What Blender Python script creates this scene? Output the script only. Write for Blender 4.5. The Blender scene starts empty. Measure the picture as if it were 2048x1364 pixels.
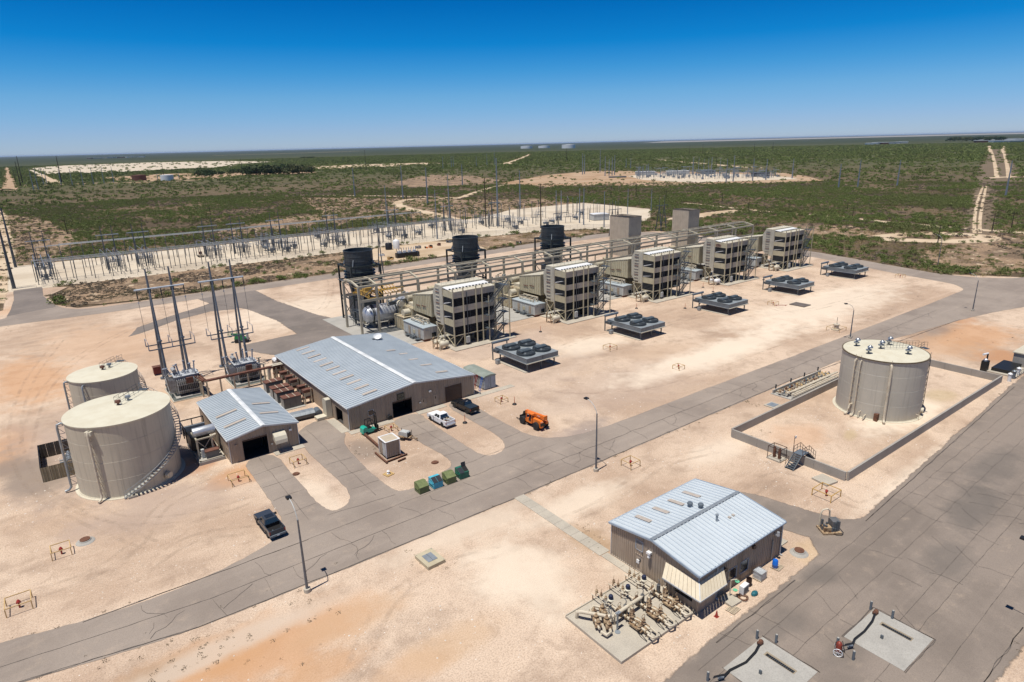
import bpy, math, random
import numpy as np
from mathutils import Vector, Matrix, noise
C = bpy.context.scene.collection
S = bpy.context.scene
PI = math.pi
rnd = random.Random(7)
R = math.radians
# ---------------------------------------------------------------- camera (drone 45 m above the yard; x runs along the turbine row, y across it)
FPX, PITCH, ROLL, YAW, CAMH = 1284.4, .29776, -.024262, .92985, 45.0
_f = Vector((math.cos(YAW)*math.cos(PITCH), math.sin(YAW)*math.cos(PITCH), -math.sin(PITCH)))
_r = _f.cross(Vector((0, 0, 1))).normalized(); _u = _r.cross(_f)
_r2 = math.cos(ROLL)*_r+math.sin(ROLL)*_u; _u2 = -math.sin(ROLL)*_r+math.cos(ROLL)*_u
cam = bpy.data.objects.new('camera', bpy.data.cameras.new('camera')); C.objects.link(cam)
cam.matrix_world = Matrix(((_r2.x, _u2.x, -_f.x, 0), (_r2.y, _u2.y, -_f.y, 0), (_r2.z, _u2.z, -_f.z, CAMH), (0, 0, 0, 1)))
cam.data.lens = FPX/2048*36; cam.data.sensor_width = 36; cam.data.clip_start = 1; cam.data.clip_end = 200000
S.camera = cam
S.render.resolution_x = 1024; S.render.resolution_y = 682
def G(px, py, z=0.0):
    "world x, y of the point seen at photo pixel (px, py) at height z"
    d = _f+(px-1024)/FPX*_r2-(py-682)/FPX*_u2
    t = (z-CAMH)/d.z
    return (t*d.x, t*d.y)
# ---------------------------------------------------------------- light
SUNV = Vector((-.27, -.035, 1)).normalized()
world = bpy.data.worlds.new('World'); S.world = world; world.use_nodes = True
nt = world.node_tree; nt.nodes.clear()
sk = nt.nodes.new('ShaderNodeTexSky'); sk.sky_type = 'NISHITA'; sk.sun_disc = False
sk.sun_elevation = math.asin(SUNV.z); sk.sun_rotation = math.atan2(SUNV.x, SUNV.y)
sk.altitude = 0; sk.air_density = 1.0; sk.dust_density = .0; sk.ozone_density = 3.
bg = nt.nodes.new('ShaderNodeBackground'); bg.inputs[1].default_value = .05
tcw = nt.nodes.new('ShaderNodeTexCoord'); sx = nt.nodes.new('ShaderNodeSeparateXYZ'); nt.links.new(tcw.outputs['Generated'], sx.inputs[0])
mr = nt.nodes.new('ShaderNodeMapRange'); mr.inputs[1].default_value = -.01; mr.inputs[2].default_value = 1.; mr.clamp = True; nt.links.new(sx.outputs['Z'], mr.inputs[0])
cr = nt.nodes.new('ShaderNodeValToRGB'); e_ = cr.color_ramp.elements; nt.links.new(mr.outputs[0], cr.inputs[0])   # clear dry-air blue, deepening with elevation all round
for q_, c_ in ((0.0000, (0.98, 1.33, 2.3)), (0.0347, (0.86, 1.26, 2.25)), (0.0767, (0.62, 1.26, 2.08)), (0.1089, (0.29, 1.13, 2.0)), (0.1436, (0.035, 0.95, 1.9)), (0.2030, (0.003, 0.72, 1.62)), (.42, (.10, .56, 1.2)), (1., (.52, .62, .80))):
    el = e_[0] if q_ == 0 else (e_[len(e_)-1] if q_ == 1 else e_.new(q_)); el.position = q_; el.color = (*c_, 1)
hs = nt.nodes.new('ShaderNodeMix'); hs.data_type = 'RGBA'; hs.blend_type = 'MULTIPLY'; hs.inputs[0].default_value = 1
ow = nt.nodes.new('ShaderNodeOutputWorld')
nt.links.new(sk.outputs[0], hs.inputs[6]); nt.links.new(cr.outputs[0], hs.inputs[7]); nt.links.new(hs.outputs[2], bg.inputs[0]); nt.links.new(bg.outputs[0], ow.inputs[0])
sun = bpy.data.objects.new('sun', bpy.data.lights.new('sun', 'SUN')); C.objects.link(sun)
sun.data.energy = 5.0; sun.data.angle = R(.53); sun.data.color = (1, .955, .88)
sun.rotation_euler = SUNV.to_track_quat('Z', 'Y').to_euler()
S.view_settings.view_transform = 'Standard'; S.view_settings.look = 'None'
S.view_settings.exposure = .02; S.view_settings.gamma = 1; S.view_settings.use_curve_mapping = False
# ---------------------------------------------------------------- materials
class NB:
    "tiny node builder"
    def __init__(s, name):
        s.m = bpy.data.materials.new(name); s.m.use_nodes = True; s.t = s.m.node_tree; s.t.nodes.clear()
        s.out = s.n('ShaderNodeOutputMaterial'); s.b = s.n('ShaderNodeBsdfPrincipled'); s.l(s.b.outputs[0], s.out.inputs[0])
        s.geo = None
    def n(s, t, **k):
        x = s.t.nodes.new(t)
        for a, b in k.items(): setattr(x, a, b)
        return x
    def l(s, a, b): s.t.links.new(a, b)
    def pos(s, scale=(1, 1, 1), loc=(0, 0, 0), obj=False):
        if s.geo is None: s.geo = s.n('ShaderNodeNewGeometry'); s.tc = s.n('ShaderNodeTexCoord')
        mp = s.n('ShaderNodeMapping'); mp.inputs['Scale'].default_value = scale; mp.inputs['Location'].default_value = loc
        s.l(s.tc.outputs['Object'] if obj else s.geo.outputs['Position'], mp.inputs[0]); return mp.outputs[0]
    def noise(s, scale, detail=4, rough=.55, vec=None, dist=0):
        x = s.n('ShaderNodeTexNoise'); x.inputs['Scale'].default_value = scale; x.inputs['Detail'].default_value = detail
        x.inputs['Roughness'].default_value = rough; x.inputs['Distortion'].default_value = dist
        s.l(vec if vec is not None else s.pos(), x.inputs['Vector']); return x.outputs['Fac']
    def ramp(s, fac, a, b, c0=0., c1=1.):
        x = s.n('ShaderNodeMapRange'); x.interpolation_type = 'SMOOTHSTEP'
        for i, v in enumerate((a, b, c0, c1)): x.inputs[i+1].default_value = v
        s.l(fac, x.inputs[0]); return x.outputs[0]
    def math(s, op, a, b=None, c=None):
        x = s.n('ShaderNodeMath', operation=op)
        for i, v in enumerate((a, b, c)):
            if v is None: continue
            if isinstance(v, (int, float)): x.inputs[i].default_value = v
            else: s.l(v, x.inputs[i])
        return x.outputs[0]
    def mix(s, fac, a, b, mode='MIX'):
        x = s.n('ShaderNodeMix', data_type='RGBA', blend_type=mode)
        for i, v in ((0, fac), (6, a), (7, b)):
            if isinstance(v, tuple): x.inputs[i].default_value = (*v, 1) if len(v) == 3 else v
            elif isinstance(v, (int, float)): x.inputs[i].default_value = v
            else: s.l(v, x.inputs[i])
        return x.outputs[2]
    def bump(s, h, strength, dist=.05):
        x = s.n('ShaderNodeBump'); x.inputs['Strength'].default_value = strength; x.inputs['Distance'].default_value = dist
        s.l(h, x.inputs['Height']); s.l(x.outputs[0], s.b.inputs['Normal'])
    def col(s, c):
        if isinstance(c, tuple): s.b.inputs['Base Color'].default_value = (*c, 1)
        else: s.l(c, s.b.inputs['Base Color'])
    def set(s, rough=.6, metal=0., spec=None):
        s.b.inputs['Roughness'].default_value = rough; s.b.inputs['Metallic'].default_value = metal
        if spec is not None: s.b.inputs['Specular IOR Level'].default_value = spec
MATS = {}
def M(name, col, col2=None, scale=.6, rough=.6, metal=0., rust=None, rustamt=.62, streak=0., bump=0., fine=.12, spec=None):
    "painted or bare surface: slow colour drift, vertical weather streaks, specks of dirt or rust"
    if name in MATS: return MATS[name]
    b = NB(name); b.set(rough, metal, spec)
    c2 = col2 or tuple(v*.78 for v in col)
    c = b.mix(b.ramp(b.noise(scale, 5), .35, .68), col, c2)
    if streak:
        c = b.mix(b.math('MULTIPLY', b.ramp(b.noise(1, 4, vec=b.pos((3.2, 3.2, .12))), .48, .75), streak), c, tuple(v*.45 for v in col))
    if fine: c = b.mix(b.math('MULTIPLY', b.ramp(b.noise(9, 4), .4, .7), fine), c, tuple(v*.5 for v in col))
    if rust: c = b.mix(b.ramp(b.noise(1.7, 6, .68), rustamt, rustamt+.09), c, rust)
    b.col(c)
    if bump: b.bump(b.noise(14, 3), bump)
    MATS[name] = b.m; return b.m
RUST = (.13, .045, .02)
# ---------------------------------------------------------------- mesh helper
class MB:
    def __init__(s): s.v = []; s.f = []
    def add(s, vs, fs):
        k = len(s.v); s.v += [tuple(p) for p in vs]; s.f += [tuple(i+k for i in f) for f in fs]; return s
    def box(s, x0, y0, z0, x1, y1, z1):
        x0, x1 = min(x0, x1), max(x0, x1); y0, y1 = min(y0, y1), max(y0, y1); z0, z1 = min(z0, z1), max(z0, z1)
        return s.add([(x0, y0, z0), (x1, y0, z0), (x1, y1, z0), (x0, y1, z0), (x0, y0, z1), (x1, y0, z1), (x1, y1, z1), (x0, y1, z1)],
                     [(0, 3, 2, 1), (4, 5, 6, 7), (0, 1, 5, 4), (1, 2, 6, 5), (2, 3, 7, 6), (3, 0, 4, 7)])
    def cb(s, c, w, d, h, rz=0):
        "box on its base centre, turned rz about z"
        q = []
        for z in (0, h):
            for a, b in ((-1, -1), (1, -1), (1, 1), (-1, 1)):
                x, y = a*w/2, b*d/2
                q.append((c[0]+x*math.cos(rz)-y*math.sin(rz), c[1]+x*math.sin(rz)+y*math.cos(rz), c[2]+z))
        return s.add(q, [(0, 3, 2, 1), (4, 5, 6, 7), (0, 1, 5, 4), (1, 2, 6, 5), (2, 3, 7, 6), (3, 0, 4, 7)])
    def beam(s, a, b, w=.1, h=None, up=(0, 0, 1)):
        h = h or w; a = Vector(a); b = Vector(b); d = (b-a)
        if d.length < 1e-6: return s
        d.normalize(); u = Vector(up)
        if abs(d.dot(u)) > .98: u = Vector((0, 1, 0))
        r = d.cross(u).normalized()*w/2; u = r.cross(d).normalized()*h/2
        q = [p+x*r+y*u for p in (a, b) for x, y in ((-1, -1), (1, -1), (1, 1), (-1, 1))]
        return s.add(q, [(0, 1, 2, 3), (7, 6, 5, 4), (4, 5, 1, 0), (5, 6, 2, 1), (6, 7, 3, 2), (7, 4, 0, 3)])
    def cyl(s, a, b, r, r2=None, n=12, caps=True):
        r2 = r if r2 is None else r2; a = Vector(a); b = Vector(b); d = (b-a).normalized()
        u = Vector((0, 0, 1)) if abs(d.z) < .95 else Vector((1, 0, 0))
        e = d.cross(u).normalized(); g = e.cross(d)
        q = [p+rr*(math.cos(2*PI*i/n)*e+math.sin(2*PI*i/n)*g) for p, rr in ((a, r), (b, r2)) for i in range(n)]
        f = [((i+1) % n, i, i+n, (i+1) % n+n) for i in range(n)]
        if caps: f += [tuple(range(n)), tuple(range(2*n-1, n-1, -1))]
        return s.add(q, f)
    def tube(s, pts, r, n=8):
        pts = [Vector(p) for p in pts]; rings = []; prev = None
        for i, p in enumerate(pts):
            d = (pts[min(i+1, len(pts)-1)]-pts[max(i-1, 0)]).normalized()
            if prev is None:
                u = Vector((0, 0, 1)) if abs(d.z) < .9 else Vector((1, 0, 0)); e = d.cross(u).normalized()
            else: e = (prev-d*prev.dot(d)).normalized()
            prev = e; g = e.cross(d)
            rings.append([p+r*(math.cos(2*PI*k/n)*e+math.sin(2*PI*k/n)*g) for k in range(n)])
        m = len(pts); f = [(i*n+(k+1) % n, i*n+k, (i+1)*n+k, (i+1)*n+(k+1) % n) for i in range(m-1) for k in range(n)]
        f += [tuple(range(n)), tuple(range(m*n-1, (m-1)*n-1, -1))]
        return s.add([q for g in rings for q in g], f)
    def lathe(s, prof, c=(0, 0, 0), n=20, axis='z'):
        "prof = [(radius, height)]"
        q = []
        for r, h in prof:
            for k in range(n):
                a = 2*PI*k/n; x, y = r*math.cos(a), r*math.sin(a)
                p = {'z': (x, y, h), 'x': (h, x, y), 'y': (y, h, x)}[axis]
                q.append((c[0]+p[0], c[1]+p[1], c[2]+p[2]))
        f = [(i*n+k, i*n+(k+1) % n, (i+1)*n+(k+1) % n, (i+1)*n+k) for i in range(len(prof)-1) for k in range(n)]
        f += [tuple(range(n-1, -1, -1)), tuple(range((len(prof)-1)*n, len(prof)*n))]
        return s.add(q, f)
    def prism(s, poly, a, b, ax='z'):
        "poly in the two other axes (x,y / y,z / x,z), from a to b along ax"
        n = len(poly)
        def P(u, v, w): return {'z': (u, v, w), 'x': (w, u, v), 'y': (u, w, v)}[ax]
        q = [P(u, v, w) for w in (a, b) for u, v in poly]
        return s.add(q, [tuple(range(n-1, -1, -1)), tuple(range(n, 2*n))]+[(i, (i+1) % n, (i+1) % n+n, i+n) for i in range(n)])
    def quad(s, *p): return s.add(p, [tuple(range(len(p)))])
    def rail(s, pts, h=1.05, r=.03, post=1.5, mid=True):
        "handrail along a 3-D polyline"
        pts = [Vector(p) for p in pts]; up = Vector((0, 0, h))
        for a, b in zip(pts, pts[1:]):
            s.beam(a+up, b+up, r*1.6)
            if mid: s.beam(a+up*.5, b+up*.5, r*1.3)
            k = max(1, round((b-a).length/post))
            for i in range(k): p = a.lerp(b, i/k); s.beam(p, p+up, r*1.6)
        s.beam(pts[-1], pts[-1]+up, r*1.6); return s
    def mesh(s, name, mat=None, smooth=False):
        me = bpy.data.meshes.new(name); me.from_pydata(s.v, [], s.f)
        if mat:
            me.materials.append(mat)
        if smooth:
            me.polygons.foreach_set('use_smooth', [True]*len(me.polygons))
            try: me.set_sharp_from_angle(angle=R(40))
            except Exception: pass
        me.update(); return me
    def build(s, name, mat, parent=None, loc=None, smooth=False, rz=0):
        o = bpy.data.objects.new(name, s.mesh(name, mat, smooth)); C.objects.link(o)
        if parent: o.parent = parent
        if loc: o.location = loc
        if rz: o.rotation_euler.z = rz
        return o
def tag(o, label=None, cat=None, group=None, kind=None):
    if label: o['label'] = label
    if cat: o['category'] = cat
    if group: o['group'] = group
    if kind: o['kind'] = kind
    return o
def thing(name, label, cat, loc=(0, 0, 0), rz=0, group=None):
    o = bpy.data.objects.new(name, None); C.objects.link(o); o.location = (loc[0], loc[1], loc[2] if len(loc) > 2 else 0)
    o.rotation_euler.z = rz; o.empty_display_size = .3
    return tag(o, label, cat, group)
KIDS = {}
def copy_tree(o, loc=None, rz=None, label=None, group=None, top=True, parent=None):
    if not KIDS or top:
        KIDS.clear()
        for x in bpy.data.objects:
            if x.parent: KIDS.setdefault(x.parent.name, []).append(x)
    c = o.copy(); C.objects.link(c)
    if parent: c.parent = parent
    if loc is not None: c.location = (loc[0], loc[1], loc[2] if len(loc) > 2 else 0)
    if rz is not None: c.rotation_euler.z = rz
    if label: c['label'] = label
    if group: c['group'] = group
    for ch in list(KIDS.get(o.name, [])): copy_tree(ch, top=False, parent=c)
    return c
def piece(name, me, parent, loc=(0, 0, 0), rot=None, label=None):
    "another object on shared mesh data"
    o = bpy.data.objects.new(name, me); C.objects.link(o); o.parent = parent; o.location = loc
    if rot: o.rotation_euler = rot
    if label: o['label'] = label
    return o
def struct(name, mb, mat, parent=None):
    o = mb.build(name, mat, parent); o['kind'] = 'structure'; return o
# ================================================================ GROUND, ROADS, PADS
def dirt_mix(b, pale, mid, dark, s=1.):
    n1 = b.noise(.035*s, 6, .6, dist=.6); n2 = b.noise(.16*s, 6, .62); n3 = b.noise(6, 5, .7)
    c = b.mix(b.ramp(n1, .40, .62), pale, mid)
    c = b.mix(b.math('MULTIPLY', b.ramp(n2, .47, .70), .62), c, dark); c = b.mix(b.math('MULTIPLY', b.ramp(b.noise(.45*s, 7, .72, dist=.8), .5, .66), .38), c, dark)
    # wheel-polished streaks along the traffic directions
    c = b.mix(b.math('MULTIPLY', b.ramp(b.noise(1, 4, .6, vec=b.pos((.02, .25, .1))), .52, .7), .35), c, tuple(v*1.12 for v in pale))
    c = b.mix(b.math('MULTIPLY', b.ramp(n3, .42, .68), .6), c, tuple(v*.55 for v in mid))
    v = b.n('ShaderNodeTexVoronoi'); v.inputs['Scale'].default_value = 1.6; b.l(b.pos(), v.inputs['Vector'])
    sp = b.math('MULTIPLY', b.ramp(v.outputs['Distance'], .06, .12, 1, 0), b.ramp(b.noise(.3, 3), .45, .6))
    c = b.mix(sp, c, (.78, .72, .64))
    v2 = b.n('ShaderNodeTexVoronoi'); v2.inputs['Scale'].default_value = 4.5; b.l(b.pos(), v2.inputs['Vector'])
    c = b.mix(b.ramp(v2.outputs['Distance'], .10, .2, .55, 0), c, (.75, .66, .55))
    return c, n3
def blobs(b, c, L):
    "stains and bare patches that lie on the ground at fixed places: (x, y, rx, ry, turn, colour, strength)"
    for x, y, rx, ry, tr, col, st in L:
        mp = b.n('ShaderNodeMapping', vector_type='TEXTURE'); b.l(b.geo.outputs['Position'], mp.inputs[0])
        mp.inputs['Location'].default_value = (x, y, 0); mp.inputs['Rotation'].default_value = (0, 0, tr); mp.inputs['Scale'].default_value = (rx, ry, 1000)
        ln = b.n('ShaderNodeVectorMath', operation='LENGTH'); b.l(mp.outputs[0], ln.inputs[0])
        d = b.math('ADD', ln.outputs['Value'], b.math('MULTIPLY', b.math('SUBTRACT', b.blobn, .5), 1.5))
        c = b.mix(b.math('MULTIPLY', b.ramp(d, 1.15, .35), st), c, col)
    return c
def feather(b, base_alpha=None, sharp=.18, nscale=.9):
    at = b.n('ShaderNodeAttribute'); at.attribute_name = 'edge'
    a = b.math('ADD', at.outputs['Fac'], b.math('MULTIPLY', b.math('SUBTRACT', b.noise(nscale, 6, .65), .5), .9))
    al = b.ramp(a, .5-sharp, .5+sharp)
    b.l(al, b.b.inputs['Alpha'])
def catm(pts, k=6, closed=True):
    n = len(pts); out = []
    for i in range(n if closed else n-1):
        p0, p1, p2, p3 = [pts[j % n] if closed else pts[max(0, min(n-1, j))] for j in (i-1, i, i+1, i+2)]
        for t in range(k):
            t /= k
            out.append(tuple(.5*((2*p1[a])+(-p0[a]+p2[a])*t+(2*p0[a]-5*p1[a]+4*p2[a]-p3[a])*t*t+(-p0[a]+3*p1[a]-3*p2[a]+p3[a])*t**3) for a in (0, 1)))
    if not closed: out.append(pts[-1])
    return out
def dens(poly, step, jit=0., seed=1):
    rr = random.Random(seed); out = []; n = len(poly)
    for i in range(n):
        a = Vector(poly[i]); b = Vector(poly[(i+1) % n]); k = max(1, int((b-a).length/step))
        for j in range(k):
            p = a.lerp(b, j/k); out.append((p.x+(rr.random()-.5)*jit, p.y+(rr.random()-.5)*jit))
    return out
def rounded(P, r):
    out = []; n = len(P)
    for i in range(n):
        a, p, c = Vector(P[i-1]), Vector(P[i]), Vector(P[(i+1) % n]); d1 = min(r, (a-p).length*.48); d2 = min(r, (c-p).length*.48); u = p+(a-p).normalized()*d1; w = p+(c-p).normalized()*d2
        for k in range(6): t = k/5; out.append(tuple(u*(1-t)**2+p*2*t*(1-t)+w*t*t))
    return out
POLYS = {}; ZN = [0]
def sheet(name, poly, z, mat, width=0., parent=None, keep=True, step=6., jit=0., kind='structure'):
    "flat ground sheet; width > 0 gives it a ragged feathered border of that width"
    ZN[0] += 1; z += .0003*ZN[0]
    if keep: POLYS.setdefault(name, []).append(np.array(poly))
    P = dens(poly, step, jit); n = len(P)
    ar = sum(P[i][0]*P[(i+1) % n][1]-P[(i+1) % n][0]*P[i][1] for i in range(n))
    if ar < 0: P.reverse()
    from mathutils.geometry import tessellate_polygon
    tris = tessellate_polygon([[Vector((x, y, 0)) for x, y in P]])
    v = [(x, y, z) for x, y in P]; f = []
    for a, b_, c in tris:
        A, B, D = P[a], P[b_], P[c]
        if (B[0]-A[0])*(D[1]-A[1])-(B[1]-A[1])*(D[0]-A[0]) < 0: b_, c = c, b_
        f.append((a, b_, c))
    e = [1.]*n
    if width:
        for i in range(n):
            p0, p1, p2 = Vector(P[i-1]), Vector(P[i]), Vector(P[(i+1) % n])
            d1 = (p1-p0).normalized(); d2 = (p2-p1).normalized(); t = (d1+d2)
            t = t.normalized() if t.length > 1e-3 else d1
            q = p1+Vector((t.y, -t.x))*width; v.append((q.x, q.y, z)); e.append(0.)
        f += [(i, i+n, (i+1) % n+n, (i+1) % n) for i in range(n)]
    me = bpy.data.meshes.new(name); me.from_pydata(v, [], f); me.materials.append(mat); me.update()
    at = me.attributes.new('edge', 'FLOAT', 'POINT'); at.data.foreach_set('value', e)
    o = bpy.data.objects.new(name, me); C.objects.link(o)
    if parent: o.parent = parent
    if kind: o['kind'] = kind
    return o
def px(L): return [G(*p) for p in L]
def strip(pts, w, k=6):
    "polygon round a centre line"
    c = catm(pts, k, False); L = []; Rr = []
    for i, p in enumerate(c):
        a = Vector(c[max(0, i-1)]); b = Vector(c[min(len(c)-1, i+1)]); d = (b-a).normalized(); q = Vector(p)
        ww = w if isinstance(w, (int, float)) else w[0]+(w[1]-w[0])*i/(len(c)-1)
        L.append(tuple(q+Vector((-d.y, d.x))*ww/2)); Rr.append(tuple(q-Vector((-d.y, d.x))*ww/2))
    return L+Rr[::-1]
# --- scrubland: one sheet to beyond the horizon
b = NB('desert_scrub_ground'); b.set(.95, 0, .1); b.pos()
n1 = b.noise(.012, 6, .62, dist=.5); n2 = b.noise(.09, 6, .65); n3 = b.noise(.9, 4, .7)
c = b.mix(b.ramp(n1, .42, .62), (.155, .112, .07), (.092, .068, .044))  # base darkened so gaps between bushes read as shade and dark litter
c = b.mix(b.math('MULTIPLY', b.ramp(n2, .54, .68), .6), c, (.34, .245, .15))
c = b.mix(b.math('MULTIPLY', b.ramp(n3, .42, .7), .6), c, (.075, .055, .036))
# far away the scrub reads as a green-brown mottle
dist = b.n('ShaderNodeVectorMath', operation='LENGTH'); b.l(b.geo.outputs['Position'], dist.inputs[0])
m2 = b.noise(.05, 5, .7, vec=b.pos((1, 1, 1), (31, 7, 0))); m3 = b.noise(.0022, 5, .6, dist=1.)
gcol = b.mix(b.ramp(m2, .36, .60), (.125, .11, .06), (.060, .076, .028))
gcol = b.mix(b.math('MULTIPLY', b.ramp(m3, .5, .68), .35), gcol, (.10, .095, .05)); gcol = b.mix(b.ramp(dist.outputs['Value'], 2200, 6000, 0, .75), gcol, (.034, .046, .026))
c = b.mix(b.ramp(dist.outputs['Value'], 550, 1500), c, gcol)
band = b.noise(1, 4, .6, vec=b.pos((.00035, .0016, 0)), dist=.8)
c = b.mix(b.math('MULTIPLY', b.ramp(band, .60, .70), b.ramp(dist.outputs['Value'], 3500, 7000, 0, .35)), c, (.34, .28, .20))
b.col(c); b.bump(n3, .5, .3); GROUND = b.m
mb = MB(); rings = [0, 150, 400, 900, 2000, 5000, 12000, 30000, 60000]; n = 48
v = [(0, 0, -.16)]+[(r*math.cos(2*PI*k/n), r*math.sin(2*PI*k/n), -.16) for r in rings[1:] for k in range(n)]
f = [(0, 1+k, 1+(k+1) % n) for k in range(n)]+[(1+(i-1)*n+k, 1+i*n+k, 1+i*n+(k+1) % n, 1+(i-1)*n+(k+1) % n) for i in range(1, len(rings)-1) for k in range(n)]
mb.add(v, f); struct('desert_ground', mb, GROUND)
# --- yard of crushed caliche
b = NB('yard_gravel'); b.set(.95, 0, .15); b.pos(); b.blobn = b.noise(.22, 6, .66)
c, h = dirt_mix(b, (.64, .495, .37), (.465, .335, .24), (.33, .235, .17))
ORG = (.50, .255, .115); PINK = (.38, .29, .235); PALE = (.72, .61, .48); DARK = (.20, .165, .135)
GB = lambda x, y: G(x, y)
c = blobs(b, c, [
    (*GB(520, 1150), 9, 6, .3, ORG, .0), (*GB(560, 1290), 11, 5, .1, (.52, .29, .15), .75), (*GB(380, 1340), 10, 4, 0, (.50, .28, .14), .7), (*GB(640, 1340), 6, 2.5, 0, (.50, .28, .14), .6), (*GB(300, 1355), 5, 2, 0, (.30, .2, .12), .5), (*GB(830, 1330), 5, 2.5, 0, (.52, .33, .2), .5),
    (*GB(480, 950), 6, 4, 0, ORG, .75), (*GB(390, 930), 4, 4, 0, (.42, .19, .08), .7), (*GB(60, 760), 9, 24, .1, ORG, .6), (*GB(20, 900), 5, 12, 0, ORG, .6), (*GB(330, 800), 6, 8, 0, (.5, .33, .2), .5), (*GB(1180, 690), 14, 6, 0, PALE, .7), (*GB(1320, 1180), 4, 8, 0, PALE, .5), (*GB(1040, 1150), 6, 9, 0, PALE, .7), (*GB(700, 1240), 7, 3, 0, (.5, .33, .2), .5), (*GB(900, 1290), 8, 2.5, 0, (.52, .35, .21), .5), (*GB(1330, 700), 12, 5, 0, (.5, .36, .25), .5), (*GB(190, 900), 16, 26, .2, PINK, .8),
    (*GB(60, 950), 5, 14, .3, DARK, .6), (*GB(330, 1010), 12, 7, 0, PINK, .55), (*GB(1950, 670), 16, 10, 0, ORG, .6), (*GB(2010, 715), 7, 6, 0, (.42, .20, .09), .65), (*GB(1930, 640), 5, 3, 0, (.42, .2, .09), .5), (*GB(1850, 668), 15, 4.2, 0, (.24, .19, .155), .75),
    (*GB(1880, 690), 12, 10, 0, (.5, .3, .17), .6), (*GB(700, 930), 6, 12, 0, PINK, .45), (*GB(740, 900), 3.4, 6, .1, DARK, .55), (*GB(1150, 880), 10, 5, .2, PINK, .8),
    (*GB(1180, 860), 7, 3.5, .2, (.25, .21, .19), .5), (*GB(1000, 760), 30, 10, 0, PINK, .45), (*GB(1250, 770), 26, 11, 0, PINK, .4), (*GB(1450, 700), 40, 6, 0, PALE, .8),
    (*GB(1650, 610), 46, 13, 0, PALE, .75), (*GB(1000, 690), 20, 8, 0, PINK, .55), (*GB(600, 620), 24, 20, .2, PALE, .6), (*GB(210, 690), 16, 30, .2, (.55, .36, .23), .5),
    (*GB(1330, 1030), 5, 3, 0, DARK, .18), (*GB(1180, 1080), 2.5, 4, 0, (.34, .22, .12), .6), (*GB(1640, 1110), 3.6, 3.2, 0, (.52, .37, .2), .4), (*GB(1650, 1010), 2.8, 2, .4, (.15, .12, .085), .0),
    (*GB(1440, 900), 9, 3, 0, PALE, .5), (*GB(1150, 1010), 12, 3, 0, PALE, .6), (*GB(1860, 930), 26, 2.2, 0, PALE, .55), (*GB(1960, 1000), 22, 2, .0, PALE, .3),
    (*GB(930, 1060), 14, 3, 0, PALE, .5), (*GB(200, 1260), 9, 3, 0, (.50, .40, .31), .6), (*GB(460, 1290), 14, 2, 0, (.55, .46, .37), .7), (*GB(640, 1000), 2.6, 10, 0, PALE, .45),
    (*GB(1800, 830), 14, 5, 0, PALE, .85), (*GB(1600, 870), 6, 5, 0, (.58, .36, .22), .5), (*GB(1880, 790), 5, 3, 0, (.42, .32, .17), .5), (*GB(1700, 870), 3, 1.2, .3, (.42, .32, .17), .5),
    (*GB(2030, 1240), 12, 3, -.1, (.5, .34, .2), .6), (*GB(30, 620), 10, 8, 0, ORG, .35)])
b.col(c); b.bump(h, .6, .08); YARD = b.m
feather(b)
yard = [(-90, -60), (140, -60), (190, -40), (236, 20), (262, 48), (252, 66), (240.5, 84), (246, 116), (255, 150), (262, 190), (262, 222), (236, 232), (190, 234), (110, 231), (60, 231), (30, 229.5), (8, 233), (2.4, 244), (1.6, 262), (8, 275), (2.5, 279.2), (-8.5, 278.5), (-9.4, 246), (-20, 236), (-90, 232)]
sheet('yard_ground', yard, 0, YARD, 1.2)
# --- substation pad of pale caliche
b = NB('pale_caliche'); b.set(.95, 0, .1); b.pos(); b.blobn = b.noise(.1, 5)
c = b.mix(b.ramp(b.noise(.05, 6, .62), .4, .65), (.58, .50, .39), (.49, .41, .31)); c = b.mix(b.math('MULTIPLY', b.ramp(b.noise(2.2, 5, .7), .5, .7), .4), c, (.34, .28, .2))
b.col(c); feather(b); CAL = b.m
sheet('substation_pad', [(-8, 279.5), (112, 278.3), (170, 278), (190, 271.5), (213, 268.5), (243, 256), (252, 244), (300, 262), (345, 300), (350, 372), (280, 372), (236, 346), (-8, 344)], .012, CAL, 1.5)
# --- verges and patches beyond the yard
b = NB('bare_verge'); b.set(.95, 0, .1); b.pos()
c = b.mix(b.ramp(b.noise(.07, 6, .62, dist=.5), .42, .6), (.34, .235, .15), (.19, .135, .09)); c = b.mix(b.math('MULTIPLY', b.ramp(b.noise(1.2, 5, .7), .45, .62), .7), c, (.09, .068, .05))
c = b.mix(b.math('MULTIPLY', b.ramp(b.noise(.25, 4), .58, .66), .8), c, (.55, .43, .3)); b.col(c); b.bump(b.noise(1.5, 4), .6, .25); feather(b); VERGE = b.m
sheet('verge_strip', [(8, 240), (14, 236), (24, 233.6), (60, 235.5), (118, 236), (150, 236), (184, 240), (210, 240), (240, 239.5), (240, 252), (205, 266), (184, 271), (168, 276.5), (110, 277), (60, 278), (18, 279), (10, 276), (6.5, 262)], .006, VERGE, 1.5)
b = NB('pale_track_sand'); b.set(.95, 0, .1); b.pos()
c = b.mix(b.ramp(b.noise(.05, 5), .4, .65), (.56, .44, .31), (.42, .31, .20)); b.col(c); feather(b, sharp=.25, nscale=.35); SAND = b.m
b = NB('red_track_sand'); b.set(.95, 0, .1); b.pos()
c = b.mix(b.ramp(b.noise(.03, 5), .4, .65), (.42, .30, .20), (.34, .22, .13)); b.col(c); feather(b, sharp=.25, nscale=.2); RSAND = b.m
sheet('laydown_ground', [(124, 236.5), (164, 238), (168, 262), (158, 276), (128, 276), (112, 268), (108, 252)], .010, SAND, 3)
def track(name, pts, w, mat=None, ft=2., z=-.045): return sheet(name, strip(px(pts), w), z, mat or SAND, ft, step=15)
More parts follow.
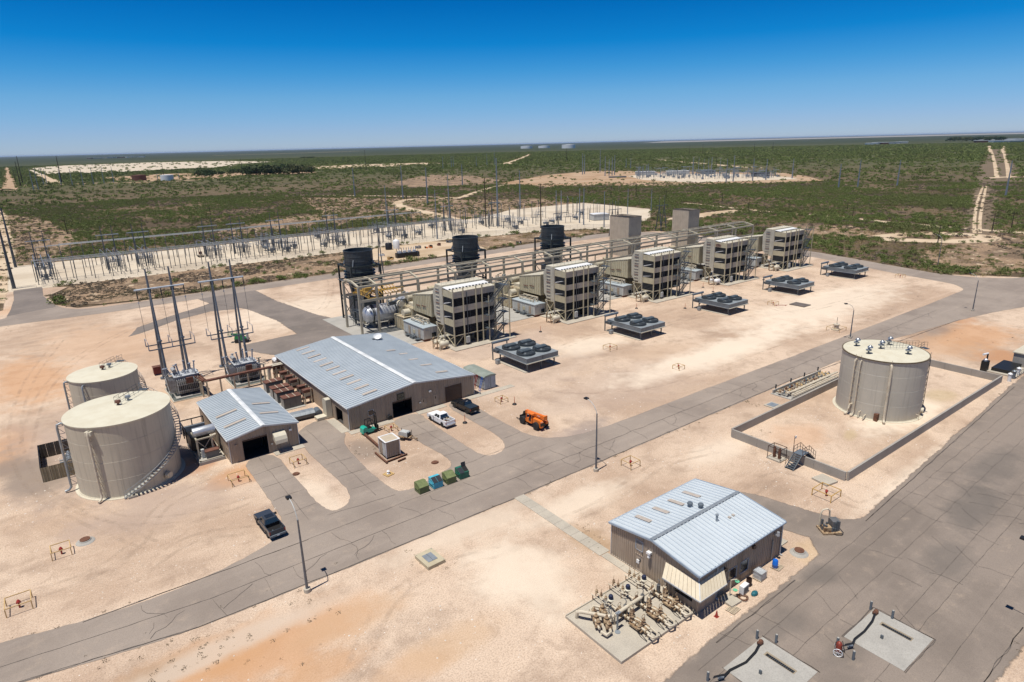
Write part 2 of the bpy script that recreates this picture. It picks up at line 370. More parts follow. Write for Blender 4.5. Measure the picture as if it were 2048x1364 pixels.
track('dirt_track', [(1366, 406), (1420, 411), (1466, 416), (1549, 424), (1666, 433), (1800, 446), (1966, 460), (2100, 468)], 5)
track('dirt_track', [(1340, 440), (1406, 430), (1440, 425), (1482, 421)], 12)
track('dirt_track', [(1949, 466), (1949, 440), (1953, 412), (1960, 388), (1966, 372)], 1.1, ft=.5)
track('dirt_track', [(1960, 466), (1960, 440), (1964, 412), (1969, 388), (1972, 372)], 1.1, ft=.5)
track('dirt_track', [(1942, 391), (2005, 392)], 4, ft=1)
track('dirt_track', [(1994, 356), (1990, 330), (1984, 305), (1980, 292)], 3, ft=1.5)
track('dirt_track', [(2018, 356), (2014, 330), (2008, 305), (2006, 292)], 3, ft=1.5)
track('dirt_track', [(1970, 356), (2050, 352)], 8)
track('clearing', [(1765, 474), (1850, 466), (1965, 472), (1960, 480), (1880, 482), (1770, 478)], 9)
sheet('clearing', px([(1540, 462), (1560, 448), (1700, 452), (1790, 470), (1700, 476), (1600, 474)]), -.10, VERGE, 5, step=15)
sheet('clearing', px([(1895, 478), (1990, 468), (2048, 480), (2048, 540), (1960, 545), (1850, 520)]), -.10, VERGE, 6, step=15)
track('dirt_track', [(600, 390), (700, 391), (830, 393), (920, 396)], 6)
track('dirt_track', [(920, 396), (960, 382), (1010, 370), (1090, 362)], 6)
track('dirt_track', [(920, 396), (830, 398), (795, 405), (810, 416), (850, 424), (900, 436), (960, 452)], 8)
sheet('clearing', px([(600, 395), (900, 400), (1100, 400), (1240, 425), (1100, 432), (960, 436), (860, 440), (760, 440), (640, 452), (470, 470), (430, 465), (560, 440), (640, 425)]), -.10, VERGE, 16, step=25)
sheet('clearing', px([(0, 430), (70, 435), (130, 455), (150, 480), (110, 520), (30, 535), (0, 540)]), -.10, VERGE, 8, step=20)
sheet('clearing', px([(0, 605), (22, 606), (28, 560), (20, 480), (8, 420), (-60, 430), (-100, 640)]), -.05, SAND, 3, step=20)
sheet('clearing', px([(790, 365), (860, 350), (940, 352), (1000, 362), (920, 372), (830, 374)]), -.10, VERGE, 12, step=25)
track('dirt_track', [(0, 378), (20, 377), (16, 350), (14, 335)], 14, RSAND, 5)
track('dirt_track', [(40, 372), (200, 366), (330, 364), (480, 352)], 10, RSAND, 5)
track('dirt_track', [(60, 340), (85, 352), (112, 366)], 16, SAND, 5)
sheet('quarry_ground', px([(60, 337), (130, 331), (300, 325), (450, 322), (560, 324), (470, 330), (440, 335), (300, 342), (160, 346), (95, 349)]), -.03, CAL, 60, step=120)
sheet('clearing', px([(560, 336), (700, 330), (840, 326), (880, 327), (760, 333), (640, 339), (570, 342)]), -.045, SAND, 45, step=90)
sheet('clearing', px([(200, 356), (330, 348), (480, 344), (600, 342), (620, 346), (480, 352), (300, 362)]), -.10, RSAND, 30, step=70)
sheet('clearing', px([(1010, 366), (1100, 350), (1190, 342), (1560, 346), (1600, 352), (1640, 362), (1600, 366), (1500, 366), (1400, 369), (1310, 373), (1200, 369), (1090, 374)]), -.04, RSAND, 12, step=40)
sheet('far_substation_pad', px([(1262, 352), (1300, 347), (1500, 349), (1570, 354), (1590, 358), (1480, 361), (1390, 365), (1290, 359)]), -.03, CAL, 8, step=40)
for L, w in (([(1010, 328), (1040, 318), (1060, 309)], 16), ([(1060, 309), (1020, 307)], 20), ([(1340, 310), (1480, 301), (1640, 293)], 14), ([(930, 313), (1010, 311), (1120, 310), (1240, 312)], 14),
             ([(430, 311), (600, 306), (720, 302)], 60), ([(1978, 304), (1977, 292)], 7), ([(2006, 306), (2008, 292)], 7), ([(1300, 318), (1440, 330), (1520, 336)], 10), ([(1340, 310), (1480, 301)], 10)):
    track('dirt_track', L, w, ft=w*.8, z=-.04)
b = NB('dark_mown_strip'); b.set(.95, 0, .1); b.pos(); b.col(b.mix(b.noise(.05, 5), (.20, .15, .10), (.13, .10, .07))); feather(b, nscale=.1)
sheet('pipeline_strip', px([(1962, 362), (1976, 300), (2006, 298), (2034, 362)]), -.14, b.m, 10, step=40)
sheet('pipeline_strip', px([(1930, 470), (1946, 390), (1958, 364), (1990, 364), (1990, 400), (1985, 470)]), -.14, b.m, 4, step=20)
# --- asphalt
def asph(name, col, col2, dust=.5, sharp=.16, blob=False):
    b = NB(name); b.set(.92, 0, .25); b.pos(); b.blobn = b.noise(.3, 6, .66)
    c = b.mix(b.ramp(b.noise(.09, 6, .6, dist=.4), .38, .66), col, col2)
    c = b.mix(b.math('MULTIPLY', b.ramp(b.noise(1, 5, .6, vec=b.pos((.035, .5, .1))), .48, .72), .4*dust), c, tuple(v*1.35 for v in col))
    c = b.mix(b.math('MULTIPLY', b.ramp(b.noise(.5, 6, .7), .52, .75), .55*dust), c, (.50, .39, .29))
    c = b.mix(b.math('MULTIPLY', b.ramp(b.noise(11, 4, .7), .4, .72), .4), c, tuple(v*.6 for v in col2))
    if blob: c = blobs(b, c, [(*G(x_, y_), rx, ry, tr, (.12, .107, .095), st) for x_, y_, rx, ry, tr, st in ((1950, 1010, 9, 3, .1, .6), (1900, 1120, 6, 2.6, .1, .5), (1560, 1250, 4, 2, 0, .45), (1640, 1150, 3, 1.6, 0, .5), (1990, 930, 9, 3, 0, .5), (1700, 1300, 4, 1.5, 0, .35), (1450, 1300, 5, 2, 0, .4), (1540, 1035, 5, 2, .2, .5), (1780, 1190, 1, .5, 0, -.6))])
    b.col(c); b.bump(b.noise(18, 3), .25, .02); feather(b, sharp=sharp); return b.m
ASP = asph('asphalt_pale', (.315, .262, .218), (.250, .206, .172), .55)
ASPL = asph('asphalt_yard', (.265, .218, .18), (.20, .165, .137), .5, blob=True)
ASP2 = asph('asphalt_dark', (.225, .19, .165), (.17, .145, .127), .35)
ASP3 = asph('asphalt_apron', (.31, .26, .22), (.24, .20, .17), .6, .2)
road = sheet('service_road', rounded([(-14, 64), (-9.6, 64.2), (0, 62.2), (6.2, 61.2), (20, 60.8), (45, 60.6), (85, 60.9), (109, 61), (150, 61.2), (184, 57), (200, 54), (214, 50), (226, 44), (256, 40), (262, 60), (249, 66), (243, 74), (241.5, 84), (246, 100), (251, 118), (255, 133), (258, 160), (260, 200), (257, 222), (246, 232), (232, 236.5), (190, 236), (171, 234.5), (108, 230.6), (60, 231.2), (33, 229.4), (14, 229), (8, 231.5), (4.4, 237), (2.6, 246), (.6, 262), (1, 282), (-7, 281.4), (-7, 262), (-8, 244), (-9, 232), (-30, 233), (-60, 232), (-60, 223), (-10, 222.5), (16, 220), (30, 220.5),
      (60, 221), (87, 222), (122, 223.5), (172, 225.5), (210, 227), (226, 226), (240, 221), (247, 212), (249, 190), (248, 160), (243.5, 127), (238, 110), (233, 94), (229.5, 80), (228, 74), (222, 69), (201, 68.6), (128, 68.4), (94, 68.6), (70, 68.6), (64, 69.3), (60.5, 71), (58.2, 74), (58, 82), (58.4, 94), (54.8, 94), (54.6, 76), (53, 73), (50.5, 72), (48.6, 73), (48.3, 76), (48.6, 90), (49.2, 94.2), (44.6, 94.2), (43.6, 91.5), (43.8, 82), (44.4, 76), (43.6, 73.2), (39, 72), (35, 71), (33.2, 72.5),
      (32.9, 78), (33.6, 91), (36, 95), (36, 101.5), (33, 102.5), (28.8, 99), (28.6, 93), (28.8, 80), (28.6, 75.5), (27, 73), (25, 72.6), (24, 74), (23.8, 78), (24, 95), (19.6, 95), (19.4, 80), (19.1, 74), (17, 71), (10, 69), (3, 68.6), (-4, 69.5), (-10, 71), (-20, 74)], 3.), .012, ASP, .35, step=4, jit=.18)
sheet('loading_road', [(140, 33), (74.9, 29.2), (72.6, 31), (71.3, 34), (69.6, 41), (66.6, 45.5), (61.2, 47.5), (60.9, 44), (64.2, 40), (65.6, 36), (67, 31.5), (64.4, 28.6), (58, 28.4), (52, 28.4), (44, 28.2), (38, 27.8), (30, 27), (20, 26), (10, 22), (10, 5), (40, 8), (57.7, 11.2), (68.2, 11.3), (84, 12), (180, 20), (220, 36)], .012, ASPL, 1.1, step=4, jit=.3)
sheet('back_driveway', [(40.2, 224), (57, 224), (57.4, 200), (60.5, 175), (64.5, 160), (66.5, 148), (66, 137), (45, 137), (36.9, 152.8), (37.3, 157.4), (50.8, 158.2), (51.5, 175), (49, 195), (42, 212)], .008, ASP2, 1.6)
sheet('back_driveway', px([(260, 672), (290, 662), (350, 640), (420, 622), (470, 618), (440, 600), (410, 612), (340, 634), (280, 655)]), .006, ASP2, 1.4)
sheet('gate_apron', [(-7, 281), (1, 282), (.6, 262), (2.6, 246), (3, 240), (-9, 236), (-8, 244), (-7, 262)], .020, ASP2, .3)

# --- concrete
def conc(name, col): return M(name, col, tuple(v*.85 for v in col), .35, .9, bump=.15, fine=.35)
CON = conc('concrete', (.47, .42, .34)); CON2 = conc('concrete_grey', (.40, .38, .34)); CONW = conc('concrete_wall', (.36, .33, .29))
def slab(name, x0, y0, x1, y1, h=.12, mat=None, jx=None, jy=None, label=None, parent=None, z0=-.02):
    "concrete slab cast in separate bays"
    xs = [x0]+(jx or [])+[x1]; ys = [y0]+(jy or [])+[y1]; g = .012
    root = parent
    if root is None:
        root = bpy.data.objects.new(name, None); C.objects.link(root); root['kind'] = 'structure'
    for i in range(len(xs)-1):
        for j in range(len(ys)-1):
            MB().box(xs[i]+g, ys[j]+g, z0, xs[i+1]-g, ys[j+1]-g, h).build('concrete_bay', mat or CON, root)
    return root
for k in range(5):
    X = 74.5+34.2*k
    slab('unit_foundation', X-1.5, 119.3, X+16, 131, .18, CON, [X+4, X+9.5], [125])
    slab('unit_foundation', X-14, 131.1, X+16, 168, .10, CON2, [X-8, X, X+8], [140, 149, 158])
for k in range(4): slab('unit_foundation', 92+34.2*k, 131.1, 94.2+34.2*k, 168, .06, CON2, None, [140, 149, 158])
slab('foundation_apron', 36.2, 93.2, 44.2, 94.6, .06, CON, [39, 41.6]); slab('foundation_apron', 48.9, 93.2, 54.6, 94.6, .06, CON, [51.7]); slab('foundation_apron', 59.3, 93.2, 70, 94.6, .06, CON, [62.5, 66])
slab('foundation_apron', 35.2, 94.7, 36.7, 101.4, .06, CON, None, [98]); slab('foundation_apron', 24.1, 93.6, 28.7, 95.2, .08, CON, [26.4])
slab('sidewalk', 45.0, 39.7, 46.0, 44.4, .07, CON, None, [41.6]); slab('sidewalk', 44.9, 44.5, 46.5, 60.55, .06, CON, None, [46.4+1.55*i for i in range(9)])
def hz(x_, dy): # ground point just below the horizon line
    lo = 200.; hi = 400.
    for _ in range(40):
        m = (lo+hi)/2; d = _f+(x_-1024)/FPX*_r2-(m-682)/FPX*_u2
        if d.z > 0: lo = m
        else: hi = m
    return G(x_, lo+dy)
b = NB('pale_dunes'); b.set(.95, 0, .1); b.pos(); b.col((.30, .28, .25)); feather(b, sharp=.1, nscale=.0013)
sheet('dune_ground', [hz(x_, 4.6) for x_ in range(1330, 2200, 60)]+[hz(x_, 2.4) for x_ in range(2190, 1320, -60)], -.05, b.m, 900, step=600)
b = NB('tyre_track_dust'); b.set(.95, 0, .1); b.pos(); b.col(b.mix(b.noise(.6, 4), (.33, .255, .195), (.42, .33, .25)))
at = b.n('ShaderNodeAttribute'); at.attribute_name = 'edge'; b.l(b.math('MULTIPLY', b.math('MULTIPLY', at.outputs['Fac'], b.ramp(b.noise(.35, 5, .7), .4, .65)), .19), b.b.inputs['Alpha']); TT = b.m
def tyres(pts, sep=1.7, w=.34):
    c = [Vector(p) for p in catm(px(pts), 6, False)]
    for s_ in (-sep/2, sep/2):
        q = []
        for i, p in enumerate(c): d = (c[min(i+1, len(c)-1)]-c[max(0, i-1)]).normalized(); q.append(tuple(p+Vector((-d.y, d.x))*s_))
        sheet('tyre_tracks', strip(q, w, 1), -.016, TT, .22, keep=False, step=4)
for L in ([(1180, 745), (1150, 760), (1100, 790), (1040, 800), (960, 830)], [(1160, 640), (1190, 690), (1180, 740), (1120, 780)], [(1230, 720), (1330, 760), (1430, 740), (1560, 690), (1700, 640)], [(1060, 780), (1160, 790), (1300, 780), (1420, 745), (1600, 680)], [(120, 680), (60, 760), (30, 860), (60, 960), (160, 1030), (300, 1090)], [(300, 640), (180, 700), (90, 780), (50, 900)],
          [(500, 1000), (400, 1030), (250, 1040), (120, 1000)], [(1080, 1060), (1200, 1010), (1320, 930), (1430, 900)], [(1500, 985), (1560, 950), (1660, 985), (1740, 1010), (1840, 940), (1960, 840)], [(700, 1364), (780, 1200), (900, 1130), (1010, 1100)], [(1430, 560), (1560, 620), (1700, 600), (1850, 560)], [(560, 600), (640, 620), (660, 560), (610, 545)], [(260, 1160), (380, 1080), (500, 1060)], [(430, 960), (330, 1010), (270, 1090), (180, 1150), (60, 1190)], [(1000, 690), (1100, 700), (1190, 670), (1330, 650), (1500, 600)]): tyres(L)
# --- cracks and seams in the asphalt: thin sunk lines
CRK = M('crack_filler', (.115, .095, .08), fine=0)
def crack(mb, a, b_, w=.035, wob=.5, seed=0, z=.046):
    a = Vector(a); b_ = Vector(b_); L = (b_-a).length; k = max(2, int(L/.8)); d = (b_-a).normalized(); nn = Vector((-d.y, d.x)); P = []
    for i in range(k+1):
        t = i/k; q = a.lerp(b_, t)+nn*(noise.noise(Vector((q_s(a, i), seed*3.1, 0)))*wob*min(1, 4*t, 4*(1-t)+.3)); P.append(q)
    for i in range(k):
        ww = w*(.5+rnd.random()*.8)/2; e = (P[i+1]-P[i]).normalized(); m = Vector((-e.y, e.x))*ww
        mb.quad((*(P[i]-m), z), (*(P[i+1]-m), z), (*(P[i+1]+m), z), (*(P[i]+m), z))
def q_s(a, i): return a.x*.37+a.y*.91+i*.33
mb = MB()
crack(mb, (-10, 67.2), (8, 64.9), .07, .2); crack(mb, (8, 64.9), (190, 64.6), .07, .25)
crack(mb, (44, 72.7), (58, 73.4), .05, .3); crack(mb, (24, 72.5), (33, 71.5), .05, .4); crack(mb, (20, 68.9), (60, 69.2), .04, .3)
x = -6
while x < 190:
    x += 3.6+rnd.random()*4.5; y0 = 61.2 if x > 6 else 63.2
    if rnd.random() < .85: crack(mb, (x, y0), (x-.6+rnd.random()*1.2, 64.7), .04, .9, x)
    if rnd.random() < .85: crack(mb, (x+rnd.random()*2.4, 64.7), (x+rnd.random()*2-.5, 68.4), .04, .9, x+5)
    if rnd.random() < .3: crack(mb, (x, 62.4), (x+3.5, 64.6), .05, 1.2, x+9)
for yy, xx in ((16.5, 30), (19, 60), (22.3, 20), (25.2, 18), (13.6, 45), (27.2, 40)): crack(mb, (xx, yy), (175, yy+4.), .04, .15, yy)
x = 16
while x < 170:
    x += 3+rnd.random()*4
    for yy in (13.5, 16.5, 19, 22.3, 25.2):
        if rnd.random() < .62: crack(mb, (x+rnd.random()*3, yy+x*.012), (x+rnd.random()*3, yy+3+x*.012), .035, .7, x+yy)
for xx in (29, 33.4, 41.6, 45.7, 54.9, 58.2):
    pass
for yy in (76, 80.5, 85, 89.5): crack(mb, (19.5, yy), (23.8, yy+.3), .05, .3, yy); crack(mb, (28.9, yy+.7), (33, yy+.5), .05, .3, yy+1); crack(mb, (44, yy+1), (48.2, yy+.6), .05, .3, yy+2); crack(mb, (54.7, yy), (58, yy+.3), .05, .3, yy+3)
crack(mb, (30.9, 73), (31.2, 100), .05, .2); crack(mb, (21.6, 73), (21.8, 95), .05, .2); crack(mb, (46.2, 74), (46.5, 93), .05, .2)
for a, c in (((20, 60.75), (45, 60.55)), ((-9, 64.0), (6, 61.2)), ((6, 61.2), (20, 60.75)), ((46.6, 60.6), (85, 60.9)), ((85, 60.9), (112, 61.05)), ((112, 61.05), (184, 57.2)), ((74.9, 29.2), (140, 33)), ((20, 68.75), (-3, 69.3)), ((60, 231.0), (110, 230.5)), ((58, 28.5), (44, 28.2)), ((68.2, 11.4), (57.7, 11.3)), ((41.9, 20.5), (41.9, 26.1)), ((53.8, 15.9), (60.1, 15.9)), ((60.1, 15.9), (60.1, 21.4)), ((48.1, 20.5), (48.1, 26.1)), ((53.8, 21.4), (60.1, 21.4))):
    for k in range(2): crack(mb, (a[0], a[1]+rnd.uniform(-.08, .08)), (c[0], c[1]+rnd.uniform(-.05, .05)), .07, .22, k)
o = mb.build('pavement_cracks', CRK); o['kind'] = 'stuff'; tag(o, 'thin dark cracks and seams running across the grey asphalt roads', 'cracks')
# dark dirt lines along road edges
# ================================================================ MATERIALS FOR THE PLANT
WALLT = M('tan_steel_wall', (.36, .285, .215), (.32, .25, .185), .5, .55, streak=.45)
WALLC = M('tan_steel_wall_light', (.36, .29, .225), (.32, .25, .19), .5, .55, streak=.35)
ROOFG = M('galvanised_roof', (.44, .485, .515), (.40, .445, .475), .25, .5, .1, fine=.05)
ROOFB = M('galvanised_roof_new', (.54, .59, .62), (.50, .55, .58), .25, .5, .1, fine=.05)
RIDGE = M('white_ridge_cap', (.72, .74, .74), rough=.5); SKYL = M('aged_skylight', (.47, .415, .36), (.42, .36, .30), 1.5, .5)
TRIM = M('pale_trim', (.55, .56, .56), rough=.5); DOORT = M('tan_door', (.40, .32, .245), rough=.5); BROWN = M('brown_shutter', (.055, .028, .022), rough=.5)
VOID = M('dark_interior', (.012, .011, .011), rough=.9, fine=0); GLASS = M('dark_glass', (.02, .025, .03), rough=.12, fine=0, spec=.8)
CREAM = M('cream_tank_paint', (.60, .55, .43), (.53, .48, .37), .25, .6, streak=.25); TANKS = M('tank_shell_paint', (.54, .485, .375), (.475, .425, .33), .2, .55, streak=.5, rust=None)
TANKR = M('tank_roof_paint', (.63, .59, .46), (.58, .53, .40), .6, .65); TANK3 = M('grey_tank_paint', (.52, .485, .405), (.46, .43, .36), .18, .5, streak=.35)
BEIGE = M('beige_paint', (.52, .47, .33), (.46, .41, .28), .7, .55, streak=.35); BEIGEG = M('weathered_beige', (.46, .42, .34), (.40, .36, .29), .7, .6, streak=.45)
BEIGER = M('beige_rusty', (.48, .42, .29), (.40, .34, .23), .8, .65, rust=(.25, .11, .05), rustamt=.54)
GREYP = M('grey_cabin_paint', (.50, .51, .49), (.44, .45, .43), .8, .55, streak=.3); GALV = M('galvanised_steel', (.33, .36, .38), (.26, .29, .31), 1.2, .45, .35)
DKGALV = M('dark_galvanised', (.12, .14, .155), (.085, .10, .115), 1, .5, .3); STEELB = M('blue_grey_steel', (.17, .20, .225), (.13, .155, .18), .7, .45, .2, streak=.3)
FAN = M('dark_fan_guard', (.05, .062, .07), (.035, .045, .052), 2, .5, .2); BLACKS = M('charcoal_stack', (.040, .050, .058), (.028, .036, .042), .5, .5, streak=.3)
BLKFR = M('dark_green_frame', (.022, .034, .036), (.016, .024, .026), 1, .5); GANT = M('gantry_paint', (.50, .45, .34), (.42, .375, .28), .6, .6, rust=(.2, .1, .05), rustamt=.66)
ALU = M('bright_aluminium', (.58, .60, .63), (.48, .50, .53), 1.5, .42, .55); WHITE = M('white_paint', (.78, .78, .77), (.72, .72, .71), 1, .4)
PIPEW = M('cream_pipe', (.60, .53, .41), (.50, .43, .32), 1.5, .5, rust=(.3, .16, .08), rustamt=.60); PIPER = M('rusty_cream_pipe', (.42, .31, .19), (.24, .15, .08), 3, .7, rust=(.10, .05, .025), rustamt=.50)
RUSTY = M('rusted_steel', (.16, .07, .038), (.10, .042, .024), 2.5, .85); RUSTT = M('rusted_top', (.17, .07, .045), (.10, .045, .03), 1.6, .8, rust=(.28, .22, .18), rustamt=.66)
YEL = M('safety_yellow', (.58, .36, .08), (.50, .30, .07), 3, .5); YELF = M('faded_yellow', (.62, .42, .18), (.52, .35, .14), 3, .55); RED = M('red_paint', (.34, .03, .02), (.25, .025, .018), 3, .5)
ORANGE = M('orange_paint', (.78, .20, .025), (.68, .16, .02), 1.5, .4); TEAL = M('teal_paint', (.02, .42, .30), (.018, .36, .26), 2, .35); BLK = M('black_paint', (.014, .014, .015), rough=.5, fine=0)
TYRE = M('tyre_rubber', (.02, .02, .021), rough=.85, fine=0); DGREEN = M('dumpster_green', (.016, .15, .10), (.012, .11, .075), 2, .5); OLIVE = M('dumpster_olive', (.17, .20, .075), (.12, .15, .055), 2, .6, rust=RUST, rustamt=.64)
CYAN = M('dumpster_cyan', (.10, .50, .62), (.07, .38, .5), 2, .5); LIDB = M('black_plastic_lid', (.022, .026, .034), rough=.5); BLUE = M('blue_plastic', (.01, .13, .55), rough=.4, fine=0)
GREYX = M('transformer_grey', (.36, .365, .37), (.24, .235, .23), 1.3, .6, rust=(.16, .12, .09), rustamt=.58); PORC = M('porcelain_grey', (.28, .31, .36), rough=.3, fine=0)
WOODP = M('pallet_wood', (.55, .45, .32), (.42, .34, .24), 4, .8); POLEW = M('creosote_pole', (.055, .035, .025), (.035, .024, .018), 2, .9); SIDEG = M('bin_side_dark', (.14, .14, .14))
INTAKE = M('louver_black', (.018, .019, .021), (.03, .032, .034), 2, .6, fine=0)
# ================================================================ STEEL BUILDINGS
def corr(x0, x1, zb, zt0, zt1, depth=.06, pitch=.3):
    "ribbed sheet in the xz plane facing -y; top edge runs from zt0 to zt1"
    mb = MB(); n = max(1, round((x1-x0)/pitch)); P = []
    for i in range(n):
        a = x0+(x1-x0)*i/n; w = (x1-x0)/n
        P += [(a, 0), (a+w*.55, 0), (a+w*.68, -depth), (a+w*.87, -depth)]
    P.append((x1, 0)); T = lambda x: zt0+(zt1-zt0)*(x-x0)/(x1-x0)
    for (a, ya), (b_, yb) in zip(P, P[1:]): mb.quad((a, ya, zb), (b_, yb, zb), (b_, yb, T(b_)), (a, ya, T(a)))
    return mb
def shed(name, label, x0, y0, x1, y1, eave, ridge, wall, roof, ax, openings, pw=1.0, cap=.55, trim=TRIM, capm=None, sky=(), skym=None, group=None, ribs=4, rw=.75):
    """gabled steel shed. ax='y': ridge runs along y. openings: {side: [(a, b, z0, z1, kind)]}, side in 'S','N','W','E', a/b measured along the wall in world units"""
    t = thing(name, label, 'building', (0, 0, 0), 0, group)
    xm, ym = (x0+x1)/2, (y0+y1)/2
    def top(side, p):
        if ax == 'y' and side in 'SN': return eave+(ridge-eave)*(1-abs(p-xm)/((x1-x0)/2))
        if ax == 'x' and side in 'WE': return eave+(ridge-eave)*(1-abs(p-ym)/((y1-y0)/2))
        return eave
    for side in 'SWNE':
        a0, a1 = (x0, x1) if side in 'SN' else (y0, y1)
        ops = openings.get(side, []); cuts = {a0, a1, (a0+a1)/2}
        for o in ops: cuts |= {o[0], o[1]}
        cuts = sorted(cuts); panels = []
        for c0, c1 in zip(cuts, cuts[1:]):
            k = max(1, round((c1-c0)/pw))
            panels += [(c0+(c1-c0)*i/k, c0+(c1-c0)*(i+1)/k) for i in range(k)]
        for p0, p1 in panels:
            pm = (p0+p1)/2; spans = []; zc = 0.0
            for o in sorted(ops, key=lambda q: q[2]):
                if o[0]-.01 < pm < o[1]+.01:
                    if o[2] > zc+.05: spans.append((zc, o[2]))
                    zc = o[3]
            spans.append((zc, None))
            for z0, z1 in spans:
                mb = corr(0, p1-p0, z0, top(side, p0)-.04 if z1 is None else z1, top(side, p1)-.04 if z1 is None else z1, pitch=(p1-p0)/max(2, ribs))
                o = mb.build('wall_panel', wall, t)
                if side == 'S': o.location = (p0, y0, 0)
                elif side == 'N': o.location = (p0, y1, 0); o.scale = (1, -1, 1)
                elif side == 'W': o.location = (x0, p0, 0); o.rotation_euler.z = PI/2; o.scale = (1, -1, 1)
                else: o.location = (x1, p0, 0); o.rotation_euler.z = PI/2
        for o in ops:
            a, b_, z0, z1, kind = o
            def place(mb, nm, m, par=t, lab=None):
                q = mb.build(nm, m, par)
                if side == 'S': q.location = (0, y0, 0)
                elif side == 'N': q.location = (0, y1, 0); q.scale = (1, -1, 1)
                elif side == 'W': q.location = (x0, 0, 0); q.rotation_euler.z = PI/2; q.scale = (1, -1, 1)
                else: q.location = (x1, 0, 0); q.rotation_euler.z = PI/2
                if lab: q['label'] = lab
                return q
            w = .09; fr = MB().box(a-w, -.06, z0, a, .1, z1+w).box(b_, -.06, z0, b_+w, .1, z1+w).box(a, -.06, z1, b_, .1, z1+w)
            if z0 > .1: fr.box(a, -.06, z0-w, b_, .1, z0)
            place(fr, 'door_frame' if z0 < .1 else 'window_frame', DOORT if z0 < .1 else trim)
            if kind == 'open':
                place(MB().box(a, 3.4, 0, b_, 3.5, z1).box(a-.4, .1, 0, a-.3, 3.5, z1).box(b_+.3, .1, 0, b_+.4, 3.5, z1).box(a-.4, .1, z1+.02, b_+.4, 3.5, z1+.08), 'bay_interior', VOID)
                place(MB().box(a-.3, .12, .015, b_+.3, 3.4, .03), 'bay_floor', M('shade_tinted_floor', (.06, .055, .05))); place(MB().box(a, .12, z1-.35, b_, .42, z1), 'rolled_shutter', BROWN)  # floor colour darkened to stand in for shade inside the bay
            elif kind == 'shut':
                mb = MB()
                for i in range(int(z1/.28)): mb.box(a, -.005, i*.28+.01, b_, .07, i*.28+.26)
                mb.box(a, .04, 0, b_, .09, z1); place(mb, 'roll_shutter', BROWN)
            elif kind == 'door':
                q = place(MB().box(a, .0, z0+.02, b_, .06, z1), 'door', DOORT); h = place(MB().box(b_-.2, -.07, 1.0, b_-.1, 0, 1.08), 'handle', GALV); v = place(MB().box(a+.3, -.012, 1.35, a+.5, 0, 1.8), 'pane', GLASS)
            elif kind == 'win': place(MB().box(a, .0, z0, b_, .04, z1), 'pane', GLASS)
            elif kind == 'vent':
                mb = MB(); k = int((z1-z0)/.18)
                for i in range(k): mb.add([(a, -.05, z0+i*.18), (b_, -.05, z0+i*.18), (b_, .06, z0+i*.18+.16), (a, .06, z0+i*.18+.16)], [(0, 1, 2, 3)])
                mb.box(a, .08, z0, b_, .1, z1); place(mb, 'louver', DOORT)
    # roof panels with standing ribs
    ov = .28; L0, L1 = ((y0, y1) if ax == 'y' else (x0, x1)); L0 -= ov; L1 += ov
    half = ((x1-x0) if ax == 'y' else (y1-y0))/2; sl = math.hypot(half, ridge-eave); ang = math.atan2(ridge-eave, half); over = .18
    k = round((L1-L0)/rw); w = (L1-L0)/k; run = sl+over
    mb = MB(); rb = 1
    for i in range(rb):
        a = w*i/rb; q = w/rb; P = [(a, .0), (a+.02, .0), (a+.05, .11), (a+.13, .11), (a+.17, 0), (a+q, 0)]
        for (u0, h0), (u1, h1) in zip(P, P[1:]): mb.quad((u0, 0, h0), (u1, 0, h1), (u1, run, h1), (u0, run, h0))
    pm = mb.mesh('roof_panel', roof)
    for s in (0, 1):
        for i in range(k):
            o = bpy.data.objects.new('roof_panel', pm); C.objects.link(o); o.parent = t
            u = L0+w*i; e = rnd.uniform(-.002, .002)
            ex, ey, ez = -over*math.cos(ang), 0, eave-over*math.sin(ang)+.03+e
            if ax == 'y':   # local x -> world y, local y -> up slope towards ridge
                if s == 0: Mx = Matrix(((0, math.cos(ang), -math.sin(ang), x0+ex), (1, 0, 0, u), (0, math.sin(ang), math.cos(ang), ez), (0, 0, 0, 1)))
                else: Mx = Matrix(((0, -math.cos(ang), math.sin(ang), x1-ex), (1, 0, 0, u), (0, math.sin(ang), math.cos(ang), ez), (0, 0, 0, 1)))
            else:
                if s == 0: Mx = Matrix(((1, 0, 0, u), (0, math.cos(ang), -math.sin(ang), y0+ex), (0, math.sin(ang), math.cos(ang), ez), (0, 0, 0, 1)))
                else: Mx = Matrix(((1, 0, 0, u), (0, -math.cos(ang), math.sin(ang), y1-ex), (0, math.sin(ang), math.cos(ang), ez), (0, 0, 0, 1)))
            o.matrix_world = Mx
    def rp(u, d, s, h=0):
        "point on the roof: u along ridge, d metres down from the ridge, side s"
        hz = d*math.cos(ang); z = ridge-d*math.sin(ang)+.03+h
        if ax == 'y': return ((xm-hz) if s == 0 else (xm+hz), u, z)
        return (u, (ym-hz) if s == 0 else (ym+hz), z)
    for u, d0, d1, s, wd in sky:
        mb = MB(); n = 3
        for i in range(n):
            a = u+wd*i/n; mb.quad(rp(a, d0, s, .118), rp(a+wd/n, d0, s, .118), rp(a+wd/n, d1, s, .118), rp(a, d1, s, .118))
        mb.build('skylight_panel', skym or SKYL, t)
    mb = MB(); cc = cap
    for s in (0, 1): mb.quad(rp(L0, 0, s, .16), rp(L1, 0, s, .16), rp(L1, cc, s, .13), rp(L0, cc, s, .13))
    mb.build('ridge_cap', capm or RIDGE, t)
    mb = MB()
    for u in (L0-.03, L1+.03):
        for s in (0, 1): mb.beam(rp(u, 0, s, -.03), rp(u, sl+over, s, -.03), .07, .22)
    mb.build('gable_trim', trim, t)
    mb = MB()
    for s in (0, 1): a = rp(L0, sl+over+.07, s, -.04); b_ = rp(L1, sl+over+.07, s, -.04); mb.beam(a, b_, .13, .13)
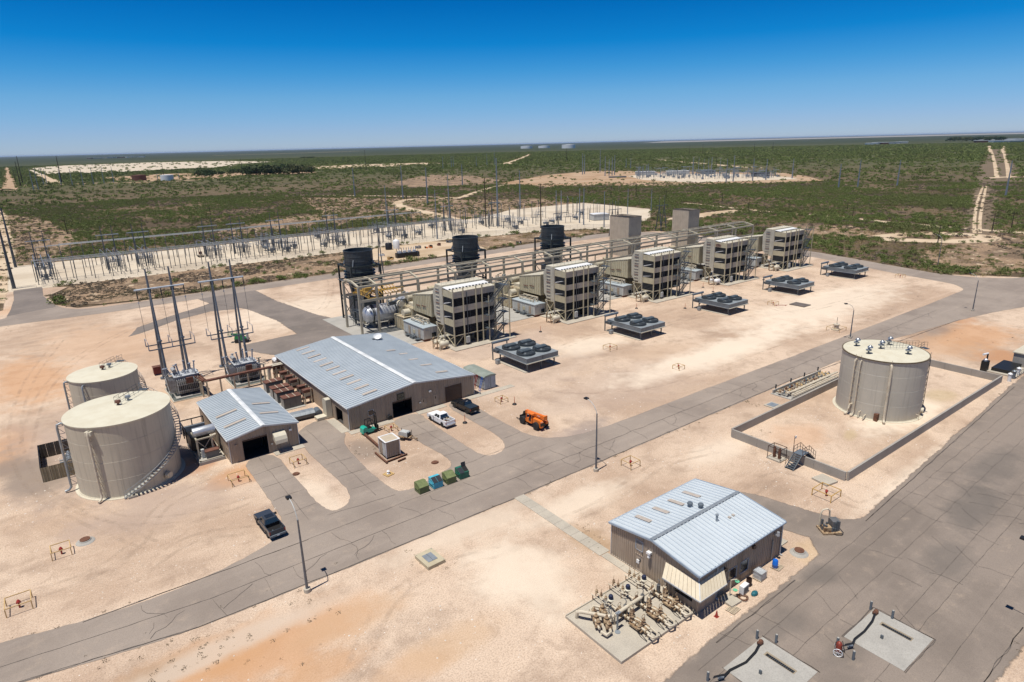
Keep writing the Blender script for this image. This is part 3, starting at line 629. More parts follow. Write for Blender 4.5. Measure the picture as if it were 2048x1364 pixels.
    mb.build('gutter', trim, t)
    mb = MB()
    for x, y in ((x0, y0), (x1, y0), (x1, y1), (x0, y1)): mb.box(x-.05, y-.05, 0, x+.05, y+.05, eave)
    mb.build('corner_trim', trim, t)
    MB().box(x0-.06, y0-.06, -.02, x1+.06, y1+.06, .12).build('foundation', CON, t) if not any(o[4] == 'open' for L in openings.values() for o in L) else None
    t['rp'] = 0; del t['rp']
    return t, rp
def skys(L, side, s, w=.9): return [(u, d0, d1, side, w) for u, d0, d1 in L]
A_sky = [(97.2+3.25*i, 5.9+.12*i*0, 8.6, 0, .75) for i in range(11)]+[(103.5, 6.4, 8.8, 1, .7), (98.2, 6.6, 9.1, 1, .75), (108.0, 6.3, 8.3, 1, .7), (112.6, 6.6, 8.4, 1, .7), (116.0, 5.4, 7.4, 1, .7)]
shopA, rpA = shed('workshop_building', 'large low workshop with long ribbed silver roof, white ridge cap and tan ribbed walls', 36.7, 94.9, 61.6, 131.4, 4.0, 5.45, WALLT, ROOFG, 'y',
    {'S': [(44.7, 48.5, 0, 2.95, 'open'), (50.4, 51.35, 0, 2.1, 'door'), (52.85, 53.8, 0, 2.1, 'door'), (55.3, 58.9, 0, 3.05, 'shut'), (40.2, 41.1, 1.7, 2.6, 'win')],
     'W': [(97.3, 100.4, 0, 2.8, 'open'), (104.2, 105.2, 0, 2.1, 'door')]}, 1.0, .45, sky=A_sky, ribs=2, rw=.74)
shopB, rpB = shed('garage_building', 'small square workshop with silver ribbed roof, open dark bay and cream hood by its door', 18.0, 95.2, 28.3, 114.4, 3.9, 4.85, WALLT, ROOFG, 'y',
    {'S': [(19.9, 23.6, 0, 3.3, 'open'), (25.4, 26.5, 0, 2.1, 'door')], 'W': [(96.2, 97.2, 0, 2.1, 'door')]}, 1.0, .38,
    sky=[(104.5, 1.3, 4.6, 0, .7), (99.6, 1.2, 4.6, 0, .7), (105.2, 1.4, 4.3, 1, .7), (100.2, 1.2, 4.1, 1, .7)], ribs=2, rw=.7)
officeC, rpC = shed('control_building', 'tan ribbed control building with two-tone silver roof, boxy corner awning and pipes outside its gable', 46.2, 32.1, 60.9, 44.0, 4.15, 5.05, WALLC, ROOFB, 'x',
    {'W': [(39.3, 40.3, 0, 2.15, 'door'), (39.4, 40.3, 2.8, 3.9, 'vent'), (35.0, 36.0, 0, 2.1, 'door')], 'S': [(51.1, 52.5, 1.0, 2.3, 'win'), (53.2, 54.6, 1.0, 2.3, 'win')]}, 1.0, .22, capm=GALV, trim=M('blue_grey_trim', (.33, .40, .48), rough=.5),
    sky=[(48.6, 2.7, 4.9, 1, .62), (51.4, 2.6, 4.8, 1, .62), (54.1, 2.6, 4.8, 1, .62), (56.9, 2.5, 4.9, 1, .62)], ribs=3, rw=.62)
# fittings on the workshop
def lamp_box(x, y, z, par, m=WHITE, s=.22): MB().box(x-s, y-s*1.2, z-s*.6, x+s, y, z+s*.6).build('wall_light', m, par)
lamp_box(52.1, 94.8, 3.15, shopA); lamp_box(50.0, 94.8, 1.5, shopA, GREYP, .16); lamp_box(60.9, 94.8, 3.3, shopA, GREYP, .1)
sg = M('sign_dark_olive', (.05, .045, .025), (.09, .08, .045), 4, .5)
o = MB().box(45.7, 94.74, 3.0, 47.1, 94.83, 4.2).build('wall_sign', sg, shopA)
SGL = M('sign_letter', (.30, .26, .17))
def stamp(strokes, x, z, y, h, w, par, m=SGL, nm='sign_lettering', t=.05, ax='x'):
    mb = MB()
    for (a, b_), (c, d) in strokes:
        p, q = (x+a*w, y, z+b_*h), (x+c*w, y, z+d*h)
        if ax == 'y': p, q = (y, x+a*w, z+b_*h), (y, x+c*w, z+d*h)
        mb.beam(p, q, t, t*.4, up=(0, 1, 0) if ax == 'x' else (1, 0, 0))
    return mb.build(nm, m, par)
SCR = [((0, .3), (.1, .85)), ((.1, .85), (.25, .3)), ((.25, .3), (.4, .9)), ((.4, .9), (.5, .4)), ((.5, .4), (.65, .9)), ((.65, .9), (.7, .3)), ((.75, .3), (.95, .6)), ((.95, .6), (.75, .9)), ((.75, .9), (.75, .2)), ((.1, .1), (.5, .12)), ((.55, .1), (.9, .15))]
stamp(SCR, 45.8, 3.55, 94.72, .55, 1.2, shopA); stamp(SCR, 45.8, 3.05, 94.72, .4, 1.2, shopA)
t = thing('satellite_dish', 'white satellite dish on a black frame at the far corner of the workshop roof', 'dish', (57.6, 126.6, 4.5))
MB().lathe([(.02, 0), (.45, .08), (.75, .28), (.9, .5), (.88, .52), (.72, .32), (.4, .12)], (0, 0, .55), 20).build('reflector', WHITE, t, smooth=True).rotation_euler = (R(28), R(-20), 0)
mb = MB().box(-1.5, -.4, .0, .9, -.3, .1).box(-1.5, .3, .0, .9, .4, .1).box(-.1, -.4, .0, .0, .4, .6).box(-1.4, -.3, .1, -.7, .3, .25); mb.beam((0, 0, .1), (.1, 0, .7), .1); mb.build('mount', BLK, t)
# awning of the control building: corner hood
t = thing('corner_awning', 'beige standing-seam awning folded around the near corner of the control building', 'awning', (0, 0, 0))
ax0, ay0, zt, zb = 46.2, 32.1, 3.35, 2.35
mb = MB(); P = [(46.15, 36.2), (46.15, 32.05), (50.1, 32.05)]; Q = [(45.0, 34.9), (45.0, 30.95), (49.0, 30.95)]
Q = [(44.9, 35.6), (44.9, 30.9), (49.2, 30.9)]
for a, b_, c, d in ((P[0], P[1], Q[1], Q[0]), (P[1], P[2], Q[2], Q[1])):
    for i in range(9):
        l = lambda p, q, f: (p[0]+(q[0]-p[0])*f, p[1]+(q[1]-p[1])*f)
        f0, f1 = i/9+.006, (i+1)/9-.006; s0, s1 = l(a, b_, f0), l(a, b_, f1); e0, e1 = l(d, c, f0), l(d, c, f1)
        m_ = MB(); m_.quad((*s0, zt), (*s1, zt), (*e1, zb), (*e0, zb)); m_.quad((*s0, zt-.04), (*e0, zb-.04), (*e1, zb-.04), (*s1, zt-.04)); m_.beam((*s0, zt+.02), (*e0, zb+.02), .03, .06); m_.build('awning_panel', M('awning_tan', (.66, .57, .42), (.60, .51, .37), 1, .5), t)
MB().beam((*P[1], zt+.03), (*Q[1], zb+.03), .1, .06).beam((*Q[0], zb), (*Q[1], zb), .06, .14).beam((*Q[1], zb), (*Q[2], zb), .06, .14).build('awning_trim', TRIM, t)
MB().box(45.75, 31.75, 0, 46.16, 35.6, 2.3).box(46.16, 31.75, 0, 48.6, 32.06, 2.3).build('vestibule_wall', WALLC, officeC); MB().box(45.73, 32.4, 1.05, 45.76, 34.6, 1.9).build('pane', GLASS, officeC)
for nm, x, y, s in (('roof_turbine_vent', 54.6, 39.9, 1), ('roof_turbine_vent', 55.1, 38.8, 1)):
    z = rpC(x, abs(y-38.05)/math.cos(.15), 1)[2]
    MB().cyl((x, y, z-.1), (x, y, z+.25), .16, n=12).lathe([(.1, .25), (.3, .3), (.34, .42), (.3, .55), (.1, .6)], (x, y, z), 14).build(nm, STEELB, officeC, smooth=True)
x, y = 54.5, 36.2; z = rpC(x, 1.9, 0)[2]; MB().cyl((x, y, z-.1), (x, y, z+.75), .13, n=12).cyl((x, y, z+.75), (x, y, z+.85), .19, n=12).build('flue_pipe', GALV, officeC)
for x in (56.2, 56.9): z = rpC(x, 2.3, 0)[2]; MB().box(x-.14, 35.6, z, x+.14, 35.9, z+.14).build('roof_vent', SKYL, officeC)
mb = MB()
for x in (48.95, 60.7): mb.beam((x, 31.95, 4.05), (x, 31.95, .2), .11); mb.beam((x, 31.95, .2), (x+.1, 31.7, .08), .11)
mb.build('downspout', TRIM, officeC)
for x, z in ((50.2, 3.0), (55.2, 3.5)): MB().box(x-.22, 31.75, z-.16, x+.22, 32.0, z+.16).build('wall_hood', M('brown_hood', (.06, .04, .03)), officeC)
MB().cyl((59.3, 32.0, 3.3), (59.3, 31.6, 3.3), .14).cyl((59.3, 31.62, 3.3), (59.3, 31.62, 3.75), .2, .15).build('exhaust_elbow', ALU, officeC); MB().box(59.0, 31.95, .2, 59.12, 32.05, 2.6).build('conduit', GALV, officeC)
MB().box(45.7, 38.0, 3.3, 46.1, 38.5, 3.55).cyl((45.9, 38.25, 3.3), (45.9, 38.25, 2.9), .12, .2).build('wall_light', WHITE, officeC); MB().box(46.0, 39.7, 1.2, 46.12, 40.05, 1.6).build('door_notice', WHITE, officeC)
# garage fittings: hood, wall lights
t = thing('door_hood', 'rounded cream canopy hood over the side door of the small silver-roofed garage', 'hood', (0, 0, 0))
P = [(95.15, 2.25), (95.15, 3.25), (94.5, 3.15), (94.05, 2.85), (93.8, 2.3), (93.75, 1.75)]
MB().prism(P+[(93.80, 1.75), (94.1, 2.75), (95.0, 3.1)][:0], 24.35, 26.2, 'x').build('canopy', CREAM, t)
lamp_box(27.1, 95.1, 3.0, shopB, WHITE, .2); lamp_box(18.9, 95.1, 2.9, shopB, DOORT, .16); lamp_box(24.1, 95.1, 1.5, shopB, GREYP, .14)
MB().box(24.6, 95.0, 1.3, 26.6, 95.12, 1.3+.05).build('door_step', GALV, shopB)
# ================================================================ TANKS
def tank(label, cx, cy, r, H, shell, roof, n=72, courses=4, rimm=None):
    t = thing('storage_tank', label, 'tank', (cx, cy, 0))
    for i in range(courses):
        z0, z1 = .12+(H-.12)*i/courses, .12+(H-.12)*(i+1)/courses; rr = r-.012*i
        MB().lathe([(rr, z0), (rr, z1-.03), (rr-.03, z1)], n=n).build('shell_course', shell, t, smooth=True)
    pl = MB().lathe([(r+.06, H), (r+.08, H+.05), (0.02, H+.42)], n=n)
    pl.build('roof', roof, t)
    MB().lathe([(r+.08, H-.1), (r+.1, H+.06), (r+.05, H+.06)], n=n).build('rim', rimm or TANKR, t, smooth=True)
    MB().lathe([(r+.45, -.02), (r+.45, .06), (r+.12, .09), (r+.1, .16), (r, .16)], n=n).build('base_ring', CREAM, t)
    return t
def ztank(r, H, d): return H+.05+.37*(1-d/r)
def spiral_stair(t, r, H, a0, a1, m=GALV, w=.75):
    n = int(H/.24); st = MB(); me = MB().box(r+.05, -.14, -.02, r+.05+w, .14, .02).mesh('tread', M('stair_tread', (.42, .41, .37)))
    for i in range(n):
        a = a0+(a1-a0)*i/n; piece('tread', me, t, (0, 0, .25+H*i/n), (0, 0, a))
    for rr in (r+.08, r+w+.05):
        st.tube([(rr*math.cos(a0+(a1-a0)*f), rr*math.sin(a0+(a1-a0)*f), H*f+.12) for f in [i/40 for i in range(41)]], .05, 6)
    st.build('stringer', m, t)
    hr = MB(); rr = r+w+.05
    for h in (1.1, .65): hr.tube([(rr*math.cos(a0+(a1-a0)*f), rr*math.sin(a0+(a1-a0)*f), H*f+h) for f in [i/40 for i in range(41)]], .028, 5)
    for i in range(0, 41, 2): f = i/40; x, y = rr*math.cos(a0+(a1-a0)*f), rr*math.sin(a0+(a1-a0)*f); hr.beam((x, y, H*f), (x, y, H*f+1.1), .045)
    hr.build('handrail', m, t)
def tank_pipe(t, r, H, ang, rad=.14, top=True, ladder=True, m=PIPEW, out=.45):
    c, s = math.cos(ang), math.sin(ang); P = lambda d, z: (d*c, d*s, z)
    MB().tube([P(r-.05, H-.55), P(r+.25, H-.4), P(r+out, H-.55), P(r+out+.06, H-1), P(r+out+.1, 1.3), P(r+out+.1, .7), P(r+out+.4, .35), P(r+out+.9, .25)], rad, 10).build('downcomer_pipe', m, t, smooth=True)
    if ladder:
        mb = MB()
        for i in range(int(H/1.1)): z = 1+i*1.1; mb.beam(P(r, z), P(r+out+.1, z+.0), .06); mb.beam(P(r, z), P(r+out, z+.9), .05)
        mb.build('pipe_bracket', m, t)
T1c = (5.6, 101.0, 6.6, 10.6); T2c = (5.6, 118.6, 5.9, 7.2)
t1 = tank('big cream tank nearest the camera with spiral stairs winding down its near side', T1c[0], T1c[1], 6.55, 10.6, TANKS, TANKR)
spiral_stair(t1, 6.55, 10.6, R(-104), R(60), GALV)
tank_pipe(t1, 6.55, 10.6, R(-127), .15); tank_pipe(t1, 6.55, 10.6, R(178), .16, m=GALV, out=.7)
MB().box(-.42, -.3, 0, .42, .3, .55).build('overflow_box', CREAM, t1, (6.75*math.cos(R(-127)), 6.75*math.sin(R(-127)), 9.6), rz=R(-37))
def tank_walk(t, r, H, a, w=.9, lng=.75, m=GALV, mid=0):
    "catwalk with rails from the rim towards the roof centre"
    c, s = math.cos(a), math.sin(a); P = lambda d, k, z: (d*c-k*s, d*s+k*c, z)
    d0, d1 = r*(1-lng), r+.7
    fl = MB()
    for i in range(12): q = d0+(d1-d0)*i/12; fl.add([P(q, -w/2, 0), P(q+.3, -w/2, 0), P(q+.3, w/2, 0), P(q, w/2, 0)], [(0, 1, 2, 3)])
    z0 = ztank(r, H, d0)+.12; z1 = H+.25
    fl = MB(); fl.add([P(d0, -w/2, z0), P(d1, -w/2, z1), P(d1, w/2, z1), P(d0, w/2, z0)], [(0, 1, 2, 3)]); fl.add([P(d0, -w/2, z0-.05), P(d0, w/2, z0-.05), P(d1, w/2, z1-.05), P(d1, -w/2, z1-.05)], [(0, 1, 2, 3)])
    fl.build('catwalk_floor', M('grating_tan', (.40, .37, .29)), t) if False else None
    mb = MB().rail([P(d1, -w/2, z1), P(d0, -w/2, z0), P(d0, w/2, z0), P(d1-.9, w/2, z1)], 1.05, .022, 1.2); mb.build('roof_handrail', m, t)
    MB().beam(P(d1-.4, 0, H+.1), P(d1+.4, 0, H+.1), 1.3, .06).build('landing', DKGALV, t)
WLK = M('dark_rail_steel', (.10, .105, .10), (.08, .085, .08), 2, .5, .3)
tank_walk(t1, 6.55, 10.6, R(55), m=WLK, lng=.95)
def vent(t, x, y, z, m=GALV, s=1.): MB().lathe([(.16*s, 0), (.16*s, .35*s), (.34*s, .38*s), (.4*s, .5*s), (.34*s, .72*s), (.05, .8*s)], (x, y, z), 12).build('roof_vent', m, t, smooth=True)
vent(t1, .2, .3, 10.95, RUSTT); vent(t1, 1.6, 1.7, 10.9, GALV)
MB().cyl((3.9, -5.6, 1.2), (4.05, -5.8, 1.2), .5, n=20).cyl((4.0, -5.7, 1.2), (4.2, -5.98, 1.2), .42, n=20).build('manway', TANKS, t1)
MB().box(-1.4, -6.55-.9, 0, -.4, -6.55-.3, .3).build('stair_footing', CON, t1)
t2 = tank('smaller cream tank behind the big one with its catwalk at the back', 5.9, 124.1, 5.1, 9.6, TANKS, TANKR)
spiral_stair(t2, 5.1, 9.6, R(-70), R(62), GALV); tank_walk(t2, 5.1, 9.6, R(57), m=WLK, lng=.95)
vent(t2, .1, .3, 9.95, RUSTT); vent(t2, 1.2, 1.3, 9.9, GALV); tank_pipe(t2, 5.1, 9.6, R(180), .15, m=GALV, out=.5); tank_pipe(t2, 5.1, 9.6, R(-128), .13, m=GALV)
t3 = tank('grey-beige tank standing inside the low concrete containment wall', 111.7, 44.6, 6.45, 10.2, TANK3, TANKR, rimm=M('rim_brown', (.16, .12, .07)))
tank_pipe(t3, 6.45, 10.2, R(-148), .2); tank_pipe(t3, 6.45, 10.2, R(166), .12); tank_pipe(t3, 6.45, 10.2, R(174), .10); tank_pipe(t3, 6.45, 10.2, R(-62), .05, m=DKGALV, out=.12)
for dx, dy in ((-4.1, .9), (-1.4, 4.2), (-.5, .6), (.2, -3.4), (3.2, .9)):
    z = ztank(6.45, 10.2, math.hypot(dx, dy)); p = MB().cyl((dx, dy, z-.05), (dx, dy, z+.5), .14, n=10).cyl((dx, dy, z), (dx, dy, z+.06), .3, n=12); p.build('vent_neck', DKGALV, t3)
    MB().lathe([(.1, .5), (.42, .55), (.46, .72), (.2, .8), (.14, .95)], (dx, dy, z), 14).lathe([(.14, .95), (.44, 1.05), (.42, 1.2), (.15, 1.45), (.03, 1.5)], (dx+.12, dy-.12, z), 14).build('mushroom_vent', M('vent_bright', (.45, .48, .5), (.2, .22, .24), 4, .35, .6), t3, smooth=True)
a = R(-31); tank_walk(t3, 6.45, 10.2, a, m=WLK, lng=1.1)
spiral_stair(t3, 6.45, 10.2, R(62), R(-28), DKGALV)
MB().cyl((1.6, -6.1, 1.0), (1.75, -6.6, 1.0), .45, n=20).build('manway', CREAM, t3); MB().box(-6.4, -2.9, 0, -5.7, -2.3, 1.3).build('control_cabinet', RUSTY, t3)
mb = MB().tube([(-7.2, 1.5, 1.2), (-6.9, 1.5, 1.9), (-6.2, 1.4, 1.9)], .12).tube([(-7.6, -1.2, .1), (-7.6, -1.2, .7), (-6.3, -1.0, .7)], .09).tube([(-7.3, -.2, .1), (-7.2, -.2, 1.1), (-6.3, -.2, 1.1)], .07).tube([(-.6, -6.4, .9), (-.6, -6.8, .9), (-.6, -6.9, .1)], .06); mb.build('nozzle_pipe', PIPEW, t3, smooth=True)
# containment wall
t = thing('containment_wall', 'low grey concrete containment wall boxed around the right-hand tank', 'wall', (0, 0, 0))
def wallrun(a, b_, h=1.35, w=.28, seg=4.2):
    a = Vector(a); b_ = Vector(b_); k = round((b_-a).length/seg); d = (b_-a).normalized()
    for i in range(k):
        p = a.lerp(b_, i/k)+d*.012; q = a.lerp(b_, (i+1)/k)-d*.012
        MB().beam((p.x, p.y, h/2), (q.x, q.y, h/2), w, h).build('wall_section', CONW, t)
wallrun((82.6, 35.5), (82.6, 53.4)); wallrun((82.8, 53.55), (141.2, 54.4)); wallrun((141.2, 54.2), (140.8, 35.6)); wallrun((82.8, 35.36), (140.9, 35.4))
# ================================================================ GENERATING UNITS (one built, four copied)
UX = [74.5+34.2*k for k in range(5)]
ordn = ['nearest', 'second', 'middle', 'fourth', 'farthest']
SPL = M('side_plate_beige', (.52, .49, .40), (.44, .41, .33), .6, .55, streak=.5)
def unit_tower():
    t = thing('intake_tower', '', 'tower', (UX[0], 122, 0), 0, 'louvered intake towers')
    W = 11.8; zb, zt = 2.9, 13.2
    # core profile in (y, z): louver block, plate, ladder-like back panel with chamfer
    MB().prism([(.3, zb), (4.3, zb), (4.3, 4.6), (7.4, 5.0), (8.7, 6.4), (8.9, 11.8), (7.8, 13.7), (5.2, 13.75), (4.6, 13.2), (.3, 13.0)], .25, W-.25, 'x').build('housing_core', BEIGEG, t)
    bands = [(4.9, 6.6), (8.25, 9.7), (11.6, 13.15)]
    for z0, z1 in bands:          # solid bands, front bays and side
        for i in range(4):
            xa, xb = [0, 2.75, 6.3, 8.0, W][i], [0, 2.75, 6.3, 8.0, W][i+1]
            for a, b_ in ((z0, (z0+z1)/2-.015), ((z0+z1)/2+.015, z1)):
                MB().box(xa+.02, .0, a, xb-.02, .3, b_).build('cladding_panel', BEIGEG, t)
        for s in (0, W): MB().box(s if s else .0, .02, z0, (s-.25) if s else .25, 4.3, z1).build('side_cladding', BEIGE, t)
    louv = MB()
    lm = None
    for z0, z1 in ((zb, 4.9), (6.6, 8.25), (9.7, 11.6)):
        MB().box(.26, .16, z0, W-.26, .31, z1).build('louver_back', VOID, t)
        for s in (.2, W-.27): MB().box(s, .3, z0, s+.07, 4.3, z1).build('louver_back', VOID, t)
        k = 5
        for i in range(k):
            z = z0+(z1-z0)*(i+.3)/k
            m = MB()
            for xa, xb in ((.1, 2.7), (2.8, 6.2), (6.4, 7.9), (8.1, W-.1)): m.add([(xa, -.0, z), (xb, -.0, z), (xb, .15, z+.09), (xa, .15, z+.09)], [(0, 1, 2, 3)])
            m.add([(-.02, .1, z), (-.02, 4.2, z), (.2, 4.2, z+.2), (.2, .1, z+.2)], [(3, 2, 1, 0)])
            m.build('louver_blade', INTAKE, t)
        mb = MB()
        for x in (4.5, 9.9): MB().box(x, -.05, z0, x+.05, .0, z1).build('louver_rod', DKGALV, t)
        MB().add([(-.06, .6, z1-.9), (-.06, 4.0, z0+.1), (-.06, 4.0, z0+.3), (-.06, 1.6, z1-1.0)], [(0, 1, 2, 3)]).build('sun_flap', WHITE, t) if z0 > 5 else None
    MB().box(-.05, 4.3, 4.6, .25, 5.9, 13.75).build('side_plate', SPL, t)
    MB().prism([(5.9, 5.0), (7.4, 5.0), (8.7, 6.4), (8.9, 11.8), (7.8, 13.65), (5.9, 13.65)], .0, .25, 'x').build('side_plate', SPL, t)
    for i in range(10): MB().box(-.14, 6.0, 5.2+i*.87, .0, 7.6, 5.32+i*.87).build('stiffener', RUSTT if i % 3 == 2 else BEIGEG, t)
    # roof: two pale weather hoods and ribs
    MB().prism([(-.05, 13.05), (2.0, 13.25), (2.0, 13.35), (-.05, 13.15)], .0, W, 'x').build('roof_hood', CREAM, t)
    MB().prism([(2.0, 13.3), (4.5, 13.5), (4.5, 13.65), (2.0, 13.42)], .0, W, 'x').build('roof_hood', WHITE, t)
    MB().box(.0, 4.5, 13.2, W, 4.75, 14.0).build('roof_kerb', BEIGE, t); MB().box(0, 4.75, 13.7, W, 7.8, 13.95).build('roof_deck', CREAM, t)
    mb = MB()
    for i in range(13): mb.box(.3+i*.92, 1.7, 13.36, .62+i*.92, 2.1, 13.6)
    mb.build('roof_clip', DKGALV, t)
    MB().rail([(0, .05, 13.1), (W-.5, .05, 13.1)], 1.0, .02, 1.4).build('roof_handrail', BEIGE, t); MB().rail([(.1, 4.9, 13.95), (W, 4.9, 13.95)], 1.0, .018, 1.3).build('roof_handrail', DKGALV, t)
    # steel frame
    for x, y in ((0, 0), (2.75, -.08), (6.3, -.08), (8.0, -.08), (0, 4.4), (W, 0), (W, 4.4), (0, 7.4), (W, 7.4)):
        MB().box(x-.12, y-.14, .1, x+.12, y+.12, 13.9 if y < 1 else (5 if y > 5 else 13.3)).build('column', BEIGE if y < 1 else BEIGEG, t)
    mb = MB()
    for z in (2.85,): mb.box(0, -.1, z-.15, W, .2, z+.05).box(-.05, 0, z-.15, .2, 4.4, z+.05).box(-.05, 4.4, 4.45, .2, 8.2, 4.65)
    mb.build('ring_beam', BEIGE, t)
    for a, b_ in (((0, 0, .3), (0, 4.2, 2.7)), ((0, 4.2, .3), (0, 0, 2.7)), ((0, 4.5, .4), (0, 8.1, 4.4)), ((0, 8.1, .4), (0, 4.5, 4.4)), ((.1, 0, .3), (2.7, 0, 2.7)), ((W, 4.5, .4), (W, 8.1, 4.4))): MB().beam(a, b_, .13).build('brace', BEIGE, t)
    MB().box(3.0, -.55, .7, 3.9, -.15, 2.2).build('control_cabinet', GREYP, t); MB().box(3.7, -.12, 2.2, 3.85, -.02, 12.8).build('cable_tray', DKGALV, t)
    mb = MB()
    for i in range(3): mb.box(1+i*3.4, 1.5, .2, 3+i*3.4, 3.6, 1.6)
    mb.build('skid_box', BLKFR, t)
    # stair tower
    for i in range(4):
        z0 = .25+3.15*i; z1 = z0+3.15 if i < 3 else 13.1; y0 = -1.15; xa, xb = (9.6, 13.4)
        st = thing('stair_flight', None, None); del_label(st); st.parent = t
        m = MB()
        for y in (y0-.45, y0+.45): m.beam((xa, y, z0), (xb, y, z1), .07, .22)
        m.build('stringer', DKGALV, st)
        tm = MB().box(-.14, -.43, -.02, .14, .43, .02).mesh('tread', DKGALV); n = 13
        for j in range(n): piece('tread', tm, st, (xa+(xb-xa)*(j+.5)/n, y0, z0+(z1-z0)*(j+.5)/n))
        h = MB()
        for y in (y0-.45, y0+.45):
            for dz in (.55, 1.05): h.beam((xa, y, z0+dz), (xb, y, z1+dz), .045)
            for j in range(4): q = j/3; h.beam((xa+(xb-xa)*q, y, z0+(z1-z0)*q), (xa+(xb-xa)*q, y, z0+(z1-z0)*q+1.05), .045)
        h.build('handrail', DKGALV, st)
        p = MB().box(xb, -1.7, z1-.06, xb+1.2, .9, z1).box(xa-1.2, -1.7, z0+(0 if i else -.2)-.06, xa, .2, z0+(0 if i else -.2)); p.rail([(xb, -1.7, z1), (xb+1.2, -1.7, z1), (xb+1.2, .9, z1)], 1.0, .02, 1.2)
        if i: p.rail([(xa, -1.7, z0), (xa-1.2, -1.7, z0), (xa-1.2, .1, z0)], 1.0, .02, 1.2); p.beam((xa-1.2, -1., z0-.1), (xb+1.2, .9, z0-.1), .12)
        p.build('landing', DKGALV, t)
    for x, y, h in ((9.0, -1.3, 11.2), (14.7, -1.7, 14.2), (14.7, .9, 14.2), (11.9, .85, 13)): MB().box(x-.1, y-.1, .1, x+.1, y+.1, h).build('column', BEIGE, t)
    for z in (3.4, 6.5, 9.6, 12.9): MB().box(9, .75, z-.2, 14.7, .85, z-.05).build('tie_beam', DKGALV, t)
    return t
def del_label(o):
    for k in ('label', 'category', 'group'):
        if k in o: del o[k]
    return o
def spread(o, base, labels, group, dx=34.2, ks=(1, 2, 3, 4)):
    o['label'] = labels[0]; o['group'] = group; out = [o]
    for i, k in enumerate(ks): out.append(copy_tree(o, (base[0]+dx*k, base[1], base[2]), None, labels[i+1], group))
    return out
tw = unit_tower()
spread(tw, (UX[0], 122, 0), ['louvered beige intake tower nearest the workshop, beside the first fan cooler', 'louvered beige intake tower second along the row from the workshop', 'middle one of the five louvered beige intake towers',
    'fourth louvered intake tower, the one with a small round brown emblem on its side plate', 'last louvered intake tower, farthest along the row, against the green scrub'], 'louvered intake towers')
# emblem on the fourth tower's side plate
tw4 = [o for o in bpy.data.objects if o.get('label', '').startswith('fourth louvered')][0]
EMB = M('emblem_brown', (.22, .10, .07))
mb = MB().tube([(-.1, 3.0+.95*math.cos(a), 12.3+.42*math.sin(a)) for a in [2*PI*i/20 for i in range(21)]], .07, 5)
for a, b_ in (((2.45, 12.5), (2.7, 12.1)), ((2.7, 12.1), (2.9, 12.5)), ((3.05, 12.1), (3.05, 12.5)), ((3.05, 12.5), (3.3, 12.3)), ((3.45, 12.1), (3.6, 12.5))): mb.beam((-.1, *a), (-.1, *b_), .09)
mb.build('emblem', EMB, tw4)
# transition duct + gas module + turbine block behind each tower
def unit_duct():
    t = thing('intake_duct', '', 'duct', (UX[0], 132.6, 0))
    MB().prism([(0, 5.2), (9.4, 5.2), (9.4, 9.3), (0, 10.9)], .4, 10.6, 'x').build('duct_body', BEIGE, t)
    for i in range(12):
        y = .15+i*.8; MB().box(.28, y, 5.25, .4, y+.12, 10.7-y*.17).build('duct_rib', BEIGE, t)
    for i in range(5): MB().prism([(i*1.95+.1, 10.88-i*.335), (i*1.95+1.85, 10.88-i*.335-.30), (i*1.95+1.85, 10.96-i*.335-.30), (i*1.95+.1, 10.96-i*.335)], .3, 10.7, 'x').build('duct_panel', CREAM, t)
    for z in (7.2,): MB().box(.2, 2.6, z, .3, 4.6, z+.2).box(.2, 5.4, z-.3, .3, 7.4, z-.1).build('duct_clamp', RUSTT, t)
    for x, y in ((-.3, .5), (-.3, 6.5), (-1.8, .5), (-1.8, 6.5), (10.4, .5), (10.4, 6.5)): MB().box(x-.14, y-.14, .1, x+.14, y+.14, 4.6).build('leg', PIPEW, t)
    mb = MB().box(-.45, .4, 4.5, -.15, 6.7, 4.8).box(-1.95, .4, 4.0, -1.65, 6.7, 4.3)
    for y in (.5, 2.5, 4.5, 6.5): mb.box(-1.9, y-.1, 4.3, -.2, y+.1, 4.5)
    for a, b_ in (((-1.8, .5, 3), (-1.8, 2, 4)), ((-1.8, 6.5, 3), (-1.8, 5, 4)), ((-.3, .5, 3), (-.3, 2, 4.5)), ((-.3, 6.5, 3), (-.3, 5, 4.5))): mb.beam(a, b_, .14)
    mb.build('support_frame', PIPEW, t)
    MB().box(.5, 1, .3, 9, 8.5, 3.2).build('gas_module', BEIGER, t)
    mb = MB()
    for i in range(5): mb.cyl((-.8-.2*(i % 2), 1+i*1.3, .6), (-.8-.2*(i % 2), 1+i*1.3, 2.2+.3*(i % 3)), .28, n=10)
    mb.build('filter_pot', PIPEW, t, smooth=True); MB().tube([(-1, .5, 2.6), (-1, 4, 2.6), (-.6, 7, 2.9), (0, 9, 3.4)], .16).tube([(-1.3, .5, 1.4), (-1.3, 8, 1.4), (-.2, 9, 1.6)], .11).build('gas_pipe', PIPEW, t, smooth=True)
    return t
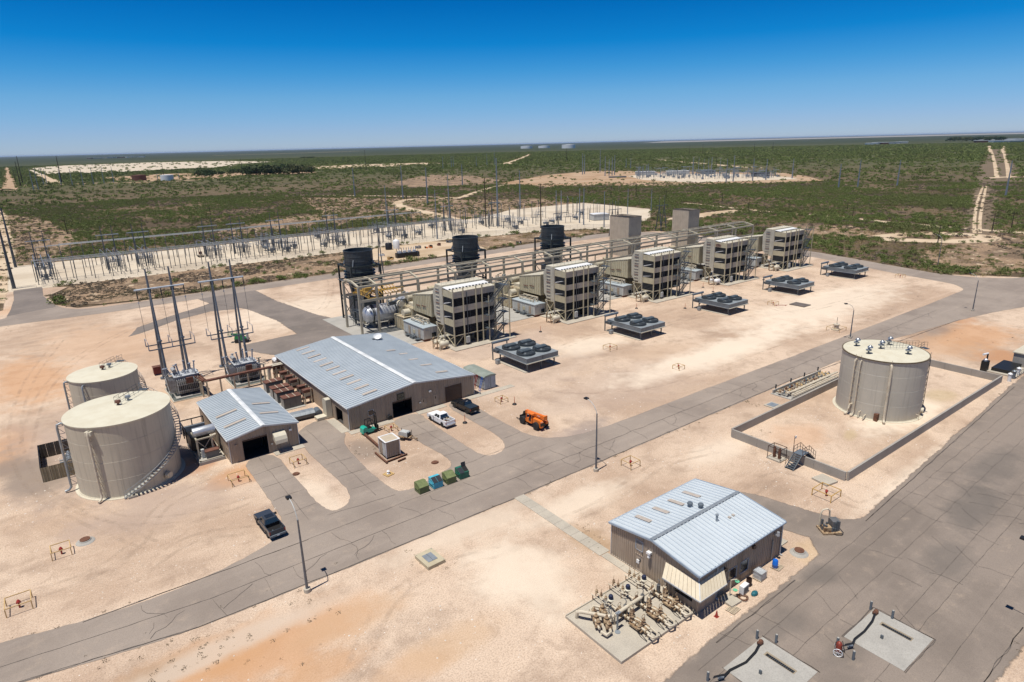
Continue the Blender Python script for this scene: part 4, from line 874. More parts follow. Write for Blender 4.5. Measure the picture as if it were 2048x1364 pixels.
def unit_turbine():
    t = thing('turbine_block', '', 'turbine', (UX[0], 142, 0))
    MB().box(.2, 0, .2, 11, 4.5, 5.6).build('accessory_enclosure', BEIGER, t)
    for i in range(7): MB().box(.08, .2+i*.62, .4, .2, .3+i*.62, 5.4).build('enclosure_rib', BEIGE, t)
    MB().box(.2, 4.6, .2, 12, 13.4, 5.2).build('turbine_enclosure', BEIGE, t)
    MB().box(1, 1, 5.6, 6, 3.5, 6.6).build('roof_unit', CREAM, t); MB().box(.6, .4, 5.6, 10.6, 4.2, 5.75).build('roof_deck', BEIGER, t)
    for i in range(6): MB().box(.5+i*1.9, 4.8, 5.2, .7+i*1.9, 13.2, 5.45).build('roof_rib', PIPEW, t)
    mb = MB().lathe([(.0, 0), (1.0, .1), (1.1, .5), (1.1, 3.5), (.9, 3.9), (0.02, 4)], (2, 6.6, 7.0), 16, 'x'); mb.build('air_receiver', CREAM, t, smooth=True)
    MB().lathe([(.9, 0), (.9, 3.6), (.4, 3.9)], (7.2, 8.5, 7.0), 14, 'x').build('exhaust_fan', BEIGER, t, smooth=True)
    MB().cyl((-1.6, 2.0, 4.4), (.2, 2.0, 4.4), .9, n=16).cyl((-.6, 4.2, 6.2), (-.6, 5.6, 6.2), .75, n=14).build('vent_fan', CREAM, t, smooth=True)
    MB().box(-2.2, .5, .2, .1, 5.6, 3.4).build('side_module', BEIGER, t); MB().box(-2.3, .4, 3.4, .1, 5.7, 3.55).build('module_roof', BEIGER, t)
    for i in range(6): MB().box(-2.32, .6+i*.95, .3, -2.2, .7+i*.95, 3.4).build('module_rib', BEIGE, t)
    mb = MB()
    for x, y, h in ((-2.8, 8, 7), (-1, 9.4, 8.2), (3, 14, 7.2), (7, 14.2, 6.2), (9.5, 14, 8)): mb.tube([(x, y, .2), (x, y, h), (x+.6, y+.2, h+.3), (x+1.4, y+.2, h+.3)], .17)
    mb.build('process_pipe', PIPEW, t, smooth=True)
    mb = MB()
    for i, (x, y, z, s) in enumerate(((1, 14.4, 3.6, 1.6), (4, 15, 5, 1.3), (6.6, 14.6, 3, 1.8), (9, 15.3, 4.2, 1.2), (5, 13.7, 6.3, .9))): mb.cb((x, y, z), s, s*.8, s)
    mb.build('lube_module', GREYP, t)
    mb = MB().box(-3.2, 14, .1, 11, 21, .5)
    for x in (-3, 0, 3, 6, 9): mb.beam((x, 14.5, .5), (x, 20.5, 4.5), .16).beam((x, 20.5, .5), (x, 14.5, 4.5), .16)
    mb.build('pipe_rack', DKGALV, t)
    MB().box(-4.0, 14.4, 3.6, 10, 15.2, 3.7).rail([(-4, 14.4, 3.7), (10, 14.4, 3.7)], 1, .025, 1.4).build('walkway', DKGALV, t)
    rr = random.Random(9)
    for i in range(30):
        x = rr.uniform(-3.5, 13); y = rr.uniform(5, 19); h = rr.uniform(4.5, 8.2); m_ = rr.choice([DKGALV, BLKFR, PIPEW, BEIGER, GALV, DKGALV]); r_ = rr.uniform(.08, .28); e = rr.uniform(-3.5, 3.5)
        if i % 3: MB().tube([(x, y, .4), (x, y, h-.4), (x+.3*(1 if e > 0 else -1), y, h), (x+e, y, h)], r_, 7).build('process_pipe', m_, t, smooth=True)
        else: MB().cb((x, y, h-2.5), rr.uniform(.7, 2.2), rr.uniform(.6, 1.6), rr.uniform(.6, 1.7)).cb((x, y, .2), .16, .16, h-2.6).build('equipment_box', m_, t)
    MB().prism([(4.6, 3), (13, 3), (13, 7.5), (7, 5.3), (4.6, 5.3)], 12.05, 14.5, 'x').build('exhaust_diffuser', BEIGER, t)
    return t
def cabin():
    t = thing('electrical_cabin', '', 'cabin', (UX[0]-3.2, 130.8, 0))
    MB().box(0, 0, .55, 3.7, 10, 3.35).build('cabin_shell', GREYP, t)
    mp = MB().box(-.03, 0, 0, 0, .06, 2.7).mesh('panel_joint', M('grey_joint', (.36, .37, .36)))
    for i in range(1, 11): piece('panel_joint', mp, t, (0, i*.92-.03, .6))
    mq = MB().box(0, -.03, 0, .06, 0, 2.7).mesh('panel_joint', M('grey_joint', (.36, .37, .36)))
    for i in range(1, 4): piece('panel_joint', mq, t, (i*.92, 0, .6))
    MB().prism([(-.15, 3.35), (3.85, 3.35), (3.85, 3.42), (1.85, 3.55), (-.15, 3.42)], -.15, 10.15, 'y').build('roof', M('cabin_roof', (.46, .52, .55), (.40, .46, .5), 1, .45, .2), t)
    for y in (1.6, 6.6): o = MB().box(-.07, y, .6, -.02, y+.95, 2.7).build('door', DOORT, t); MB().box(-.1, y+.1, 1.5, -.07, y+.2, 1.7).build('handle', DKGALV, o)
    MB().box(-.09, 4.2, 1.2, -.02, 5.2, 2.1).box(.0, -.2, 0, .0, -.2, 0).build('grille', BEIGE, t) if False else MB().box(-.09, 4.2, 1.2, -.02, 5.2, 2.1).build('grille', BEIGE, t)
    MB().box(2.2, -.1, .9, 3.4, -.02, 1.9).build('window', GLASS, t); MB().box(.4, -.07, .6, 1.4, -.02, 2.7).build('door', GREYP, t)
    MB().box(.1, .1, .1, 3.6, 9.9, .55).build('skirt', RUSTT, t)
    MB().box(-1.3, 1.2, .5, -.1, 2.8, .58).rail([(-1.3, 1.2, .58), (-1.3, 2.8, .58)], .9, .03, 1).build('steps', DKGALV, t); MB().box(-1.2, 6.2, .5, -.1, 7.8, .58).rail([(-1.2, 6.2, .58), (-1.2, 7.8, .58)], .9, .03, 1).build('steps', DKGALV, t)
    MB().box(-1.1, 3.5, .1, -.3, 5.3, .8).build('conduit_box', DKGALV, t)
    return t
def vessel(m):
    t = thing('gas_filter_vessel', '', 'vessel', (UX[0]-2.3, 123.0, 0))
    MB().lathe([(.05, -1.2), (.5, -1.1), (.75, -.8), (.75, .8), (.5, 1.1), (.05, 1.2)], (0, 0, 1.25), 18, 'x').build('shell', m, t, smooth=True)
    MB().lathe([(.05, -.9), (.4, -.85), (.5, -.6), (.5, .7), (.3, .9)], (-1.0, 1.4, 1.5), 14, 'x').build('shell', m, t, smooth=True)
    MB().box(-.8, -.5, .15, -.6, .5, .9).box(.6, -.5, .15, .8, .5, .9).build('saddle', CREAM, t)
    MB().tube([(-1.7, .2, .2), (-1.7, .2, 2.1), (-1.2, 1.2, 2.3), (-1.0, 1.4, 1.8)], .13).tube([(-2.1, 1.5, .2), (-2.1, 1.5, 2.6), (-1.4, 2.2, 2.6), (-1.4, 2.2, .2)], .1).build('process_pipe', PIPER, t, smooth=True)
    MB().cyl((0, 0, 1.9), (0, 0, 2.2), .35, n=14).cyl((-1.5, -.6, .2), (-1.5, -.6, 1.2), .16, n=8).build('nozzle', m, t)
    return t
du = unit_duct(); spread(du, (UX[0], 132.6, 0), ['%s cream ribbed duct on beige legs, running back from the %s intake tower' % (a, b_) for a, b_ in (('First', 'nearest'), ('Second', 'second'), ('Middle', 'middle'), ('Fourth', 'fourth'), ('Last', 'farthest'))], 'ribbed intake ducts')
tu = unit_turbine(); spread(tu, (UX[0], 142, 0), ['rust-streaked beige turbine housing under the crane gantry behind the %s intake tower' % a for a in ordn], 'turbine housings')
cb_ = cabin(); spread(cb_, (UX[0]-3.2, 130.8, 0), ['pale grey cabin beside the nearest intake tower, next to the workshop roof', 'pale grey cabin between the nearest and second intake towers', 'pale grey cabin between the second and middle intake towers', 'pale grey cabin between the middle and fourth intake towers', 'pale grey cabin beside the farthest intake tower'], 'grey electrical cabins')
ve = vessel(CREAM); VS = spread(ve, (UX[0]-2.3, 123, 0), ['tan filter vessel at the foot of the nearest intake tower', 'tan filter vessel at the foot of the second intake tower', 'tan filter vessel at the foot of the middle intake tower', 'white and silver filter vessel at the foot of the fourth intake tower', 'tan filter vessel at the foot of the farthest intake tower'], 'filter vessels')
for o in list(bpy.data.objects):
    if o.parent == VS[3] and o.name.startswith('shell'): o.data = o.data.copy(); o.data.materials[0] = WHITE
# fan coolers
FANC = M('fan_cover_grey', (.10, .125, .14), (.07, .09, .10), 2, .5, .2)
def cooler():
    t = thing('fan_cooler', '', 'cooler', (76.4, 97.6, 0))
    W, L, z0, z1 = 8.5, 11.0, 2.05, 3.0
    for i, (xa, xb) in enumerate(((0, 4.2), (4.3, W))):
        MB().box(xa, 0, z0, xb, L, z1).build('plenum_box', STEELB, t); MB().box(xa-.04, -.04, z1, xb+.04, L+.04, z1+.03).build('plenum_deck', M('plenum_top', (.29, .32, .335), (.22, .25, .265), .8, .5, .1), t)
        MB().box(xa-.1, -.25, z0-.22, xb+.1, 0, z0-.08).build('lip', CREAM, t)
    MB().box(-.15, -.1, z0-.2, W+.1, L+.1, z0-.02).build('tube_bundle', GALV, t)
    gm = None
    for fx in (2.1, 6.4):
        for fy in (2.9, 8.0):
            f = MB().lathe([(2.02, z1), (1.98, z1+.5), (1.88, z1+.5), (1.88, z1+.32), (.05, z1+.32)], (fx, fy, 0), 28).build('fan_ring', FAN, t, smooth=True)
            g = MB()
            for k in range(20): a = 2*PI*k/20; g.beam((fx+.2*math.cos(a), fy+.2*math.sin(a), z1+.56), (fx+1.95*math.cos(a), fy+1.95*math.sin(a), z1+.54), .03)
            for rr in (.6, 1.0, 1.4, 1.95): g.tube([(fx+rr*math.cos(2*PI*k/20), fy+rr*math.sin(2*PI*k/20), z1+.56) for k in range(21)], .018, 4)
            g.build('fan_guard', DKGALV, t)
            b_ = MB()
            for k in range(4): a = PI/4+PI/2*k; b_.beam((fx+.15*math.cos(a), fy+.15*math.sin(a), z1+.40), (fx+1.6*math.cos(a), fy+1.6*math.sin(a), z1+.44), .34, .03)
            b_.cyl((fx, fy, z1+.34), (fx, fy, z1+.5), .25, n=10).build('fan_blades', STEELB, t)
            MB().prism([(-.6, 0), (.6, 0), (.6, .2), (.4, .42), (-.4, .42), (-.6, .2)], -1.75, 1.0, 'x').build('drive_cover', FANC, t, (fx+.1, fy+.15, z1+.6))
            MB().cyl((fx+(.9 if fx < 4 else -1.5), fy-.1, z1+.05), (fx+(.9 if fx < 4 else -1.5), fy-.1, z1+.7), .2, n=10).build('fan_motor', PIPER, t) if fx < 4 else None
    for x, y in ((.6, .6), (W-.6, .6), (.6, L-1), (W-.6, L-1), (W/2, .6), (W/2, L-1)):
        MB().box(x-.11, y-.11, .1, x+.11, y+.11, z0-.2).build('leg', DKGALV, t)
        MB().beam((x, y, 1.1), (x+(.7 if x < 4 else -.7), y, z0-.25), .08).beam((x, y, 1.1), (x, y+(.7 if y < 5 else -.7), z0-.25), .08).build('knee_brace', DKGALV, t)
    MB().box(-.3, .1, -.02, 1.1, L+.3, .13).box(W-1.1, .1, -.02, W+.2, L+.3, .13).build('footing', CON, t)
    MB().cyl((-.5, L+.4, z1+.9), (4.0, L+.4, z1+.9), .3, n=14).build('header_pipe', STEELB, t, smooth=True)
    mb = MB().beam((-.4, L+.4, .1), (-.4, L+.4, z1+.7), .2).beam((3.5, L+.4, z1), (3.5, L+.4, z1+.7), .2).box(-.6, L-1.5, z0, .0, L+.3, z0+.6).rail([(-.7, L-1.6, z0+.1), (-.7, L+.3, z0+.1)], 1.0, .02, .9); mb.build('header_frame', DKGALV, t)
    MB().box(-1.5, L-2.8, .1, -.7, L-2.0, .95).build('control_box', GALV, t)
    return t
co = cooler(); spread(co, (76.4, 97.6, 0), ['flat grey cooler with four fans nearest the workshop and its storage container', 'flat grey cooler with four fans, second along the row from the workshop', 'middle one of the five flat four-fan grey coolers', 'fourth flat four-fan grey cooler, just before the last one', 'flat four-fan grey cooler farthest along the row, next to the perimeter road'], 'four-fan coolers')
# crane gantry: one long structure
t = thing('crane_gantry', 'long tan steel crane gantry with arched open roof frames running over all the turbine housings', 'gantry')
bx = [62.6, 67.4]+[79.2+11.55*i for i in range(14)]; y0, y1, ze = 146.6, 155.8, 12.2; arch = [(y1, ze), (153.6, ze+.75), (150.6, ze+.85), (y0, ze)]
for i, x in enumerate(bx):
    o = MB(); pts = [(x, *q) for q in arch]
    for a, b_ in zip(pts, pts[1:]): o.beam(a, b_, .42, .42)
    o.build('roof_bent', GANT, t)
    for y in (y0, y1):
        if i == 0 or i == len(bx)-1 or y == y0 or True: MB().box(x-.27, y-.25, .1, x+.27, y+.25, ze-.1).build('column', GANT, t)
def run(nm, y, z, w, h, xa=bx[0], xb=bx[-1], mat=GANT):
    for a, b_ in zip(bx, bx[1:]): MB().beam((a+.01, y, z), (b_-.01, y, z), w, h).build(nm, mat, t)
run('eave_beam', y0, ze-.1, .42, .5); run('eave_beam', y1, ze-.1, .42, .5); run('purlin', 153.6, ze+.8, .28, .3); run('purlin', 150.6, ze+.95, .28, .3); run('purlin', 148.6, ze+.5, .2, .22)
run('runway_beam', y0-.1, 8.5, .44, .65); run('runway_beam', y1+.1, 8.5, .34, .55)
for i, (a, b_) in enumerate(zip(bx, bx[1:])):
    if i % 3 == 0: MB().beam((a+.3, y0, 9), (b_-.3 if b_-a < 6 else a+5, y0, ze-.3), .16).build('brace', GANT, t); MB().beam((b_-.3, y1, 9), (b_-5 if b_-a > 6 else a+.3, y1, ze-.3), .16).build('brace', GANT, t)
    if i % 2: MB().beam((a, y0, ze+.1), (b_, 153.6, ze+.7), .08).build('roof_brace', GANT, t)
    else: MB().beam((b_, y0, ze+.1), (a, 153.6, ze+.7), .08).build('roof_brace', GANT, t)
# yellow bridge crane
t = thing('bridge_crane', 'yellow lattice bridge crane parked at the near end of the gantry', 'crane', (66.8, 151.2, 8.9))
for s in (-1.3, 1.3):
    mb = MB()
    for y in (-4.2, 4.2): pass
    for dz in (0, 1.1): mb.beam((s, -4.4, dz+.1), (s, 4.4, dz+.1), .16)
    for i in range(8): y = -4.4+i*1.1; mb.beam((s, y, .1+1.1*(i % 2)), (s, y+1.1, 1.2-1.1*(i % 2)), .1); mb.beam((s, y, .1), (s, y, 1.2), .08)
    mb.build('girder', YEL, t)
MB().box(-1.9, -4.7, -.2, 1.9, -4.3, .25).build('end_carriage', YEL, t); MB().box(-1.9, 4.3, -.2, 1.9, 4.7, .25).build('end_carriage', YEL, t)
MB().box(-1, -1.2, 1.2, 1.0, .6, 2.0).cyl((-.9, -.3, 1.6), (.9, -.3, 1.6), .45, n=12).build('hoist', YEL, t)
mb = MB()
for i in range(7):
    x = 2.2+i*.9; mb.beam((x, -3, .2), (x+.8, 2.6, 1.2), .13).beam((x, 2.6, .2), (x+.8, -3, 1.2), .13)
mb.beam((2, -3, 1.2), (9, -3, 1.2), .18).beam((2, 2.6, 1.2), (9, 2.6, 1.2), .18).beam((2, -3, .2), (9, -3, .2), .18).beam((2, 2.6, .2), (9, 2.6, .2), .18); mb.build('service_platform', YEL, t)
# exhaust stacks
def stack():
    t = thing('exhaust_stack', '', 'stack', (69.9, 161.6, 0))
    MB().lathe([(3.75, 15.0), (3.8, 18.75), (3.9, 18.75), (3.9, 19.0), (3.62, 19.0), (3.6, 12)], n=40).build('stack_shell', BLACKS, t, smooth=True)
    MB().lathe([(3.4, 10.8), (3.45, 15.0)], n=32).build('stack_throat', BLACKS, t, smooth=True)
    for z in (11.6, 12.4, 13.2): MB().lathe([(3.5, z), (4.2, z+.1), (4.2, z+.25), (3.5, z+.3)], n=32).build('stack_ring', BLKFR, t, smooth=True)
    for k in range(12): a = PI/6*k; MB().beam((3.78*math.cos(a), 3.78*math.sin(a), 15.1), (3.8*math.cos(a), 3.8*math.sin(a), 18.6), .05).build('seam', BLACKS, t)
    for z in (16.2, 17.4): MB().lathe([(3.79, z), (3.84, z+.02), (3.84, z+.1), (3.79, z+.12)], n=40).build('seam', BLACKS, t, smooth=True)
    for k in range(4): a = PI/4+PI/2*k; c, s = math.cos(a), math.sin(a); MB().prism([(3.8, 15.2), (4.6, 15.2), (3.8, 16.8)], -.06, .06, 'y').build('gusset', GALV, t, (0, 0, 0), rz=a)
    h = 4.15
    for x in (-h, h):
        for y in (-h, h): MB().box(x-.2, y-.2, .1, x+.2, y+.2, 15.2).build('column', BLKFR, t)
    for z in (15.0, 11.0, 6.5):
        for a, b_ in (((-h, -h), (h, -h)), ((h, -h), (h, h)), ((h, h), (-h, h)), ((-h, h), (-h, -h))): MB().beam((*a, z), (*b_, z), .3, .42 if z > 12 else .26).build('frame_beam', BLKFR, t)
    MB().box(-h-.7, -h-.7, 11.0, h+.7, -h+.3, 11.06).box(-h-.7, -h, 11.0, -h+.3, h, 11.06).box(h-.3, -h, 11.0, h+.7, h, 11.06).build('walkway', DKGALV, t)
    MB().rail([(-h-.7, h, 11.06), (-h-.7, -h-.7, 11.06), (h+.7, -h-.7, 11.06), (h+.7, h, 11.06)], 1.0, .025, 1.5).build('handrail', DKGALV, t)
    for a, b_ in (((-h, -h, .3), (-h, h, 6.4)), ((-h, h, .3), (-h, -h, 6.4)), ((h, -h, 6.5), (h, h, 11)), ((-h, -h, 6.4), (-h, h, 10.9))): MB().beam(a, b_, .14).build('brace', BLKFR, t)
    MB().lathe([(2.4, 6), (3.4, 10.8)], n=24).box(-2.6, -3, .6, 2.6, 3, 6.2).build('silencer_base', DKGALV, t)
    return t
st = stack(); spread(st, (69.9, 161.6, 0), ['black open-topped exhaust stack at the near left end of the gantry', 'middle black round exhaust stack in front of the substation yard', 'farthest of the three black round exhaust stacks'], 'black exhaust stacks', ks=(1, 2))
# the last bay of stairs and pipes on stack frames omitted; two square tan stacks
def sqstack(lab, x, y):
    t = thing('square_stack', lab, 'stack', (x, y, 0)); tp = M('tan_stack_clad', (.50, .42, .32), (.43, .36, .275), .5, .6, streak=.3)
    for i in range(8): MB().box(-4.1+i*1.03, -3.6, 5, -4.1+i*1.03+1.01, -3.5, 19.9).build('cladding_panel', tp, t)
    for i in range(7): MB().box(-4.12, -3.5+i*1.0, 5, -4.02, -3.5+i*1.0+.98, 19.9).build('cladding_panel', tp, t)
    MB().box(-4.0, -3.5, 5, 4.0, 3.4, 19.5).box(-4.0, 3.3, 5, 4.1, 3.5, 19.9).box(4.0, -3.5, 5, 4.12, 3.4, 19.9).build('stack_core', tp, t)
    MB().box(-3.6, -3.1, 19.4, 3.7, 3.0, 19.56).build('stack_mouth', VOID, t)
    mb = MB()
    for a, b_ in (((-4.1, -3.6), (4.1, -3.6)), ((4.1, -3.6), (4.1, 3.5)), ((4.1, 3.5), (-4.1, 3.5)), ((-4.1, 3.5), (-4.1, -3.6))): mb.beam((*a, 19.95), (*b_, 19.95), .18, .12)
    mb.build('stack_rim', M('stack_rim_dark', (.07, .06, .05)), t)
    for x_ in (-3.8, 3.8):
        for y_ in (-3.3, 3.2): MB().box(x_-.25, y_-.25, .1, x_+.25, y_+.25, 5).build('column', GANT, t)
    t.scale = (.80, 1.33 if x < 200 else 1.1, .953)
    return t
sqstack('left one of two square tan stacks with dark open tops', 175.75, 164.5); sqstack('right one of two square tan stacks with dark open tops', 208, 162.8)
# silver exhaust duct of the first unit
t = thing('silver_exhaust_duct', 'big shiny silver drum-shaped duct under the near end of the gantry', 'duct', (70.6, 151.5, 3.5), R(-4))
MB().lathe([(.3, -5.0), (1.5, -4.8), (2.1, -4.2), (2.35, -3.2), (2.35, 3.2), (2.2, 3.8)], (0, 0, 0), 32, 'x').build('drum', ALU, t, smooth=True)
MB().add([(3.6, -2, -.6), (3.6, 2, -.6), (3.6, 2, 1.9), (3.6, -2, 1.9), (8.0, -1.2, 3.2), (8.0, 1.4, 3.2), (8.2, 1.4, 4.2), (8.2, -1.2, 4.2)], [(0, 3, 2, 1), (4, 5, 6, 7), (0, 1, 5, 4), (1, 2, 6, 5), (2, 3, 7, 6), (3, 0, 4, 7)]).build('transition_cone', ALU, t)
for x in (-3.0, 3.3): MB().lathe([(2.36, x-.14), (2.5, x-.14), (2.5, x+.14), (2.36, x+.14)], (0, 0, 0), 32, 'x').build('flange_band', BLKFR, t, smooth=True)
MB().tube([(-2.6, -2.4*math.sin(a), 2.4*math.cos(a)) for a in [(-40+i*12)*PI/180 for i in range(12)]], .1, 6).build('cable_loop', BLK, t)
for x in (-2.8, 2.8): MB().box(x-.3, -1.6, -3.4, x+.3, 1.6, -2.0).build('saddle', DKGALV, t)
mb = MB()
for i in range(4): mb.box(-6+i*.1, -4.2-i*1.1, -3.4, 6, -3.9-i*1.1, -3.2)
mb.build('rail', DKGALV, t)
t = thing('access_ladder_frame', 'slim dark ladder frame standing in front of the silver duct', 'ladder', (64.8, 156.8, 0))
MB().rail([(0, 0, .1), (0, -3.2, .1)], 4.2, .05, 1.1).rail([(0, 0, 4.3), (0, -3.2, 4.3)], 1.0, .04, 1.1).box(-.4, -3.3, 4.2, 1.2, .1, 4.3).build('frame', DKGALV, t)
# ================================================================ TRANSFORMERS, LINE STRUCTURES, BUS DUCT
def aframe(label, x, y):
    t = thing('dead_end_structure', label, 'steel structure', (x, y, 0), 0, 'A-leg steel line structures by the transformers')
    for dx in (0, 4.1):
        for dy in (-2.6, 2.6):
            MB().cyl((dx, dy, .1), (dx, dy*.14, 19.4), .29, .15, 12).cyl((dx, dy, -.02), (dx, dy, .35), .7, n=14).build('leg', GALVP, t, smooth=True)
            MB().cyl((dx, dy*.6, 9.0), (dx, dy*.6, 9.25), .42, n=12).build('splice_collar', GALVP, t) if dy < 0 else None
        MB().cyl((dx, 0, 18.9), (dx-.05, 0, 23.4), .24, .15, 10).build('mast', GALVP, t, smooth=True); MB().box(dx-.3, -.45, 18.7, dx+.3, .45, 19.5).build('yoke', BLKFR, t)
    MB().cyl((-2.6, -.1, 19.5), (6.3, -.1, 19.5), .2, n=12).build('crossarm', M('arm_galv', (.5, .54, .58), rough=.4, metal=.3), t)
    for dy in (-1.9, 1.9): MB().beam((-2.2, dy, 7.6), (6.3, dy, 7.6), .16, .2).build('lower_beam', GALVP, t)
    for k, dx in enumerate((-2.2, 2.05, 6.2)):
        MB().lathe([(.1, -.2), (.11, -1.7)], (dx, -.1, 19.5), 8).build('insulator_string', BLKFR, t)
        for dy in (-1.9, 1.9): MB().cyl((dx, dy, 7.6), (dx, dy, 9.2), .1, .07, 8).build('post_insulator', PORC, t)
        MB().beam((dx, -1.9, 9.25), (dx, 1.9, 9.25), .07).build('bus_bar', ALU, t)
        MB().tube([(dx, -.1, 17.8), (dx+.05, -.2, 13), (dx, -.4, 9.3)], .035, 5).build('drop_conductor', DKGALV, t); MB().cyl((dx, -.1, 16.8), (dx, -.1, 17.1), .12, n=8).build('clamp', ALU, t)
    return t
GALVP = M('pole_grey', (.17, .195, .225), (.12, .14, .165), .6, .45, .35)
aframe('left tall twin A-leg line structure standing behind the two round tanks', 17.2, 141.8); aframe('right tall twin A-leg line structure in front of the green lift', 28.7, 141.6)
def transformer(x, y):
    t = thing('transformer', '', 'transformer', (x, y, 0), 0, 'main power transformers')
    MB().box(.9, 1.2, .45, 5.1, 4.3, 3.9).build('tank', GREYX, t); MB().box(.75, 1.05, 3.9, 5.25, 4.45, 4.02).build('tank_lid', M('lid_grey', (.46, .48, .5), (.35, .36, .37), 2, .5), t)
    rm = MB().box(0, 0, 0, .07, .95, 2.6).mesh('radiator_fin', GREYX); rm2 = MB().box(0, 0, 0, .95, .07, 2.6).mesh('radiator_fin', GREYX)
    for i in range(12): piece('radiator_fin', rm, t, (1.1+i*.33, .12, .9))
    for i in range(9): piece('radiator_fin', rm2, t, (-.1, 1.3+i*.33, .9))
    for i in range(12): piece('radiator_fin', rm, t, (1.1+i*.33, 4.42, .9))
    for z in (1.3, 2.5, 3.2): MB().box(1.0, .04, z, 5.0, .1, z+.12).build('stiffener', GREYX, t)
    MB().cyl((1.2, 2.2, 4.9), (1.2, 4.2, 4.9), .38, n=14).build('conservator', GREYX, t, smooth=True)
    MB().box(2.6, -.25, 2.8, 3.8, .1, 3.9).build('control_cabinet', RUSTT, t); MB().box(5.15, 1.5, 1.2, 5.9, 2.8, 3.2).build('tap_changer', GREYX, t)
    for i, (bx_, by, h, tl) in enumerate(((1.9, 2.0, 2.2, -.12), (3.0, 2.4, 2.5, 0), (4.5, 2.0, 2.2, .12), (.6, 3.3, 1.4, -.35))):
        prof = [(.24, 0), (.2, .3)]
        for k in range(8): z = .35+k*(h-.5)/8; prof += [(.17, z), (.10, z+(h-.5)/16)]
        prof += [(.08, h-.1), (.2, h-.05), (.2, h+.2), (.05, h+.25)]
        o = MB().lathe(prof, (0, 0, 0), 10).build('bushing', PORC, t, (bx_, by, 4.0), smooth=True); o.rotation_euler = (0, tl, 0)
        if i == 1: pass
    for i, (ax, ay) in enumerate(((-.1, 5.6), (1.9, 6.6), (4.6, 6.2))):
        MB().cyl((ax, ay, .1), (ax, ay, 3.4), .14, n=8).build('arrester_post', DKGALV, t); MB().lathe([(.12, 3.4), (.2, 3.5), (.13, 3.7), (.2, 3.9), (.13, 4.1), (.2, 4.3), (.1, 4.6), (.3, 4.7), (.3, 4.8), (.05, 4.9)], (ax, ay, 0), 10).build('surge_arrester', PORC, t, smooth=True)
    mb = MB()
    for i in range(5): mb.cyl((1.3+i*.8, 3.6, 4.0), (1.3+i*.8, 3.6, 4.5), .13, n=8)
    mb.build('low_bushing', PORC, t); MB().tube([(.2, 1, 1), (-.35, 1, 1.2), (-.35, 4, 3.6), (.9, 4.4, 4.3)], .09).tube([(5.1, 4, 3), (5.6, 4.2, 3.6), (5.2, 3, 4.2)], .08).build('oil_pipe', GREYX, t, smooth=True)
    mb = MB()
    for i in range(14): a = rnd.uniform(1, 5); b_ = rnd.uniform(1.3, 4.2); mb.cb((a, b_, 4.02), rnd.uniform(.15, .5), rnd.uniform(.15, .4), rnd.uniform(.1, .35), rnd.random())
    mb.build('lid_fitting', M('fitting_pale', (.42, .44, .46), (.2, .2, .2), 4, .5), t)
    MB().box(.6, .9, .1, 5.4, 4.6, .45).build('base_frame', BLKFR, t)
    return t
TX = [(16.6, 130.3), (27.2, 130.3)]
tr = transformer(*TX[0], ); tr.location = (16.4, 129.6, 0); tr['label'] = 'grey streaked power transformer just behind the big cream tank'
copy_tree(tr, (27.4, 129.6, 0), None, 'grey power transformer nearer the workshop, with its rusty box lit by the sun', 'main power transformers')
for i, x in enumerate((16.0, 27.0)):
    o = slab('transformer_foundation', x, 128.2, x+6.6, 137.5, .12, CON); MB().box(x+.25, 128.45, .125, x+6.35, 137.2, .135).build('oil_pit', M('pit_gravel', (.10, .115, .105), (.07, .08, .075), 2, .9), o); MB().box(x+.8, 129.2, .13, x+6.0, 134.6, .3).build('plinth', CON2, o)
# bus duct on rusty posts
t = thing('bus_duct', 'rust-topped bus duct on tan posts bent round behind the small garage', 'duct')
def duct(a, b_, w=.75, h=.32): MB().beam(a, b_, w, h).build('duct_section', RUSTT, t)
zd = 3.2
P = [(21.6, 131.6), (21.6, 127.3), (34.4, 127.3), (38, 127.4)]
for a, b_ in zip(P, P[1:]):
    L = math.hypot(b_[0]-a[0], b_[1]-a[1]); k = max(1, round(L/2.4))
    for i in range(k): q = lambda f: (a[0]+(b_[0]-a[0])*f, a[1]+(b_[1]-a[1])*f, zd); duct(q((i+.01)/k), q((i+.99)/k))
for x, y, z in ((21.6, 131.4, 3.4), (21.2, 129.2, 3), (22.0, 127.0, 3), (24.5, 127.3, 3), (27, 127.3, 3), (29.6, 127.3, 3), (32.0, 127.4, 3.1), (33.2, 131.6, 4.2), (35.2, 127.3, 3), (21.2, 127.6, 3), (33.2, 128.6, 3.6)):
    MB().box(x-.13, y-.13, .0, x+.13, y+.13, z).build('post', GANT, t); MB().box(x-.45, y-.12, z, x+.45, y+.12, z+.15).build('post_head', GANT, t)
for i in range(3): MB().beam((20.6+i*.5, 131.5, 3.6), (21.2+i*.4, 127.4, 3.42), .12).build('duct_strut', RUSTY, t)
for y in (124.2, 120.9, 118.4, 114.0, 111.5, 128.6):
    m = MB(); m.box(34.9, y-.55, 2.2, 36.6, y+.55, 2.75).box(34.9, y-.55, 1.1, 36.6, y+.55, 1.3); m.build('duct_bridge', RUSTT, t)
    for a in (-.5, .5): MB().box(35.0, y+a-.09, 0, 35.2, y+a+.09, 2.2).box(36.2, y+a-.09, 0, 36.4, y+a+.09, 2.9).build('post', GANT, t)
    MB().box(35.1, y-.3, 1.4, 36.3, y+.3, 2.1).build('duct_box', CREAM, t)
